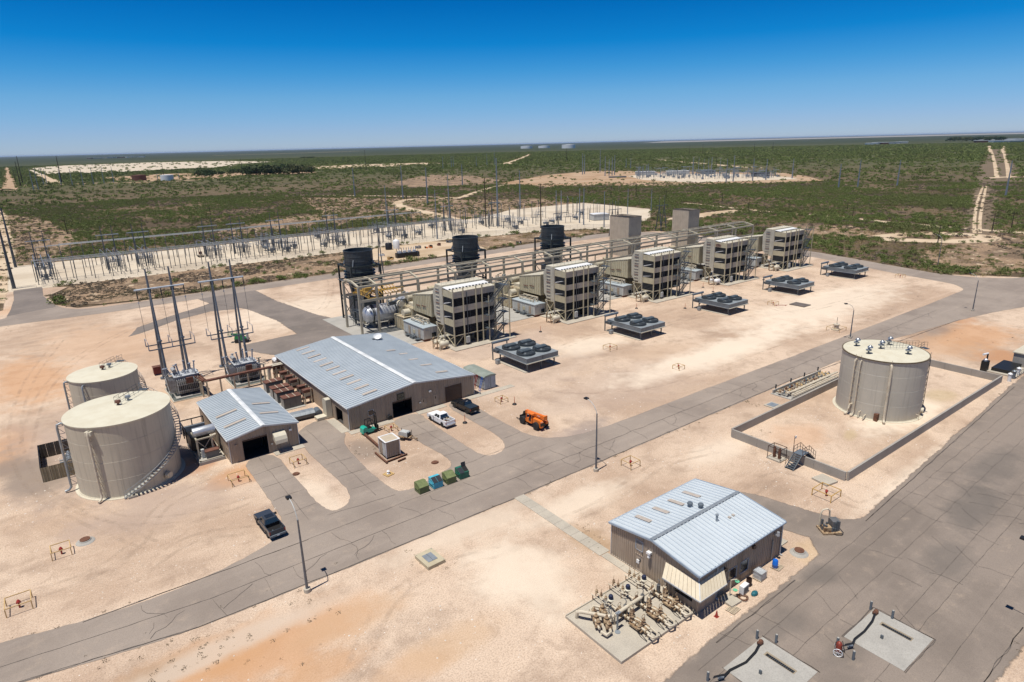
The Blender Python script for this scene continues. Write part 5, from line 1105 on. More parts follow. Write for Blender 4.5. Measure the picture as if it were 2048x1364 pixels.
# cable-cooled cabinets
def cabinet(x, y):
    t = thing('transformer_cabinet', '', 'cabinet', (x, y, 0))
    MB().box(0, 0, .1, 3.2, 1.75, 2.05).build('cabinet_body', SIDEG, t)
    for i in range(3): MB().box(.06+i*1.05, -.04, .2, 1.04+i*1.05, 0, 1.9).build('door', SIDEG, t)
    for i in range(2): MB().box(-.04, .06+i*.85, .2, 0, .85+i*.85, 1.9).build('side_panel', GALV, t)
    for i, xa in enumerate((-.1, 1.05, 2.2)): MB().box(xa, -.1, 2.05, xa+1.1, 1.85, 2.17).build('lid_panel', RUSTT, t)
    for xa in (1.02, 2.17): MB().box(xa-.04, -.12, 2.17, xa+.05, 1.87, 2.21).build('lid_strap', CREAM, t)
    return t
cc = cabinet(31.2, 110.9); cc['label'] = 'rust-topped grey cabinet at the near end of its row, closest to the camera'; cc['group'] = 'rust-topped cabinets'
for y, l in ((114.6, 'second rust-topped cabinet from the near end of the row between the two workshops'), (117.2, 'third rust-topped cabinet from the near end of the row between the two workshops'), (121.2, 'rust-topped cabinet at the far end of its row, nearest the transformers')): copy_tree(cc, (31.2, y, 0), None, l, 'rust-topped cabinets')
slab('cabinet_foundation', 30.7, 110.2, 34.9, 124.2, .1, CON2, None, [114, 117, 120.6])
# curved cream ducts at the workshop wall
t = thing('wall_duct', 'cream hooded air duct standing against the near end of the workshop side wall', 'duct', (0, 0, 0))
MB().prism([(101.9, .1), (103.6, .1), (103.6, 3.0), (103.2, 3.5), (102.6, 3.65), (101.9, 3.5)], 35.6, 36.6, 'x').build('hood', CREAM, t); MB().box(33.9, 102.0, .1, 35.6, 103.5, .55).build('duct_foot', CREAM, t)
t = thing('roof_duct_pair', 'two curved cream pipes rising beside the far corner of the workshop', 'duct', (36.0, 130.6, 0))
for y in (-3.4, -2.5): MB().tube([(-2.2, y, .3), (-2.2, y, 2.5), (-1.9, y, 3.0), (-1.4, y, 3.2), (.7, y, 3.25)], .24, 10).build('curved_pipe', CREAM, t, smooth=True)
t = thing('galvanised_tank_bed', 'low grey bin with a ribbed lid near the open side door of the workshop', 'bin', (31.4, 104.0, 0), R(-4))
for i in range(5): MB().prism([(0, 1.0), (.5, 1.35), (1.5, 1.45), (2.3, 1.1), (2.3, 1.0)], -1.2+i*.82, -1.2+i*.82+.8, 'x').build('lid_panel', GALV, t)
MB().box(-1.2, .1, .4, 2.9, 2.2, 1.0).build('bin_body', SIDEG, t); MB().cyl((3.6, .3, .6), (3.6, 2.0, .6), .62, n=16).build('drum', STEELB, t); MB().box(-1.6, .2, .2, 3.4, .4, .35).box(-1.6, 1.9, .2, 3.4, 2.1, .35).build('chassis', BLK, t)
# compressor skid beside the garage
t = thing('generator_skid', 'open equipment skid with a silver muffler drum on a frame beside the small garage', 'generator', (0, 0, 0))
MB().box(14.1, 97.6, 0, 17.75, 106.5, .5).build('skid_base', CON2, t)
MB().box(14.2, 97.7, .5, 17.7, 97.9, .68).box(14.2, 97.7, .5, 14.4, 106.3, .68).box(17.5, 97.7, .5, 17.7, 106.3, .68).build('skid_rim', CON, t)
for x in (14.5, 16.6):
    for y in (99.6, 103): MB().box(x-.12, y-.12, .5, x+.12, y+.12, 3.4).build('column', GANT, t)
MB().beam((14.5, 99.6, 3.4), (16.9, 99.6, 3.4), .2).beam((14.5, 103, 3.4), (16.9, 103, 3.4), .2).beam((14.5, 99.6, 3.4), (14.5, 103, 3.4), .2).beam((16.6, 99.6, 3.4), (16.6, 103, 3.4), .2).build('frame_beam', GANT, t)
MB().beam((14.5, 99.6, .6), (16.5, 99.6, 3.3), .1).beam((16.5, 99.6, .6), (14.5, 99.6, 3.3), .1).build('brace', GANT, t)
MB().lathe([(.2, -1.6), (.68, -1.55), (.7, -1.5), (.7, 1.5), (.68, 1.55), (.2, 1.6)], (15.9, 101.0, 4.1), 22, 'x').build('muffler', ALU, t, smooth=True)
MB().tube([(16.7, 99.7, 3.5), (17.2, 99.7, 3.6), (17.3, 100.2, 3.3), (17.2, 100.4, 2.8)], .16).build('exhaust_pipe', PIPEW, t, smooth=True)
MB().box(14.0, 101.5, 1.0, 16.8, 105.9, 3.2).build('engine', BLK, t); MB().box(15.3, 98.2, .55, 17.1, 99.2, 1.6).build('pump_box', SIDEG, t); MB().box(15.2, 98.15, 1.6, 17.2, 99.3, 1.7).build('pump_lid', RUSTT, t)
MB().box(14.8, 98.9, .6, 15.2, 99.4, 1.9).build('header_tank', GREYP, t)
MB().rail([(13.6, 102.2, 2.2), (13.6, 106.4, 2.2), (17.0, 106.4, 2.2)], 2.2, .09, 2.1).build('radiator_frame', BLK, t); MB().box(13.5, 104.4, 2.6, 16.8, 104.7, 4.0).build('radiator', GALV, t)
MB().beam((17.0, 99.8, 1.6), (17.2, 102.6, 1.6), .3, .2).build('rusty_beam', RUSTT, t)
# sheet-metal pump enclosure left of the tank
t = thing('pump_enclosure', 'roofless sheet-metal pen with pipework left of the big cream tank', 'enclosure', (0, 0, 0))
DWL = M('pen_sheet', (.10, .09, .075), (.075, .065, .055), 1, .6); PENW = M('pen_sheet_tan', (.30, .25, .16), (.24, .2, .13), 1, .6, streak=.5)
for i in range(7): corr(0, 1.02, 0, 2.3, 2.3, .05, .34).build('wall_sheet', PENW, t, (-4.9+i*1.04, 106.9, 0))
for i in range(9): o = corr(0, 1.02, 0, 2.3, 2.3, .05, .34).build('wall_sheet', DWL, t, (-4.9, 107+i*1.04, 0), rz=PI/2)
for i in range(6): o = corr(0, 1.02, 0, 2.3, 2.3, .05, .34).build('wall_sheet', DWL, t, (-4.9+i*1.04, 116.4, 0))
mb = MB().beam((-4.8, 107, 1.2), (-4.8, 116, 1.2), .1).beam((-4.8, 107, 2.2), (-4.8, 116, 2.2), .1)
for i in range(5): mb.beam((-4.8, 107+i*2.3, 0), (-4.8, 107+i*2.3, 2.3), .12)
mb.build('wall_frame', BLK, t)
o = thing('pump_pipework', 'cluster of grey valves and pipes inside the roofless pen', 'pipework', (-1.6, 110.5, 0))
for i in range(4): MB().tube([(-1, i*.8, .3), (-.2, i*.8, .3), (0, i*.8, 1.1), (.8, i*.8, 1.1), (1.1, i*.8, .5)], .13, 8).lathe([(.2, 1.1), (.28, 1.3), (.1, 1.6)], (.3, i*.8, 0), 8).build('valve_run', GALV, o, smooth=True)
# ================================================================ VEHICLES
def lerp3(a, b, f): return tuple(a[i]+(b[i]-a[i])*f for i in range(3))
def inset(q, u0, u1, v0, v1, off=.012):
    "quad laid on the bilinear patch q (4 corners ccw) a little proud of it"
    P = lambda u, v: Vector(lerp3(lerp3(q[0], q[1], u), lerp3(q[3], q[2], u), v))
    n = (Vector(q[1])-Vector(q[0])).cross(Vector(q[3])-Vector(q[0])).normalized()*off
    return [tuple(P(u, v)+n) for u, v in ((u0, v0), (u1, v0), (u1, v1), (u0, v1))]
def wheel(par, x, y, r=.40, w=.28, side=1, rimm=None):
    o = MB().lathe([(r*.62, -w/2), (r*.93, -w/2), (r, -w/2+.05), (r, w/2-.05), (r*.93, w/2), (r*.62, w/2)], (0, 0, 0), 22, 'y').build('wheel', TYRE, par, (x, y, r), smooth=True)
    k = MB().lathe([(.05, -w*.3*side), (r*.3, -w*.36*side), (r*.56, -w*.3*side), (r*.66, -w*.46*side), (r*.66, w*.3*side)][::1], (0, 0, 0), 16, 'y'); k.build('rim', rimm or ALU, o)
    return o
def pickup(label, x, y, rz, paint, kind):
    "local +x is the front; 5.85 m long, 2.0 m wide"
    t = thing('pickup_truck', label, 'pickup truck', (x, y, .013), rz)
    W = .98
    # body sides with wheel arches
    def arch(cx, r=.52, n=8): return [(cx+r*math.cos(PI-PI*i/n), .42+r*math.sin(PI-PI*i/n)) for i in range(n+1)]
    prof = [(-2.9, .55)]+[(-2.35, .5)]+arch(-1.75)+[(-1.2, .42), (1.35, .42)]+arch(1.9)+[(2.5, .45), (2.9, .55), (2.93, .95), (2.75, 1.13), (1.25, 1.22), (.9, 1.26), (-1.0, 1.28), (-2.9, 1.30)]
    for s in (-1, 1):
        MB().prism(prof, min(s*W, s*(W-.09)), max(s*W, s*(W-.09)), 'y').build('body_side', paint, t)
    MB().prism([(1.0, .45), (2.5, .5), (2.86, .6), (2.88, .95), (2.7, 1.15), (2.0, 1.22), (1.0, 1.27)], -W+.08, W-.08, 'y').build('bonnet', paint, t)
    MB().prism([(-1.05, .45), (1.02, .45), (1.02, 1.24), (-1.05, 1.24)], -W+.08, W-.08, 'y').build('floor_pan', paint, t)
    MB().box(-2.82, -W+.09, .75, -1.05, W-.09, .80).build('bed_floor', BLK if kind != 'white' else SIDEG, t); MB().box(-2.92, -W+.03, .62, -2.82, W-.03, 1.29).build('tailgate', paint, t)
    MB().box(-1.10, -W+.09, .8, -1.05, W-.09, 1.28).build('bed_front', BLK, t)
    # cab
    q0 = [(1.15, -W+.06, 1.22), (1.15, W-.06, 1.22), (-1.1, W-.06, 1.24), (-1.1, -W+.06, 1.24)]; q1 = [(.30, -.74, 1.86), (.30, .74, 1.86), (-.88, .74, 1.88), (-.88, -.74, 1.88)]
    MB().add(q0+q1, [(0, 3, 2, 1), (4, 5, 6, 7), (0, 1, 5, 4), (1, 2, 6, 5), (2, 3, 7, 6), (3, 0, 4, 7)]).build('cab', paint, t)
    MB().prism([(-.86, 1.86), (.28, 1.85), (.1, 1.93), (-.7, 1.94)], -.68, .68, 'y').build('cab_roof', paint, t)
    ws = [q0[0], q0[1], q1[1], q1[0]]; MB().quad(*inset(ws, .06, .94, .08, .93)).build('windscreen', GLASS, t)
    rw = [q0[2], q0[3], q1[3], q1[2]]; MB().quad(*inset(rw, .08, .92, .12, .9)).build('rear_window', GLASS, t)
    for fl in ([q0[3], q0[0], q1[0], q1[3]], [q0[1], q0[2], q1[2], q1[1]]):
        side = 0 if fl[0] == q0[3] else 1
        for a, b_ in (((.10, .47), (.52, .86)) if side == 0 else ((.14, .48), (.53, .90))): MB().quad(*inset(fl, a, b_, .14, .9)).build('side_window', GLASS, t)
    for xx in (1.9, -1.75):
        for s in (-1, 1): wheel(t, xx, s*(W-.13), .41, .28, -s, ALU if kind != 'black' else BLK)
    for s in (-1, 1):
        MB().box(2.78, s*.86-.12, .82, 2.93, s*.86+.12, 1.0).build('headlight', WHITE, t); MB().box(-2.95, s*.91-.06, .85, -2.88, s*.91+.07, 1.2).build('tail_light', RED, t)
        MB().box(.72, s*1.0, 1.22, .98, s*1.24, 1.42).build('mirror', paint if kind == 'white' else BLK, t); MB().box(-.9, s*.99, .44, 1.3, s*(1.07), .5).build('side_step', BLK if kind != 'white' else SIDEG, t)
        for dx in (.85, -.2): MB().box(dx-.35, s*.981, 1.02, dx-.2, s*.998, 1.06).build('handle', BLK, t)
    MB().box(-3.08, -.95, .5, -2.9, .95, .72).build('rear_bumper', ALU if kind == 'white' else (STEELB if kind == 'grey' else BLK), t); MB().box(2.88, -.95, .45, 3.0, .95, .72).build('front_bumper', ALU if kind == 'white' else BLK, t)
    MB().box(-3.09, -.16, .56, -3.085, .16, .69).build('number_plate', WHITE, t); MB().box(2.9, -.6, .74, 2.95, .6, 1.0).build('grille', BLK, t); MB().box(-2.6, -.6, .3, 2.4, .6, .5).build('chassis', BLK, t)
    if kind == 'grey': MB().box(-.72, -.5, 1.942, .12, .5, 1.952).build('sunroof', GLASS, t); MB().box(-2.5, .3, .8, -2.2, .45, 1.05).build('bed_tool', DKGALV, t)
    if kind == 'black':
        for i in range(4): MB().box(-2.82+i*.44, -W+.05, 1.30, -2.82+i*.44+.42, W-.05, 1.335).build('bed_cover', M('bed_cover', (.02, .03, .04), (.03, .04, .05), 3, .35, fine=0), t)
        MB().box(-.86, -.05, 1.9, -.8, .35, 1.93).build('brake_light', WHITE, t)
    if kind == 'white':
        r = random.Random(3)
        for i in range(22):
            m_ = r.choice([WHITE, WOODP, RUSTY, BLK, SKYL, GREYP]); MB().cb((r.uniform(-2.6, -1.3), r.uniform(-.7, .7), .8), r.uniform(.15, .5), r.uniform(.1, .35), r.uniform(.1, .38), r.random()*3).build('bed_load', m_, t)
        MB().beam((-2.7, -.5, 1.15), (-1.3, .3, 1.2), .08).build('bed_load', WHITE, t)
    return t
CARW = M('car_white', (.82, .82, .82), (.80, .80, .80), 1, .25, fine=.03); CARB = M('car_black', (.010, .011, .013), (.014, .015, .018), 1, .22, fine=0, spec=.35); CARG = M('car_grey_blue', (.055, .065, .08), (.05, .058, .07), 1, .25, .2, fine=0)
pickup('dark grey pickup with open bed and sunroof, parked alone on the dirt', 17.15, 74.2, R(92), CARG, 'grey')
pickup('white double-cab pickup with a bed full of scrap outside the workshop', 50.15, 87.9, R(92), CARW, 'white')
pickup('black double-cab pickup with a ribbed bed cover outside the brown shutter', 56.3, 89.9, R(93), CARB, 'black')
# van behind the workshop
t = thing('van', 'white van mostly hidden behind the far corner of the workshop roof', 'van', (39.4, 134.2, .02), R(2))
MB().prism([(-2.6, .4), (2.7, .4), (2.85, .9), (2.6, 1.25), (1.9, 2.2), (1.6, 2.5), (-2.5, 2.55), (-2.65, 2.2)], -1, 1, 'y').build('body', CARW, t)
for s in (-1, 1):
    for xx in (-1.6, 1.8): wheel(t, xx, s*.88, .38, .26, -s)
    MB().box(1.0, s*1.0, 1.4, 1.8, s*1.012, 2.0).build('side_window', GLASS, t)
MB().add([(2.62, -.85, 1.3), (2.62, .85, 1.3), (1.98, .8, 2.15), (1.98, -.8, 2.15)], [(0, 1, 2, 3)]).build('windscreen', GLASS, t)
for s in (-.5, .5): MB().box(-2.68, s-.35, 1.5, -2.64, s+.35, 2.1).build('rear_window', GLASS, t)
# telehandler
t = thing('telehandler', 'orange telehandler with a long boom lying back over its body, on the gravel', 'telehandler', (61.55, 76.9, .0), R(92))
for x, s in ((1.75, -1), (1.75, 1), (-1.65, -1), (-1.65, 1)): wheel(t, x, s*1.02, .68, .42, -s, GREYP)
MB().box(-2.3, -.55, .5, 2.4, .55, 1.05).build('chassis', BLK, t)
MB().prism([(-2.7, .55), (-.9, .55), (-.6, 1.0), (-.7, 1.75), (-2.4, 1.75), (-2.75, 1.5)], .30, .86, 'y').build('engine_cover', ORANGE, t)
MB().prism([(-.5, .7), (1.0, .7), (1.15, 1.2), (.5, 1.5), (-.5, 1.5)], .4, .95, 'y').build('body_panel', ORANGE, t)
MB().prism([(-2.6, .9), (-.9, .7), (.7, .7), (.7, 1.15), (-2.6, 1.35)], -.82, -.40, 'y').build('body_panel', ORANGE, t); MB().box(-.9, -.86, .65, .6, -.8, 1.0).build('side_hatch', BLK, t)
mb = MB()
for x, y in ((-.55, .42), (-.55, .95), (.75, .42), (.85, .95)): mb.beam((x, y, 1.2), (x-.05, y, 2.35), .09)
mb.box(-.65, .36, 2.3, .8, .98, 2.4).build('cab_frame', ORANGE, t); MB().box(-.3, .5, 1.1, .2, 1.0, 1.6).build('seat', BLK, t)
MB().beam((-2.85, -.12, 2.15), (2.1, -.12, 1.85), .46, .56).build('boom', ORANGE, t); MB().beam((1.9, -.1, 1.85), (2.6, -.1, 1.5), .38, .45).beam((2.5, -.1, 1.6), (2.75, -.1, .9), .34, .4).build('boom_head', BLK, t)
MB().box(-2.85, -.45, 1.85, -2.6, .3, 2.5).build('counterweight', ORANGE, t); MB().box(-2.79, .35, .9, -2.70, 1.0, 1.45).build('radiator_grille', BLK, t)
MB().beam((-1.8, -.1, 1.5), (.6, -.1, 1.6), .16).build('lift_cylinder', DKGALV, t)
MB().box(2.7, -.8, .25, 2.85, .75, 1.15).build('fork_carriage', BLK, t)
for y in (-.4, .45): MB().box(2.85, y-.06, .2, 4.1, y+.06, .27).build('fork', BLK, t)
LET = M('pale_decal', (.75, .72, .66), fine=0)
for i, (a, w) in enumerate(((-1.6, .16), (-1.35, .2), (-1.05, .14), (1.0, .2), (1.3, .16))): MB().box(a, .115, 1.98-.03*(i > 2), a+w, .122, 2.16-.03*(i > 2)).build('decal', LET, t)
MB().box(-2.72, .4, 1.52, -2.70, .85, 1.62).build('decal', LET, t)
for s in (-1, 1):
    MB().box(-.3, s*.72-.1, .6, .5, s*.72+.1, .9).build('step', DKGALV, t)
# forklift
t = thing('forklift', 'teal forklift with black cage and mast beside the workshop wall', 'forklift', (39.0, 92.0, .0), R(3))
MB().prism([(-1.5, .35), (-1.35, .3), (-.7, .3), (-.55, .8), (-.7, 1.35), (-1.15, 1.45), (-1.45, 1.2)], -.6, .6, 'y').build('counterweight', TEAL, t, smooth=False)
MB().prism([(-.6, .35), (.9, .35), (.9, .7), (.4, .75), (.1, .95), (-.6, 1.0)], -.58, .58, 'y').build('body', TEAL, t); MB().box(-.55, -.5, .95, .1, .5, 1.2).build('seat', BLK, t)
mb = MB()
for y in (-.5, .5): mb.beam((-.7, y, 1.3), (-.55, y, 2.35), .09).beam((.75, y, .8), (.35, y, 2.35), .09).beam((-.6, y, 2.35), (.4, y, 2.35), .09)
for i in range(5): mb.beam((-.55+i*.22, -.5, 2.37), (-.55+i*.22, .5, 2.37), .06)
mb.build('overhead_guard', BLK, t)
mb = MB()
for y in (-.32, .32): mb.beam((1.15, y, .1), (1.1, y, 2.7), .16).beam((1.2, y, .8), (1.12, y, 3.4), .1)
for z in (.4, 1.4, 2.6, 3.3): mb.beam((1.15, -.32, z), (1.15, .32, z), .12)
mb.build('mast', BLK, t); MB().box(1.25, -.55, .1, 1.35, .55, 1.2).build('fork_carriage', BLK, t)
for y in (-.35, .35): MB().box(1.35, y-.06, .05, 2.5, y+.06, .1).build('fork', BLK, t)
for x, y in ((-.95, -.5), (-.95, .5), (.7, -.55), (.7, .55)): wheel(t, x, y, .32, .24, -1 if y > 0 else 1, TEAL)
# trailer light plant / compressor
t = thing('trailer_compressor', 'small towed grey compressor trailer with its drawbar down, near the workshop', 'trailer', (42.35, 86.2, 0), R(-62))
MB().prism([(-.9, .6), (.8, .6), (.8, 1.1), (.6, 1.35), (-.7, 1.35), (-.9, 1.1)], -.5, .5, 'y').build('canopy', GREYP, t); MB().box(.55, -.45, .6, .9, .45, 1.2).build('radiator_grille', BLK, t)
MB().box(-1.0, -.55, .5, 1.2, .55, .6).beam((1.1, -.45, .5), (2.4, 0, .45), .09).beam((1.1, .45, .5), (2.4, 0, .45), .09).beam((2.3, 0, .05), (2.3, 0, .6), .08).build('drawbar', PIPER, t)
for s in (-1, 1): wheel(t, -.1, s*.75, .33, .2, -s, PIPER); MB().prism([(-.55, .55), (.35, .55), (.25, .78), (-.45, .78)], min(s*.62, s*.88), max(s*.62, s*.88), 'y').build('mudguard', PIPER, t)
for x, y in ((-.9, .5), (.9, -.55), (1.0, .5)): MB().beam((x, y, .2), (x, y, 1.55), .06).build('mast_post', BLK, t)
# green lift
t = thing('boom_lift', 'green four-wheeled lift machine standing behind the right line structure', 'lift', (37.4, 161.0, 0), R(-28))
GRN = M('machine_green', (.02, .22, .07), (.015, .16, .05), 2, .45)
MB().box(-1.6, -.7, .5, 1.3, .7, 1.2).build('chassis', GRN, t); MB().prism([(-1.6, 1.2), (.6, 1.2), (.5, 1.9), (-1.5, 1.7)], -.55, .55, 'y').build('turret', GRN, t); MB().beam((-2.4, 0, 2.1), (1.0, 0, 1.9), .3, .35).build('boom', GRN, t)
MB().box(1.2, -.7, .5, 1.5, .7, 2.2).build('front_blade', GREYP, t); MB().rail([(-3.0, -.6, 1.6), (-2.2, -.6, 1.6), (-2.2, .6, 1.6), (-3.0, .6, 1.6), (-3.0, -.6, 1.6)], 1.1, .03, .8).box(-3, -.6, 1.5, -2.2, .6, 1.6).build('basket', GRN, t)
for x in (-1.1, 1.1):
    for s in (-1, 1): wheel(t, x, s*.9, .48, .32, -s, GREYP)
MB().beam((.4, .5, 1.3), (.45, .5, 2.9), .09).beam((-1.2, .5, 1.3), (-1.15, .5, 3.4), .09).build('post', BLK, t)
# ================================================================ BINS, CONTAINERS, YARD ITEMS
def bin_(x, y, m, label, lid, dz=0):
    t = thing('dumpster', label, 'dumpster', (x, y, .014), R(rnd.uniform(-2, 2)), 'dumpsters in a row beside the road')
    sd = m
    MB().prism([(0, .08), (1.5, .08), (1.5, 1.35), (.9, 1.45), (.0, .98)], 0, 1.45, 'x').build('body', m, t)
    for z in (.5, .82): MB().box(-.04, 0, z, 0, 1.45, z+.06).box(1.45, 0, z, 1.49, 1.45, z+.06).build('side_rib', m, t)
    MB().box(-.09, .3, .6, -.0, 1.2, .72).box(1.45, .3, .6, 1.54, 1.2, .72).build('fork_pocket', m, t)
    for i in range(2):
        a = .03+i*.72
        if lid == 'open' and i: MB().add([(a, .88, 1.46), (a+.68, .88, 1.46), (a+.68, 1.0, 2.05), (a, 1.0, 2.05), (a, .94, 1.45), (a+.68, .94, 1.45), (a+.68, 1.06, 2.05), (a, 1.06, 2.05)], [(0, 1, 2, 3), (5, 4, 7, 6), (0, 4, 5, 1), (2, 6, 7, 3), (1, 5, 6, 2), (0, 3, 7, 4)]).build('lid', LIDB, t); MB().add([(a, .04, 1.0), (a+.68, .04, 1.0), (a+.68, .88, 1.455), (a, .88, 1.455)], [(0, 1, 2, 3)]).build('opening', VOID, t)
        else: MB().add([(a, -.03, .99), (a+.68, -.03, .99), (a+.68, .88, 1.47), (a, .88, 1.47), (a, -.03, .95), (a+.68, -.03, .95), (a+.68, .88, 1.43), (a, .88, 1.43)], [(0, 1, 2, 3), (0, 4, 5, 1), (1, 5, 6, 2), (0, 3, 7, 4)]).build('lid', m if lid == 'own' else LIDB, t)
    MB().box(.02, .92, 1.452, 1.43, 1.48, 1.47).build('rear_lid', M(m.name+'_pale', tuple(v*1.35 for v in m['c']) if 'c' in m else (.3, .35, .2), rough=.5), t) if False else None
    return t
bin_(35.6, 69.3, OLIVE, 'olive green dumpster with rust patches, leftmost of the four by the road', 'own'); bin_(37.75, 69.25, CYAN, 'light blue dumpster with black lids in the row by the road', 'blk')
bin_(39.85, 69.15, OLIVE, 'olive green dumpster between the blue one and the dark green one', 'own'); bin_(42.0, 69.2, DGREEN, 'dark green dumpster with one black lid standing open', 'open')
# small shed on rusted beams
t = thing('small_metal_shed', 'small square tan metal shed with white edges standing on rusted beams', 'shed', (36.75, 81.5, .28), R(-1))
MB().box(.05, .05, 0, 2.3, 2.5, 2.4).build('shell', WALLT, t); corr(.1, 2.25, 0, 2.4, 2.4, .05, .34).build('front_cladding', WALLT, t, (0, .03, 0))
o = MB().box(.0, .3, .1, .05, 1.2, 2.2).build('door', GREYP, t); MB().box(-.04, 1.05, 1.0, 0, 1.12, 1.15).build('handle', DKGALV, o)
for x, y in ((0, 0), (2.25, 0), (0, 2.45), (2.25, 2.45)): MB().box(x-.02, y-.02, 0, x+.1, y+.1, 2.4).build('corner_trim', WHITE, t)
MB().box(-.06, -.06, 2.4, 2.41, 2.61, 2.5).build('roof', M('shed_roof_tan', (.50, .42, .31), (.45, .38, .28), 1, .6), t)
for a in ((-.08, -.08, 2.41, .14), (-.08, 2.41, 2.41, 2.63), (-.08, .14, .14, 2.41), (2.21, .14, 2.43, 2.41)): MB().box(a[0], a[1], 2.5, a[2], a[3], 2.54).build('roof_edge', WHITE, t)
for i, (a, b_) in enumerate((((36.3, 80.6), (39.9, 80.9)), ((36.2, 80.2), (36.3, 84.5)), ((39.1, 81), (39.1, 84)), ((37.7, 79.7), (39.1, 79.9)))):
    t = thing('steel_beam', ['rusted steel beam lying along the front of the small shed', 'rusted steel beam under the left side of the small shed', 'rusted steel beam under the right side of the small shed', 'short rusted beam offcut on the dirt in front of the small shed'][i], 'beam', (0, 0, 0), 0, 'rusted steel beams')
    MB().beam((*a, .05), (*b_, .05), .25, .05).beam((*a, .15), (*b_, .15), .04, .2).beam((*a, .25), (*b_, .25), .25, .05).build('beam_section', RUSTY, t)
a, b_ = G(729, 868, .3), G(760, 895, .3); t = thing('steel_beam', 'long brown rusted beam between the forklift and the small shed', 'beam', (0, 0, 0), 0, 'rusted steel beams'); MB().beam((*a, .30), (*b_, .30), .3, .35).build('beam_section', RUSTY, t)
for f in (.2, .8): q = lerp3((*a, 0), (*b_, 0), f); MB().cb(q, .25, .25, .14).build('chock', BLK, t)
# shipping container with ladders
t = thing('storage_container', 'pale blue-grey container with a rounded green-grey roof at the workshop corner', 'container', (64.3, 95.3, .02))
MB().box(0, 0, .15, 2.6, 7.0, 2.6).build('shell', M('container_bluegrey', (.42, .46, .5), (.34, .38, .42), 1, .55, streak=.4), t)
for i in range(2): o = MB().box(.05+i*1.27, -.06, .2, 1.26+i*1.27, 0, 2.5).build('door', M('container_door', (.34, .37, .42), (.26, .29, .34), 2, .55, rust=RUST, rustamt=.68), t); MB().beam((.9+i*.5, -.1, .3), (.9+i*.5, -.1, 2.4), .05).build('lock_bar', GALV, o)
for i in range(18): MB().box(-.04, .2+i*.38, .3, 0, .38+i*.38, 2.5).build('side_rib', GREYP, t)
MB().prism([(-.2, 2.6), (2.8, 2.6), (2.5, 2.85), (1.3, 3.0), (.1, 2.85)], -.15, 7.2, 'y').build('roof', M('green_grey_roof', (.27, .30, .26), (.22, .25, .21), .8, .6), t)
for i, (m_, lab, y) in enumerate(((RED, 'red ladder leaning on the side of the container', 97.6), (BLUE, 'blue ladder leaning on the container nearest its door corner', 95.9), (RED, 'second red ladder behind the blue one at the container side', 98.6))):
    t = thing('ladder', lab, 'ladder', (0, 0, 0), 0, 'ladders leaning on the container'); mb = MB()
    for s in (0, .45): mb.beam((63.3, y-s, .05), (64.1, y-s, 2.7), .07)
    for k in range(8): f = (k+.5)/8; mb.beam((63.3+.8*f, y, 2.7*f), (63.3+.8*f, y-.45, 2.7*f), .05)
    mb.build('ladder_frame', m_, t)
t = thing('bucket', 'pale blue bucket on the concrete at the workshop corner', 'bucket', (62.5, 94.3, .06)); MB().lathe([(.16, 0), (.2, .35), (.19, .35), (.15, .03)], n=14).build('pail', GREYP, t)
t = thing('tractor_tyre', 'black tyre leaning on the workshop wall left of the open bay', 'tyre', (43.9, 94.5, .45)); MB().lathe([(.25, -.12), (.42, -.13), (.46, 0), (.42, .13), (.25, .12)], n=20, axis='y').build('tyre', TYRE, t, smooth=True)
for i, (x, y, l) in enumerate(((62.3, 112, 'grey air conditioner box on the far side of the workshop'), (63.4, 108, 'flat green box beside the workshop near the container'))):
    t = thing('ac_unit', l, 'air conditioner', (x, y, 0)); MB().box(0, 0, .1, 1.3, 1.5, 1.2).build('casing', GREYP if i == 0 else OLIVE, t); MB().cyl((.65, .75, 1.2), (.65, .75, 1.28), .5, n=16).build('fan_grille', BLK, t)
t = thing('red_tool_cabinet', 'dark red metal cabinet on legs beside the left line structure', 'cabinet', (15.9, 147.4, 0)); MB().box(0, 0, .35, 1.6, 1.2, 1.8).build('cabinet_body', M('dark_red', (.16, .015, .012), (.1, .01, .01), 2, .5), t); MB().box(-.1, -.1, 1.8, 1.7, 1.3, 1.9).build('cabinet_roof', RUSTT, t)
for x in (.1, 1.5):
    for y in (.1, 1.1): MB().box(x-.05, y-.05, 0, x+.05, y+.05, .35).build('leg', BLK, t)
# guard frames with standpipes
def guard(x, y, label, w=2.0, h=.95, inner='red', yel=None, rz=0, w2=None):
    t = thing('hydrant_guard', label, 'guard frame', (x, y, 0), rz, 'yellow guard frames'); w2 = w2 or w; m_ = yel or YELF
    P = [(-w/2, -w2/2), (w/2, -w2/2), (w/2, w2/2), (-w/2, w2/2)]
    for a, b_ in zip(P, P[1:]+P[:1]): MB().beam((*a, h), (*b_, h), .075).build('rail', m_, t)
    for a in P: MB().beam((*a, 0), (*a, h-.04), .09).build('leg', m_, t)
    if inner == 'red':
        t2 = thing('standpipe', 'red standpipe inside the '+label.split(' ', 1)[1][:0]+'yellow guard frame', 'standpipe', (x, y, 0)); t2['label'] = 'red valve standpipe in the '+' '.join(label.split()[:11])
        MB().cyl((0, 0, 0), (0, 0, .7), .09, n=8).lathe([(.16, .62), (.2, .75), (.12, .9), (.03, 1.0)], (0, 0, 0), 10).cyl((-.22, 0, .6), (.22, 0, .6), .07, n=8).build('valve_post', RED, t2, smooth=True)
    return t
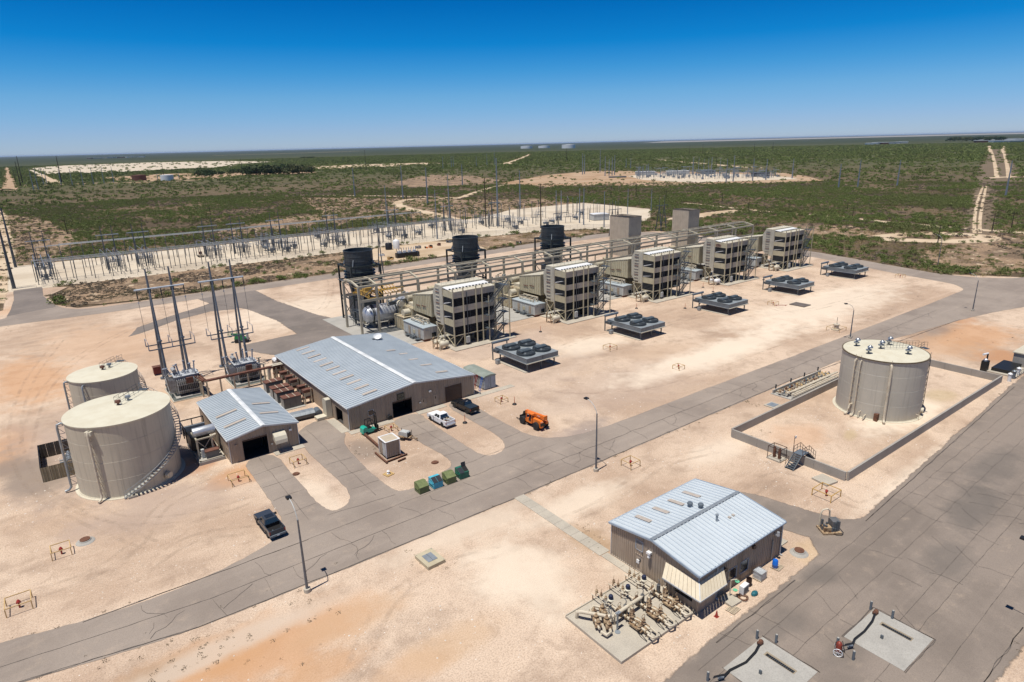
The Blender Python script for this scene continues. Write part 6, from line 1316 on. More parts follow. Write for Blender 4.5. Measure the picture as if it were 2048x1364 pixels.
LG = [((478, 963), 'guard frame below the compressor skid, near the garage', 2.3), ((597, 928), 'guard frame between the garage drive and the next drive', 1.9), ((1003, 804), 'guard frame right of the black pickup', 1.7), ((124, 1108), 'guard frame beside the round manhole on the left dirt', 1.9),
      ((40, 1215), 'guard frame at the far left edge of the dirt, lowest in view', 2.2), ((1220, 699), 'guard frame on the gravel right of the nearest cooler', 2.2), ((1357, 738), 'guard frame out on the open gravel nearest the main road', 1.7), ((1261, 932), 'guard frame across the road from the lamp post', 1.9),
      ((1652, 992), 'bright yellow guard frame on a wet patch by the containment wall', 2.5), ((1546, 610), 'guard frame with a red pipe beside the third and fourth coolers', 2.1), ((1800, 555), 'small guard frame on the gravel beyond the last cooler', 2.2), ((783, 862), 'guard frame hidden behind the small tan shed', 1.6)]
for p, l, w in LG: guard(*G(*p), l, w, 1.0 if w > 1.8 else .85, yel=YEL if 'bright' in l else None)
guard(*G(1524, 530), 'long low guard frame left of the fourth cooler', 6.0, .9, inner='', w2=2.5)
t = guard(*G(1672, 661), 'guard frame around a pale standing tank near the far road lamp', 3.2, .9, inner=''); t = thing('small_pump_tank', 'small pale standing tank inside a guard frame near the far road lamp', 'pump', (*G(1672, 660), 0))
MB().cyl((0, 0, .1), (0, 0, 1.3), .55, n=16).cyl((0, 0, 1.3), (0, 0, 1.5), .7, n=16).box(-.9, -.8, 0, .9, .8, .3).beam((0, 0, 1.5), (0, 0, 3.2), .12).build('pump_body', PIPEW, t)
t = thing('red_pipe', 'red pipe lying on the gravel beside the guard frame near the coolers', 'pipe', (*G(1560, 612), 0), R(-40)); MB().cyl((-1.6, 0, .25), (1.9, 0, .25), .07).cyl((-1, 0, 0), (-1, 0, .3), .06).cyl((1.5, 0, 0), (1.5, 0, .3), .06).build('pipe_run', RED, t)
for p, l in (((930, 846), 'between two pickups'), ((1029, 809), 'near the orange telehandler'), ((1081, 664), 'behind the nearest cooler'), ((1273, 617), 'behind the second cooler'), ((1406, 575), 'left of the white vessel'), ((1426, 584), 'just behind the middle cooler'), ((1370, 617), 'by the middle tower stairs'), ((1527, 560), 'by the long guard frame')):
    t = thing('orange_marker_post', 'thin orange marker post on a black rubber base '+l, 'marker post', (*G(*p), 0), 0, 'orange marker posts')
    MB().lathe([(.42, 0), (.42, .08), (.3, .22), (.12, .3)], n=14).build('rubber_base', BLK, t); MB().cyl((0, 0, .3), (0, 0, 1.55), .06, .04, 8).build('marker_stem', M('faded_orange', (.55, .12, .04)), t)
# manholes, boxes, slabs
for p, l, r, h in (((171, 1083), 'round manhole with a raised dark lid on a grey ring left of the road', .62, .3), ((1598, 1106), 'round concrete manhole with a dark lid right of the control building', .6, .35), ((870, 925), 'flat brown manhole cover behind the dumpsters', .5, .04), ((592, 948), 'flat dark manhole cover between the two drives', .48, .04)):
    t = thing('manhole', l, 'manhole', (*G(*p), 0)); MB().lathe([(r*1.7, -.02), (r*1.6, .05), (r*1.1, h*.6), (r, h)], n=28).build('collar', CON2, t) if h > .1 else MB().lathe([(r*1.2, -.02), (r*1.15, .02)], n=24).build('collar', RUSTY, t)
    MB().lathe([(r*.9, h), (r*.9, h+.08), (r*.8, h+.1)], n=24).build('cover', RUSTY, t)
t = thing('concrete_vault', 'low concrete vault with a grey grated hatch on the dirt beside the road', 'vault', (29.4, 56.0, 0), R(2))
MB().box(-1.1, -1.45, -.02, 1.15, 1.45, .42).build('vault_body', M('vault_tan', (.48, .42, .29), (.43, .37, .25), 1, .8), t); MB().box(-.6, -.75, .42, .6, .75, .47).build('hatch', GALV, t); MB().box(-.02, -.74, .47, .02, .74, .485).build('hatch_seam', DKGALV, t)
for x in (-.95, 1.0):
    for y in (-1.3, 1.3): MB().cyl((x, y, .42), (x, y, .47), .07, n=8).build('lifting_eye', CON, t)
x, y = G(1649, 962); t = thing('concrete_cover_slab', 'plain pale concrete slab on the ground in front of the containment wall', 'slab', (x, y, 0), R(-10)); MB().box(-1.1, -1.2, 0, 1.1, 1.2, .28).build('slab_block', CON, t)
x, y = G(1600, 610); t = thing('dark_cover_plate', 'flat dark plate on the gravel between the fourth cooler and the road', 'plate', (x, y, 0)); MB().box(-1.8, -2.2, 0, 1.8, 2.2, .22).build('plate', M('plate_brown', (.16, .13, .11)), t)
x, y = G(777, 949); t = thing('yellow_pallet', 'small yellow pallet with a white valve on it', 'pallet', (x, y, 0), .2)
for i in range(5): MB().box(-.6+i*.26, -.6, .08, -.42+i*.26, .6, .13).build('slat', YELF, t)
MB().box(-.6, -.6, 0, .66, -.5, .08).box(-.6, .5, 0, .66, .6, .08).build('bearer', YELF, t); t = thing('white_valve', 'white valve standing on the small yellow pallet', 'valve', (x, y, .13)); MB().lathe([(.25, 0), (.25, .1), (.12, .2), (.25, .4), (.1, .55)], n=12).build('valve_body', WHITE, t)
for i, (p, l) in enumerate((((208, 676), 'x'),)): pass
# lamp posts
def lamppost(p, h, label, rz=0, arm=1.9, base=True):
    x, y = G(*p); t = thing('lamp_post', label, 'lamp post', (x, y, 0), rz, 'tall roadside lamp posts')
    MB().cyl((0, 0, .3), (0, 0, h), .15, .085, 14).build('pole', M('lamp_pole_grey', (.15, .165, .185), (.11, .12, .14), 2, .5, .3), t, smooth=True); MB().cyl((0, 0, -.05), (0, 0, .42), .38, .36, 18).build('footing', CON, t)
    MB().tube([(0, 0, h-.4), (-.0, .12, h+.3), (0, .6, h+1.0), (0, 1.2, h+1.4), (0, arm, h+1.6)], .045, 8).build('arm', GREYP, t, smooth=True)
    MB().box(-.26, arm-.05, h+1.52, .26, arm+.55, h+1.72).build('luminaire', BLK, t); MB().box(-.14, arm+.05, h+1.47, .14, arm+.4, h+1.52).build('lens', M('lens_cream', (.7, .65, .5), fine=0), t)
    return t
lamppost((615, 1183), 8.7, 'tall curved-arm lamp post in the foreground beside the main road'); lamppost((1192, 942), 8.9, 'tall curved-arm lamp post at the middle of the main road edge', R(0))
lamppost((1700, 677), 6.8, 'lamp post with a yellow box behind the right-hand tank', R(60)); lamppost((1945, 622), 8.2, 'slim grey lamp post at the far road junction'); lamppost((1875, 533), 9.5, 'pale grey lamp post among the scrub beyond the far road')
t5 = lamppost((1192, 942), 7.5, 'lamp post head and shadow at the right edge over the asphalt yard'); t5.location = (68.0, 10.7, 0)
# ================================================================ CONTROL BUILDING SURROUNDINGS
# metering pad
slab('metering_pad', 35.2, 31.9, 46.0, 39.5, .30, CON, None, None); MB().box(35.25, 39.36, .30, 45.9, 39.46, .42).build('pad_kerb', CON, bpy.data.objects['metering_pad'])
def valve(mb, x, y, z, s=1., hw=True):
    mb.lathe([(.16*s, 0), (.24*s, .08*s), (.13*s, .22*s), (.2*s, .36*s), (.09*s, .5*s), (.10*s, .56*s), (.03*s, .62*s)], (x, y, z), 8)
def meter_run(x, y, lab):
    t = thing('gas_meter_run', lab, 'pipework', (x, y, .3), 0, 'gas meter runs')
    a = PIPER; L = 4.6
    MB().tube([(0, -.3, .55), (0, L*.55, .55), (0, L, .55)], .12, 10).build('run_pipe', PIPEW, t, smooth=True)
    for i in range(7): yy = .1+i*.62; MB().cyl((0, yy, .55), (0, yy+.09, .55), .27, n=12).build('flange', PIPER, t)
    MB().tube([(.55, .2, .45), (.6, 1.6, .5), (.45, 2.2, .5)], .10, 10).tube([(-.2, -.2, .55), (-.15, -.75, .5), (.35, -.85, .45), (.7, -.6, .45), (.75, .2, .5)], .11, 10).build('bypass_pipe', PIPEW, t, smooth=True)
    MB().box(-.35, .5, .28, .9, 2.1, .45).build('run_saddle', PIPER, t)
    for (xx, yy, s) in ((0, 2.0, 1.2), (.55, 1.0, 1.1), (.5, 2.4, 1.3), (0, 3.6, 1.1), (-.3, .8, .9)):
        m_ = MB(); valve(m_, xx, yy, .6, s); m_.tube([(xx+.2*s*math.cos(q), yy+.05, .6+.7*s+.2*s*math.sin(q)) for q in [k*PI/6 for k in range(13)]], .025, 5); m_.build('valve', PIPER, t, smooth=True)
    for (xx, yy) in ((.75, 2.7), (.5, 3.3)): MB().cyl((xx, yy, .3), (xx, yy, 1.25), .2, n=10).tube([(xx, yy, 1.2), (xx+.1, yy, 1.7), (xx+.1, yy+.2, 1.8)], .05, 6).build('filter_pot', PIPEW if xx > .6 else SIDEG, t, smooth=True)
    for yy in (0, 1.8, 3.5): MB().beam((0, yy, 0), (0, yy, .45), .1).build('support', PIPER, t)
    MB().tube([(.5, -.3, .3), (.8, -.7, .6), (1.0, -.9, .1)], .04, 6).build('tubing', BLK, t); MB().tube([(-.3, 1, .2), (-.6, .3, .5), (-.5, -.4, .1)], .04, 6).build('tubing', BLK, t)
    # upstream riser bank
    for i, xx in enumerate((0.0,)):
        MB().tube([(.0, 7.0, .75), (.0, 5.2, .75), (0, L, .7)], .085, 9).build('inlet_pipe', PIPEW, t, smooth=True); MB().tube([(-.45, 7.1, .7), (-.45, 5.2, .7), (-.1, 4.8, .7)], .055, 8).build('small_pipe', PIPEW, t, smooth=True)
        for j in range(3): m_ = MB(); valve(m_, .0, 5.5+j*.65, .75, .8); m_.tube([(0, 5.5+j*.65, 1.2), (.1, 5.6+j*.65, 1.4), (.25, 5.7+j*.65, 1.42)], .03, 5); m_.build('regulator', PIPER, t, smooth=True)
        MB().lathe([(.28, .95), (.34, 1.1), (.1, 1.25)], (.1, 4.9, 0), 12).build('actuator_body', CREAM, t, smooth=True); MB().lathe([(.2, 1.25), (.26, 1.38), (.2, 1.6), (.05, 1.66)], (.1, 4.9, 0), 12).build('actuator_cap', M('navy_cap', (.012, .02, .06), fine=0), t, smooth=True)
        for yy in (5.3, 6.9): MB().beam((-.45, yy, 0), (-.45, yy, .65), .07).beam((0, yy, 0), (0, yy, .7), .07).build('support', PIPER, t)
    return t
for i, (x, y) in enumerate(((39.2, 32.4), (41.7, 32.5), (44.1, 32.6))): pass
mr = meter_run(39.3, 32.5, 'rusty cream gas meter run nearest the open dirt, leftmost of three on the pad')
copy_tree(mr, (41.75, 32.5, .3), None, 'rusty cream gas meter run in the middle of the three on the pad', 'gas meter runs'); copy_tree(mr, (44.15, 32.5, .3), None, 'rusty cream gas meter run closest to the control building wall', 'gas meter runs')
t = thing('header_pipe', 'thick cream header pipe bridging across the gas meter runs on posts', 'pipe', (0, 0, .3))
MB().tube([(38.0, 35.6, 1.1), (41.9, 35.7, 1.15)], .19, 14).build('header', PIPEW, t, smooth=True); MB().tube([(41.9, 35.7, 1.15), (44.0, 35.8, 1.1), (44.6, 36.2, 1.1), (44.6, 38.3, 1.0)], .1, 10).build('header_tail', PIPEW, t, smooth=True)
MB().tube([(35.9, 38.6, .0), (35.9, 38.5, .75), (36.1, 38.1, .9), (37.6, 36.0, .95), (38.0, 35.6, 1.05)], .19, 14).build('inlet_elbow', PIPEW, t, smooth=True)
for x in (38.1, 39.8, 41.8): MB().beam((x, 35.6, 0), (x, 35.6, 1.0), .12).beam((x, 35.9, 0), (x, 35.9, 1.0), .08).build('support_post', PIPEW, t)
t = thing('inlet_valve_bank', 'jumble of rusty valves with handwheels and a cream U-bend at the left of the pad', 'pipework', (36.9, 37.0, .3), R(-30))
MB().tube([(-.3, 1.1, .5), (.2, 1.6, .55), (.8, 1.3, .55), (1.0, .4, .5)], .12).tube([(.1, -1.8, .4), (.5, -2.3, .4), (1.0, -2.0, .4), (1.0, -1.2, .45)], .15).tube([(-.2, 1, .55), (0, -1.6, .55)], .12).tube([(.9, 1, .5), (1.0, -1.4, .5)], .11).build('bend_pipe', PIPEW, t, smooth=True)
for i in range(7):
    m_ = MB(); xx, yy = (0 if i % 2 else .95), -1.4+i*.4; valve(m_, xx, yy, .5, 1.2); m_.build('valve', PIPER, t, smooth=True); MB().cyl((xx-.3, yy, .5), (xx+.3, yy, .5), .26, n=10).build('flange', PIPER, t)
for xx, yy in ((1.2, .8), (1.3, -.4)): MB().tube([(xx+.1*math.sin(q), yy+.42*math.cos(q), 1.4+.42*math.sin(q)) for q in [k*PI/8 for k in range(17)]], .03, 5).beam((xx, yy-.4, 1.4), (xx, yy+.4, 1.4), .03).beam((xx, yy, 1.0), (xx, yy, 1.8), .03).build('handwheel', DKGALV, t)
t = thing('vent_pole_stand', 'slim silver pole stand beside the header pipe', 'stand', (37.7, 34.9, .3)); MB().cyl((0, 0, 0), (0, 0, 1.9), .06, n=8).cyl((.25, .1, 0), (.25, .1, 1.9), .04, n=8).box(-.05, -.05, 1.8, .5, .25, 1.9).cyl((-.1, -.2, 0), (-.1, -.2, .05), .28, n=12).build('pole_set', GALV, t)
MB().box(44.9, 33.9, .302, 45.8, 34.7, .33).build('floor_mat', DKGALV, bpy.data.objects['metering_pad'])
# items along the south wall
def P2(x, y): return (x, y, 0)
t = thing('traffic_cone', 'red traffic cone on the dirt below the corner awning', 'cone', (46.95, 30.35, 0)); MB().box(-.2, -.2, 0, .2, .2, .04).lathe([(.16, .04), (.04, .72), (.02, .74)], n=14).build('cone_body', RED, t)
def pallet(x, y, lab, rz=0):
    t = thing('wooden_pallet', lab, 'pallet', (x, y, 0), rz, 'wooden pallets')
    for i in range(7): MB().box(-.6+i*.185, -.5, .1, -.6+i*.185+.11, .5, .125).build('slat', WOODP, t)
    for y_ in (-.48, -.04, .4): MB().box(-.6, y_, .02, .62, y_+.08, .1).build('bearer', WOODP, t)
    return t
pallet(49.0, 29.9, 'empty wooden pallet lying on the dirt at the road edge', R(3)); pallet(58.5, 30.9, 'wooden pallet under the blue barrel', R(5)); pallet(55.4, 31.05, 'wooden pallet under the wire crate', R(2))
t = thing('blue_barrel', 'bright blue plastic barrel standing on a pallet by the control building', 'barrel', (58.2, 31.0, .125)); MB().lathe([(.26, 0), (.3, .06), (.3, .36), (.32, .4), (.3, .44), (.3, .85), (.22, .95), (.05, .95)], n=20).build('barrel_shell', BLUE, t, smooth=True)
t = thing('wire_crate', 'silver wire-sided bulk crate with crumpled plastic on a pallet', 'crate', (55.4, 31.05, .125), R(2))
for a, b_, c, d in ((-.55, -.5, .55, -.5), (.55, -.5, .55, .5), (.55, .5, -.55, .5), (-.55, .5, -.55, -.5)): MB().rail([(a, b_, 0), (c, d, 0)], .85, .015, .16).build('wire_side', ALU, t)
MB().add([(-.52, -.47, .02), (.52, -.47, .02), (.52, .47, .02), (-.52, .47, .02), (-.5, -.45, .8), (.5, -.46, .78), (.48, .45, .82), (-.5, .46, .95)], [(0, 3, 2, 1), (4, 5, 6, 7), (0, 1, 5, 4), (1, 2, 6, 5), (2, 3, 7, 6), (3, 0, 4, 7)]).build('plastic_liner', M('cloudy_plastic', (.5, .52, .53), (.35, .37, .38), 5, .3), t)
t = thing('rusty_drum', 'dark rusty open drum by the control building wall', 'drum', (53.5, 31.1, 0)); MB().lathe([(.28, 0), (.29, .88), (.26, .88), (.25, .1)], n=20).build('drum_shell', M('dark_rust', (.05, .02, .015), (.03, .015, .01), 3, .7), t, smooth=True)
t = thing('heat_pump', 'white box-shaped air conditioner standing on the dirt by the wall', 'air conditioner', (52.1, 30.7, 0), R(4)); MB().box(-.55, -.2, .08, .5, .3, 1.0).build('casing', WHITE, t); MB().box(-.45, -.22, .15, .4, -.2, .9).build('fan_grille', SIDEG, t)
t = thing('eyewash_shower', 'outdoor safety shower pipe with green bowls by the wall', 'shower', (50.3, 31.2, 0)); MB().cyl((0, 0, 0), (0, 0, 2.15), .06, n=8).tube([(0, 0, 2.1), (.1, -.1, 2.2), (.5, -.35, 2.2), (.55, -.4, 2.0)], .05, 6).tube([(0, 0, 1.0), (.3, -.3, 1.0)], .04, 6).build('riser_pipe', PIPEW, t, smooth=True)
for z in (1.9, .95): MB().lathe([(.04, 0), (.22, .03), (.24, .09)], (.5 if z > 1 else .3, -.38, z), 14).build('bowl', M('mint_green', (.15, .55, .32), fine=0), t)
t = thing('access_lid_slab', 'low pale concrete box with a dark hole beside the control building', 'slab', (49.9, 30.8, 0), R(-3)); MB().box(-.75, -.75, 0, .75, .75, .25).cyl((.1, .3, .25), (.1, .3, .256), .2, n=14).build('slab_block', CON, t)
t = thing('hose_coil', 'coiled brown hose lying on the dirt beside the air conditioner', 'hose', (51.3, 30.3, 0)); MB().tube([((.28+.008*k)*math.cos(k*.6), (.28+.008*k)*math.sin(k*.6), .05+.003*k) for k in range(40)], .03, 5).build('coil', RUSTY, t)
t = thing('teal_tarp', 'crumpled teal bag lying on the dirt in front of the air conditioner', 'bag', (52.7, 29.9, .0)); MB().lathe([(.35, 0), (.42, .12), (.35, .28), (.15, .38)], n=11).build('bag_body', M('dark_teal', (.01, .13, .16), fine=0), t).scale = (1.1, .7, 1)
t = thing('wall_box_unit', 'grey box with a round rusty opening on a slab behind the control building', 'box', (62.2, 33.6, 0)); MB().box(-1.0, -.9, 0, 1.5, .3+2.6, .15).build('footing', CON, t); MB().box(-.9, .2, .15, 1.1, 2.6, 1.1).build('casing', GALV, t); MB().cyl((.2, 1.6, 1.1), (.2, 1.6, 1.16), .45, n=18).build('fan_opening', RUSTY, t)
# pump skid in the asphalt
t = thing('pump_skid', 'cluttered pump skid with a tall cream pipe hoop standing on the asphalt', 'pump skid', (69.5, 30.9, .014), R(-35))
MB().box(-1.1, -.9, 0, 1.1, .9, .25).build('skid_base', PIPER, t); MB().box(.1, -.5, .25, 1.0, .6, 1.5).build('pump_case', SIDEG, t); MB().box(-.9, -.6, .25, 0, .2, .8).build('motor', PIPER, t)
MB().tube([(-.9, .6, .3), (-.9, .6, 2.0), (-.7, .6, 2.5), (-.2, .5, 2.7), (.1, .5, 2.4), (.15, .5, 1.5)], .1, 9).build('hoop_pipe', PIPEW, t, smooth=True)
mb = MB()
for i in range(12): mb.cb((rnd.uniform(-.9, .9), rnd.uniform(-.7, .7), .25), .2, .2, rnd.uniform(.3, 1.4), rnd.random())
mb.build('small_fitting', DKGALV, t); MB().tube([(1, -.4, .6), (1.3, -.8, .2), (1.0, -1.1, .05), (.3, -1.0, .05)], .05, 6).build('hose', BLK, t)
# stair over the containment wall, caged valve set
t = thing('stile_stair', 'dark steel stair crossing over the containment wall with handrails', 'stair', (0, 0, 0))
MB().box(81.7, 41.3, 1.7, 83.4, 42.7, 1.78).build('platform', STEELB, t)
st_ = MB().box(-.16, -.6, -.02, .16, .6, .02).mesh('tread', DKGALV)
for i in range(7): piece('tread', st_, t, (79.9+i*.27, 42.0, .2+i*.22)); piece('tread', st_, t, (85.3-i*.28, 42.0, .2+i*.22))
for y in (41.4, 42.6): MB().beam((79.7, y, .0), (81.7, y, 1.72), .08, .2).build('stringer', DKGALV, t); MB().beam((85.5, y, .0), (83.4, y, 1.72), .08, .2).build('stringer', DKGALV, t)
MB().rail([(81.7, 41.35, 1.78), (83.4, 41.35, 1.78)], 1.05, .03, .9).rail([(81.7, 42.65, 1.78), (83.4, 42.65, 1.78)], 1.05, .03, .9).rail([(83.4, 41.35, 1.78), (85.5, 41.35, 0.1)], 1.05, .03, .9).rail([(83.4, 42.65, 1.78), (85.5, 42.65, .1)], 1.05, .03, .9).rail([(79.7, 42.65, .1), (80.5, 42.65, .7)], 1.0, .03, .9).build('handrail', M('rail_brown', (.12, .07, .055)), t)
MB().beam((82.0, 42.9, .1), (82.0, 42.9, 4.2), .06).build('sock_pole', RUSTY, t); MB().box(82.05, 42.85, 3.75, 82.45, 42.95, 4.1).build('sign_plate', WHITE, t)
t = thing('caged_valve_set', 'rusty valves inside a dark pipe cage on a slab against the containment wall', 'valve set', (81.3, 44.9, 0)); MB().box(-.9, -1.1, 0, .85, 1.1, .22).build('footing', CON, t)
for x in (-.8, .75):
    for y in (-1, 1): MB().beam((x, y, .2), (x, y, 2.0), .07).build('cage_post', M('cage_brown', (.06, .03, .025)), t)
for z in (2.0,):
    for a, b_ in (((-.8, -1), (.75, -1)), ((.75, -1), (.75, 1)), ((.75, 1), (-.8, 1)), ((-.8, 1), (-.8, -1))): MB().beam((*a, z), (*b_, z), .07).build('cage_rail', M('cage_brown', (.06, .03, .025)), t)
for y in (-.4, .4): MB().cyl((0, y, .2), (0, y, 1.6), .22, n=12).cyl((0, y, 1.6), (0, y, 1.9), .12, n=8).build('valve_body', RUSTY, t)
# manifold beside the wall
t = thing('valve_manifold', 'long skid of tangled cream pipes and valves between the road and the containment wall', 'pipework', (0, 0, 0))
MB().box(103.4, 55.6, 0, 120.5, 59.6, .12).build('footing', CON2, t); MB().box(103.6, 59.2, .1, 120.3, 59.4, .8).build('kerb_wall', CON2, t)
for y in (55.3, 55.8, 56.7): MB().tube([(103.8, y, .9), (121, y, .9)], .13, 8).build('main_pipe', PIPEW, t, smooth=True)
MB().tube([(104, 58.6, .8), (104.1, 57, .8), (105, 56.2, 1.1), (120.8, 56.2, 1.1)], .16, 8).build('main_pipe', PIPEW, t, smooth=True)
r = random.Random(5)
for i in range(26):
    x = 104+i*.62; m_ = MB().tube([(x, 56.7, .9), (x+.1, 57.3, .9), (x+.05, 58.9, .5)], .09, 7); m_.build('branch_pipe', PIPEW if i % 2 else PIPER, t, smooth=True)
    for j in range(2): m_ = MB(); valve(m_, x+r.uniform(-.2, .2), 57.2+j*.9+r.uniform(-.2, .2), .6, r.uniform(.7, 1.2)); m_.build('valve', r.choice([PIPER, RUSTY, SIDEG, YELF, DKGALV]), t)
for i, x in enumerate((105.7, 110.8, 115.6, 120.6)):
    t = thing('bollard', ['first dark steel bollard by the road at the near end of the pipe manifold', 'second dark steel bollard by the road along the pipe manifold', 'third dark steel bollard by the road along the pipe manifold', 'last dark steel bollard by the road, next to the grey-beige tank'][i], 'bollard', (x, 60.0, 0), 0, 'dark steel bollards'); MB().cyl((0, 0, 0), (0, 0, 1.15), .13, n=12).build('post', M('dark_bollard', (.03, .035, .04)), t)
t = thing('valve_box_slab', 'small grey-lidded box set in the ground left of the pipe manifold', 'valve box', (*G(1545, 811), 0)); MB().box(-1.2, -1, 0, 1.2, 1, .15).build('collar', CON, t); MB().box(-.8, -.7, .15, .8, .7, .2).build('lid', GALV, t)
# far right equipment
t = thing('pump_pit', 'dark pit frame with white pumps and rails beyond the corner of the containment wall', 'pump', (0, 0, 0))
MB().box(145.3, 34.3, 0, 153.5, 39.2, .25).build('pit_rim', CON, t); MB().box(146.2, 35.6, .25, 153, 38.7, .9).build('pit_body', BLK, t)
for x in (142.5, 144.8, 147.3): MB().cyl((x, 34.6, 0), (x, 34.6, 1.3), .3, n=12).lathe([(.35, 1.3), (.4, 1.5), (.1, 1.75)], (x, 34.6, 0), 12).build('pump_body', WHITE if x != 144.8 else STEELB, t)
MB().rail([(145, 34.1, .2), (153, 34.1, .2)], 1.1, .03, 1.2).build('handrail', DKGALV, t)
t = thing('water_monitor', 'black standing pump unit with a white nozzle behind the containment wall', 'pump', (145.4, 39.6, 0)); MB().box(-.7, -.5, 0, .7, .5, 2.2).build('casing', BLK, t); MB().cyl((.5, 0, 2), (.5, 0, 3.6), .15, n=8).build('riser', BLK, t); MB().cyl((-1.0, .3, 3.6), (.5, 0, 3.6), .22, .16, 10).build('nozzle', WHITE, t); MB().lathe([(.3, 2.2), (.35, 2.5), (.1, 2.7)], (-.2, 0, 0), 10).build('cap', WHITE, t)
t = thing('concrete_box_house', 'plain concrete-walled box building cut by the right edge of the frame', 'building', (152.6, 32.2, 0)); MB().box(0, 0, 0, 12, 5, 2.9).build('wall', CONW, t); MB().box(-.2, -.2, 2.9, 12, 5.2, 3.1).build('roof', CREAM, t); MB().cyl((1.2, 2.5, 3.1), (1.2, 2.5, 3.5), .35, n=12).build('roof_vent', BLK, t)
# loading pads at the bottom edge
def loadpad(x0, y0, x1, y1):
    r_ = slab('loading_pad', x0, y0, x1, y1, .05, CON2, None, None)
    MB().box(x1-1.9, y0+1.0+.15, .045, x1-1.4+.1, y1-1.3, .056).build('drain_frame', M('drain_edge', (.33, .27, .19)), r_); MB().box(x1-1.85, y0+1.25, .056, x1-1.5, y1-1.45, .06).build('drain_grate', VOID, r_)
    for i in range(14): MB().box(x1-1.85, y0+1.3+i*(y1-y0-2.9)/14, .06, x1-1.5, y0+1.34+i*(y1-y0-2.9)/14, .068).build('grate_bar', DKGALV, r_)
    return r_
loadpad(53.9, 16.0, 60.0, 21.3); loadpad(40.6, 19.0, 48.1, 25.6) if False else loadpad(41.9, 20.6, 48.0, 26.0)
def hoseset(a, b_, mid, lab):
    t = thing('unloading_hose', lab, 'hose', (0, 0, 0))
    A = Vector((*a, .25)); B = Vector((*b_, .25)); Mm = Vector((*mid, .12)); L = [A, A.lerp(Mm, .35)+Vector((.1, .2, -.05)), Mm, Mm.lerp(B, .6)+Vector((-.1, -.15, 0)), B]
    MB().tube(L, .1, 8).build('hose', BLK, t, smooth=True); MB().lathe([(.1, -.35), (.22, -.25), (.16, -.05), (.24, .1), (.2, .25), (.08, .35)], tuple(B), 10, 'x').box(B.x-.2, B.y-.2, 0, B.x+.2, B.y+.2, .3).build('coupling', RUSTY, t)
    MB().cyl(tuple(A), tuple(A+Vector((-.5, .1, .1))), .14, n=10).build('nozzle', GALV, t); MB().add([(A.x-1.1, A.y+.3, .5), (A.x-.1, A.y-.15, .5), (A.x-.15, A.y-.3, .95), (A.x-1.15, A.y+.15, .95)], [(0, 1, 2, 3), (3, 2, 1, 0)]).build('splash_plate', STEELB, t)
hoseset((53.2, 20.2), (59.3, 20.9), (56, 20.4), 'black unloading hose snaking along the edge of the right concrete pad'); hoseset((40.9, 25.3), (47.0, 25.6), (44, 25.1), 'black unloading hose along the edge of the left concrete pad at the bottom')
for i, ((x, y), l) in enumerate((((59.6, 20.9+.6), 'at the far corner of the right pad, behind the hose coupling'), ((59.9, 19.6), 'at the right pad beside its drain'), ((52.3, 21.1), 'behind the red wheeled extinguisher'), ((51.8, 19.4), 'right of the red wheeled extinguisher'), ((47.4, 26.2), 'at the far corner of the left pad'), ((48.3, 24.8), 'between the two pads, beside the left drain'), ((39.7, 26.0), 'left of the left pad hose'), ((33.6, 27.4), 'leftmost one at the bottom edge'))):
    t = thing('bollard', 'short grey steel bollard '+l, 'bollard', (x, y, 0), 0, 'short grey bollards'); MB().cyl((0, 0, 0), (0, 0, .95), .12, n=14).build('post', STEELB, t); MB().cyl((0, 0, .95), (0, 0, .98), .09, n=14).build('post_cap', CON2, t)
for x, y in ((56.4, 19.0), (43.9, 23.6)): t = thing('pad_hook', 'small grey twin hook standing on the %s concrete pad' % ('right' if x > 50 else 'left'), 'hook', (x, y, .05)); MB().box(-.08, -.12, 0, .08, .12, .35).build('hook_plate', DKGALV, t)
t = thing('wheeled_extinguisher', 'red wheeled fire extinguisher with big white wheels beside the hose', 'extinguisher', (51.5, 20.6, .014), R(20)); MB().lathe([(.1, .15), (.26, .25), (.28, 1.0), (.2, 1.2), (.05, 1.3)], n=16).build('cylinder', M('rusty_red', (.25, .04, .02), (.15, .03, .02), 3, .5), t, smooth=True)
for s in (-.45, .45): o = MB().tube([(s, .38*math.cos(q), .4+.38*math.sin(q)) for q in [k*PI/9 for k in range(19)]], .035, 6); [o.beam((s, 0, .4), (s, .37*math.cos(q), .4+.37*math.sin(q)), .03) for q in [k*PI/3 for k in range(6)]]; o.build('wheel', WHITE, t)
MB().beam((-.35, -.2, 1.2), (-.35, -.5, .1), .05).beam((.35, -.2, 1.2), (.35, -.5, .1), .05).beam((-.45, 0, .4), (.45, 0, .4), .05).tube([(0, .25, 1.2), (.3, .3, .9), (.1, .35, .5), (-.2, .3, .8)], .03, 5).build('cart_frame', BLK, t)
for i, (x, y) in enumerate(((31.2, 27.5),)): t = thing('sample_cart', 'white panel on a small rusty stand at the bottom edge by the road', 'stand', (x, y, 0), R(15)); MB().box(-.5, -.3, .5, .5, .3, .56).build('panel', WHITE, t); MB().box(-.3, -.2, 0, .3, .2, .5).build('stand_body', PIPER, t)
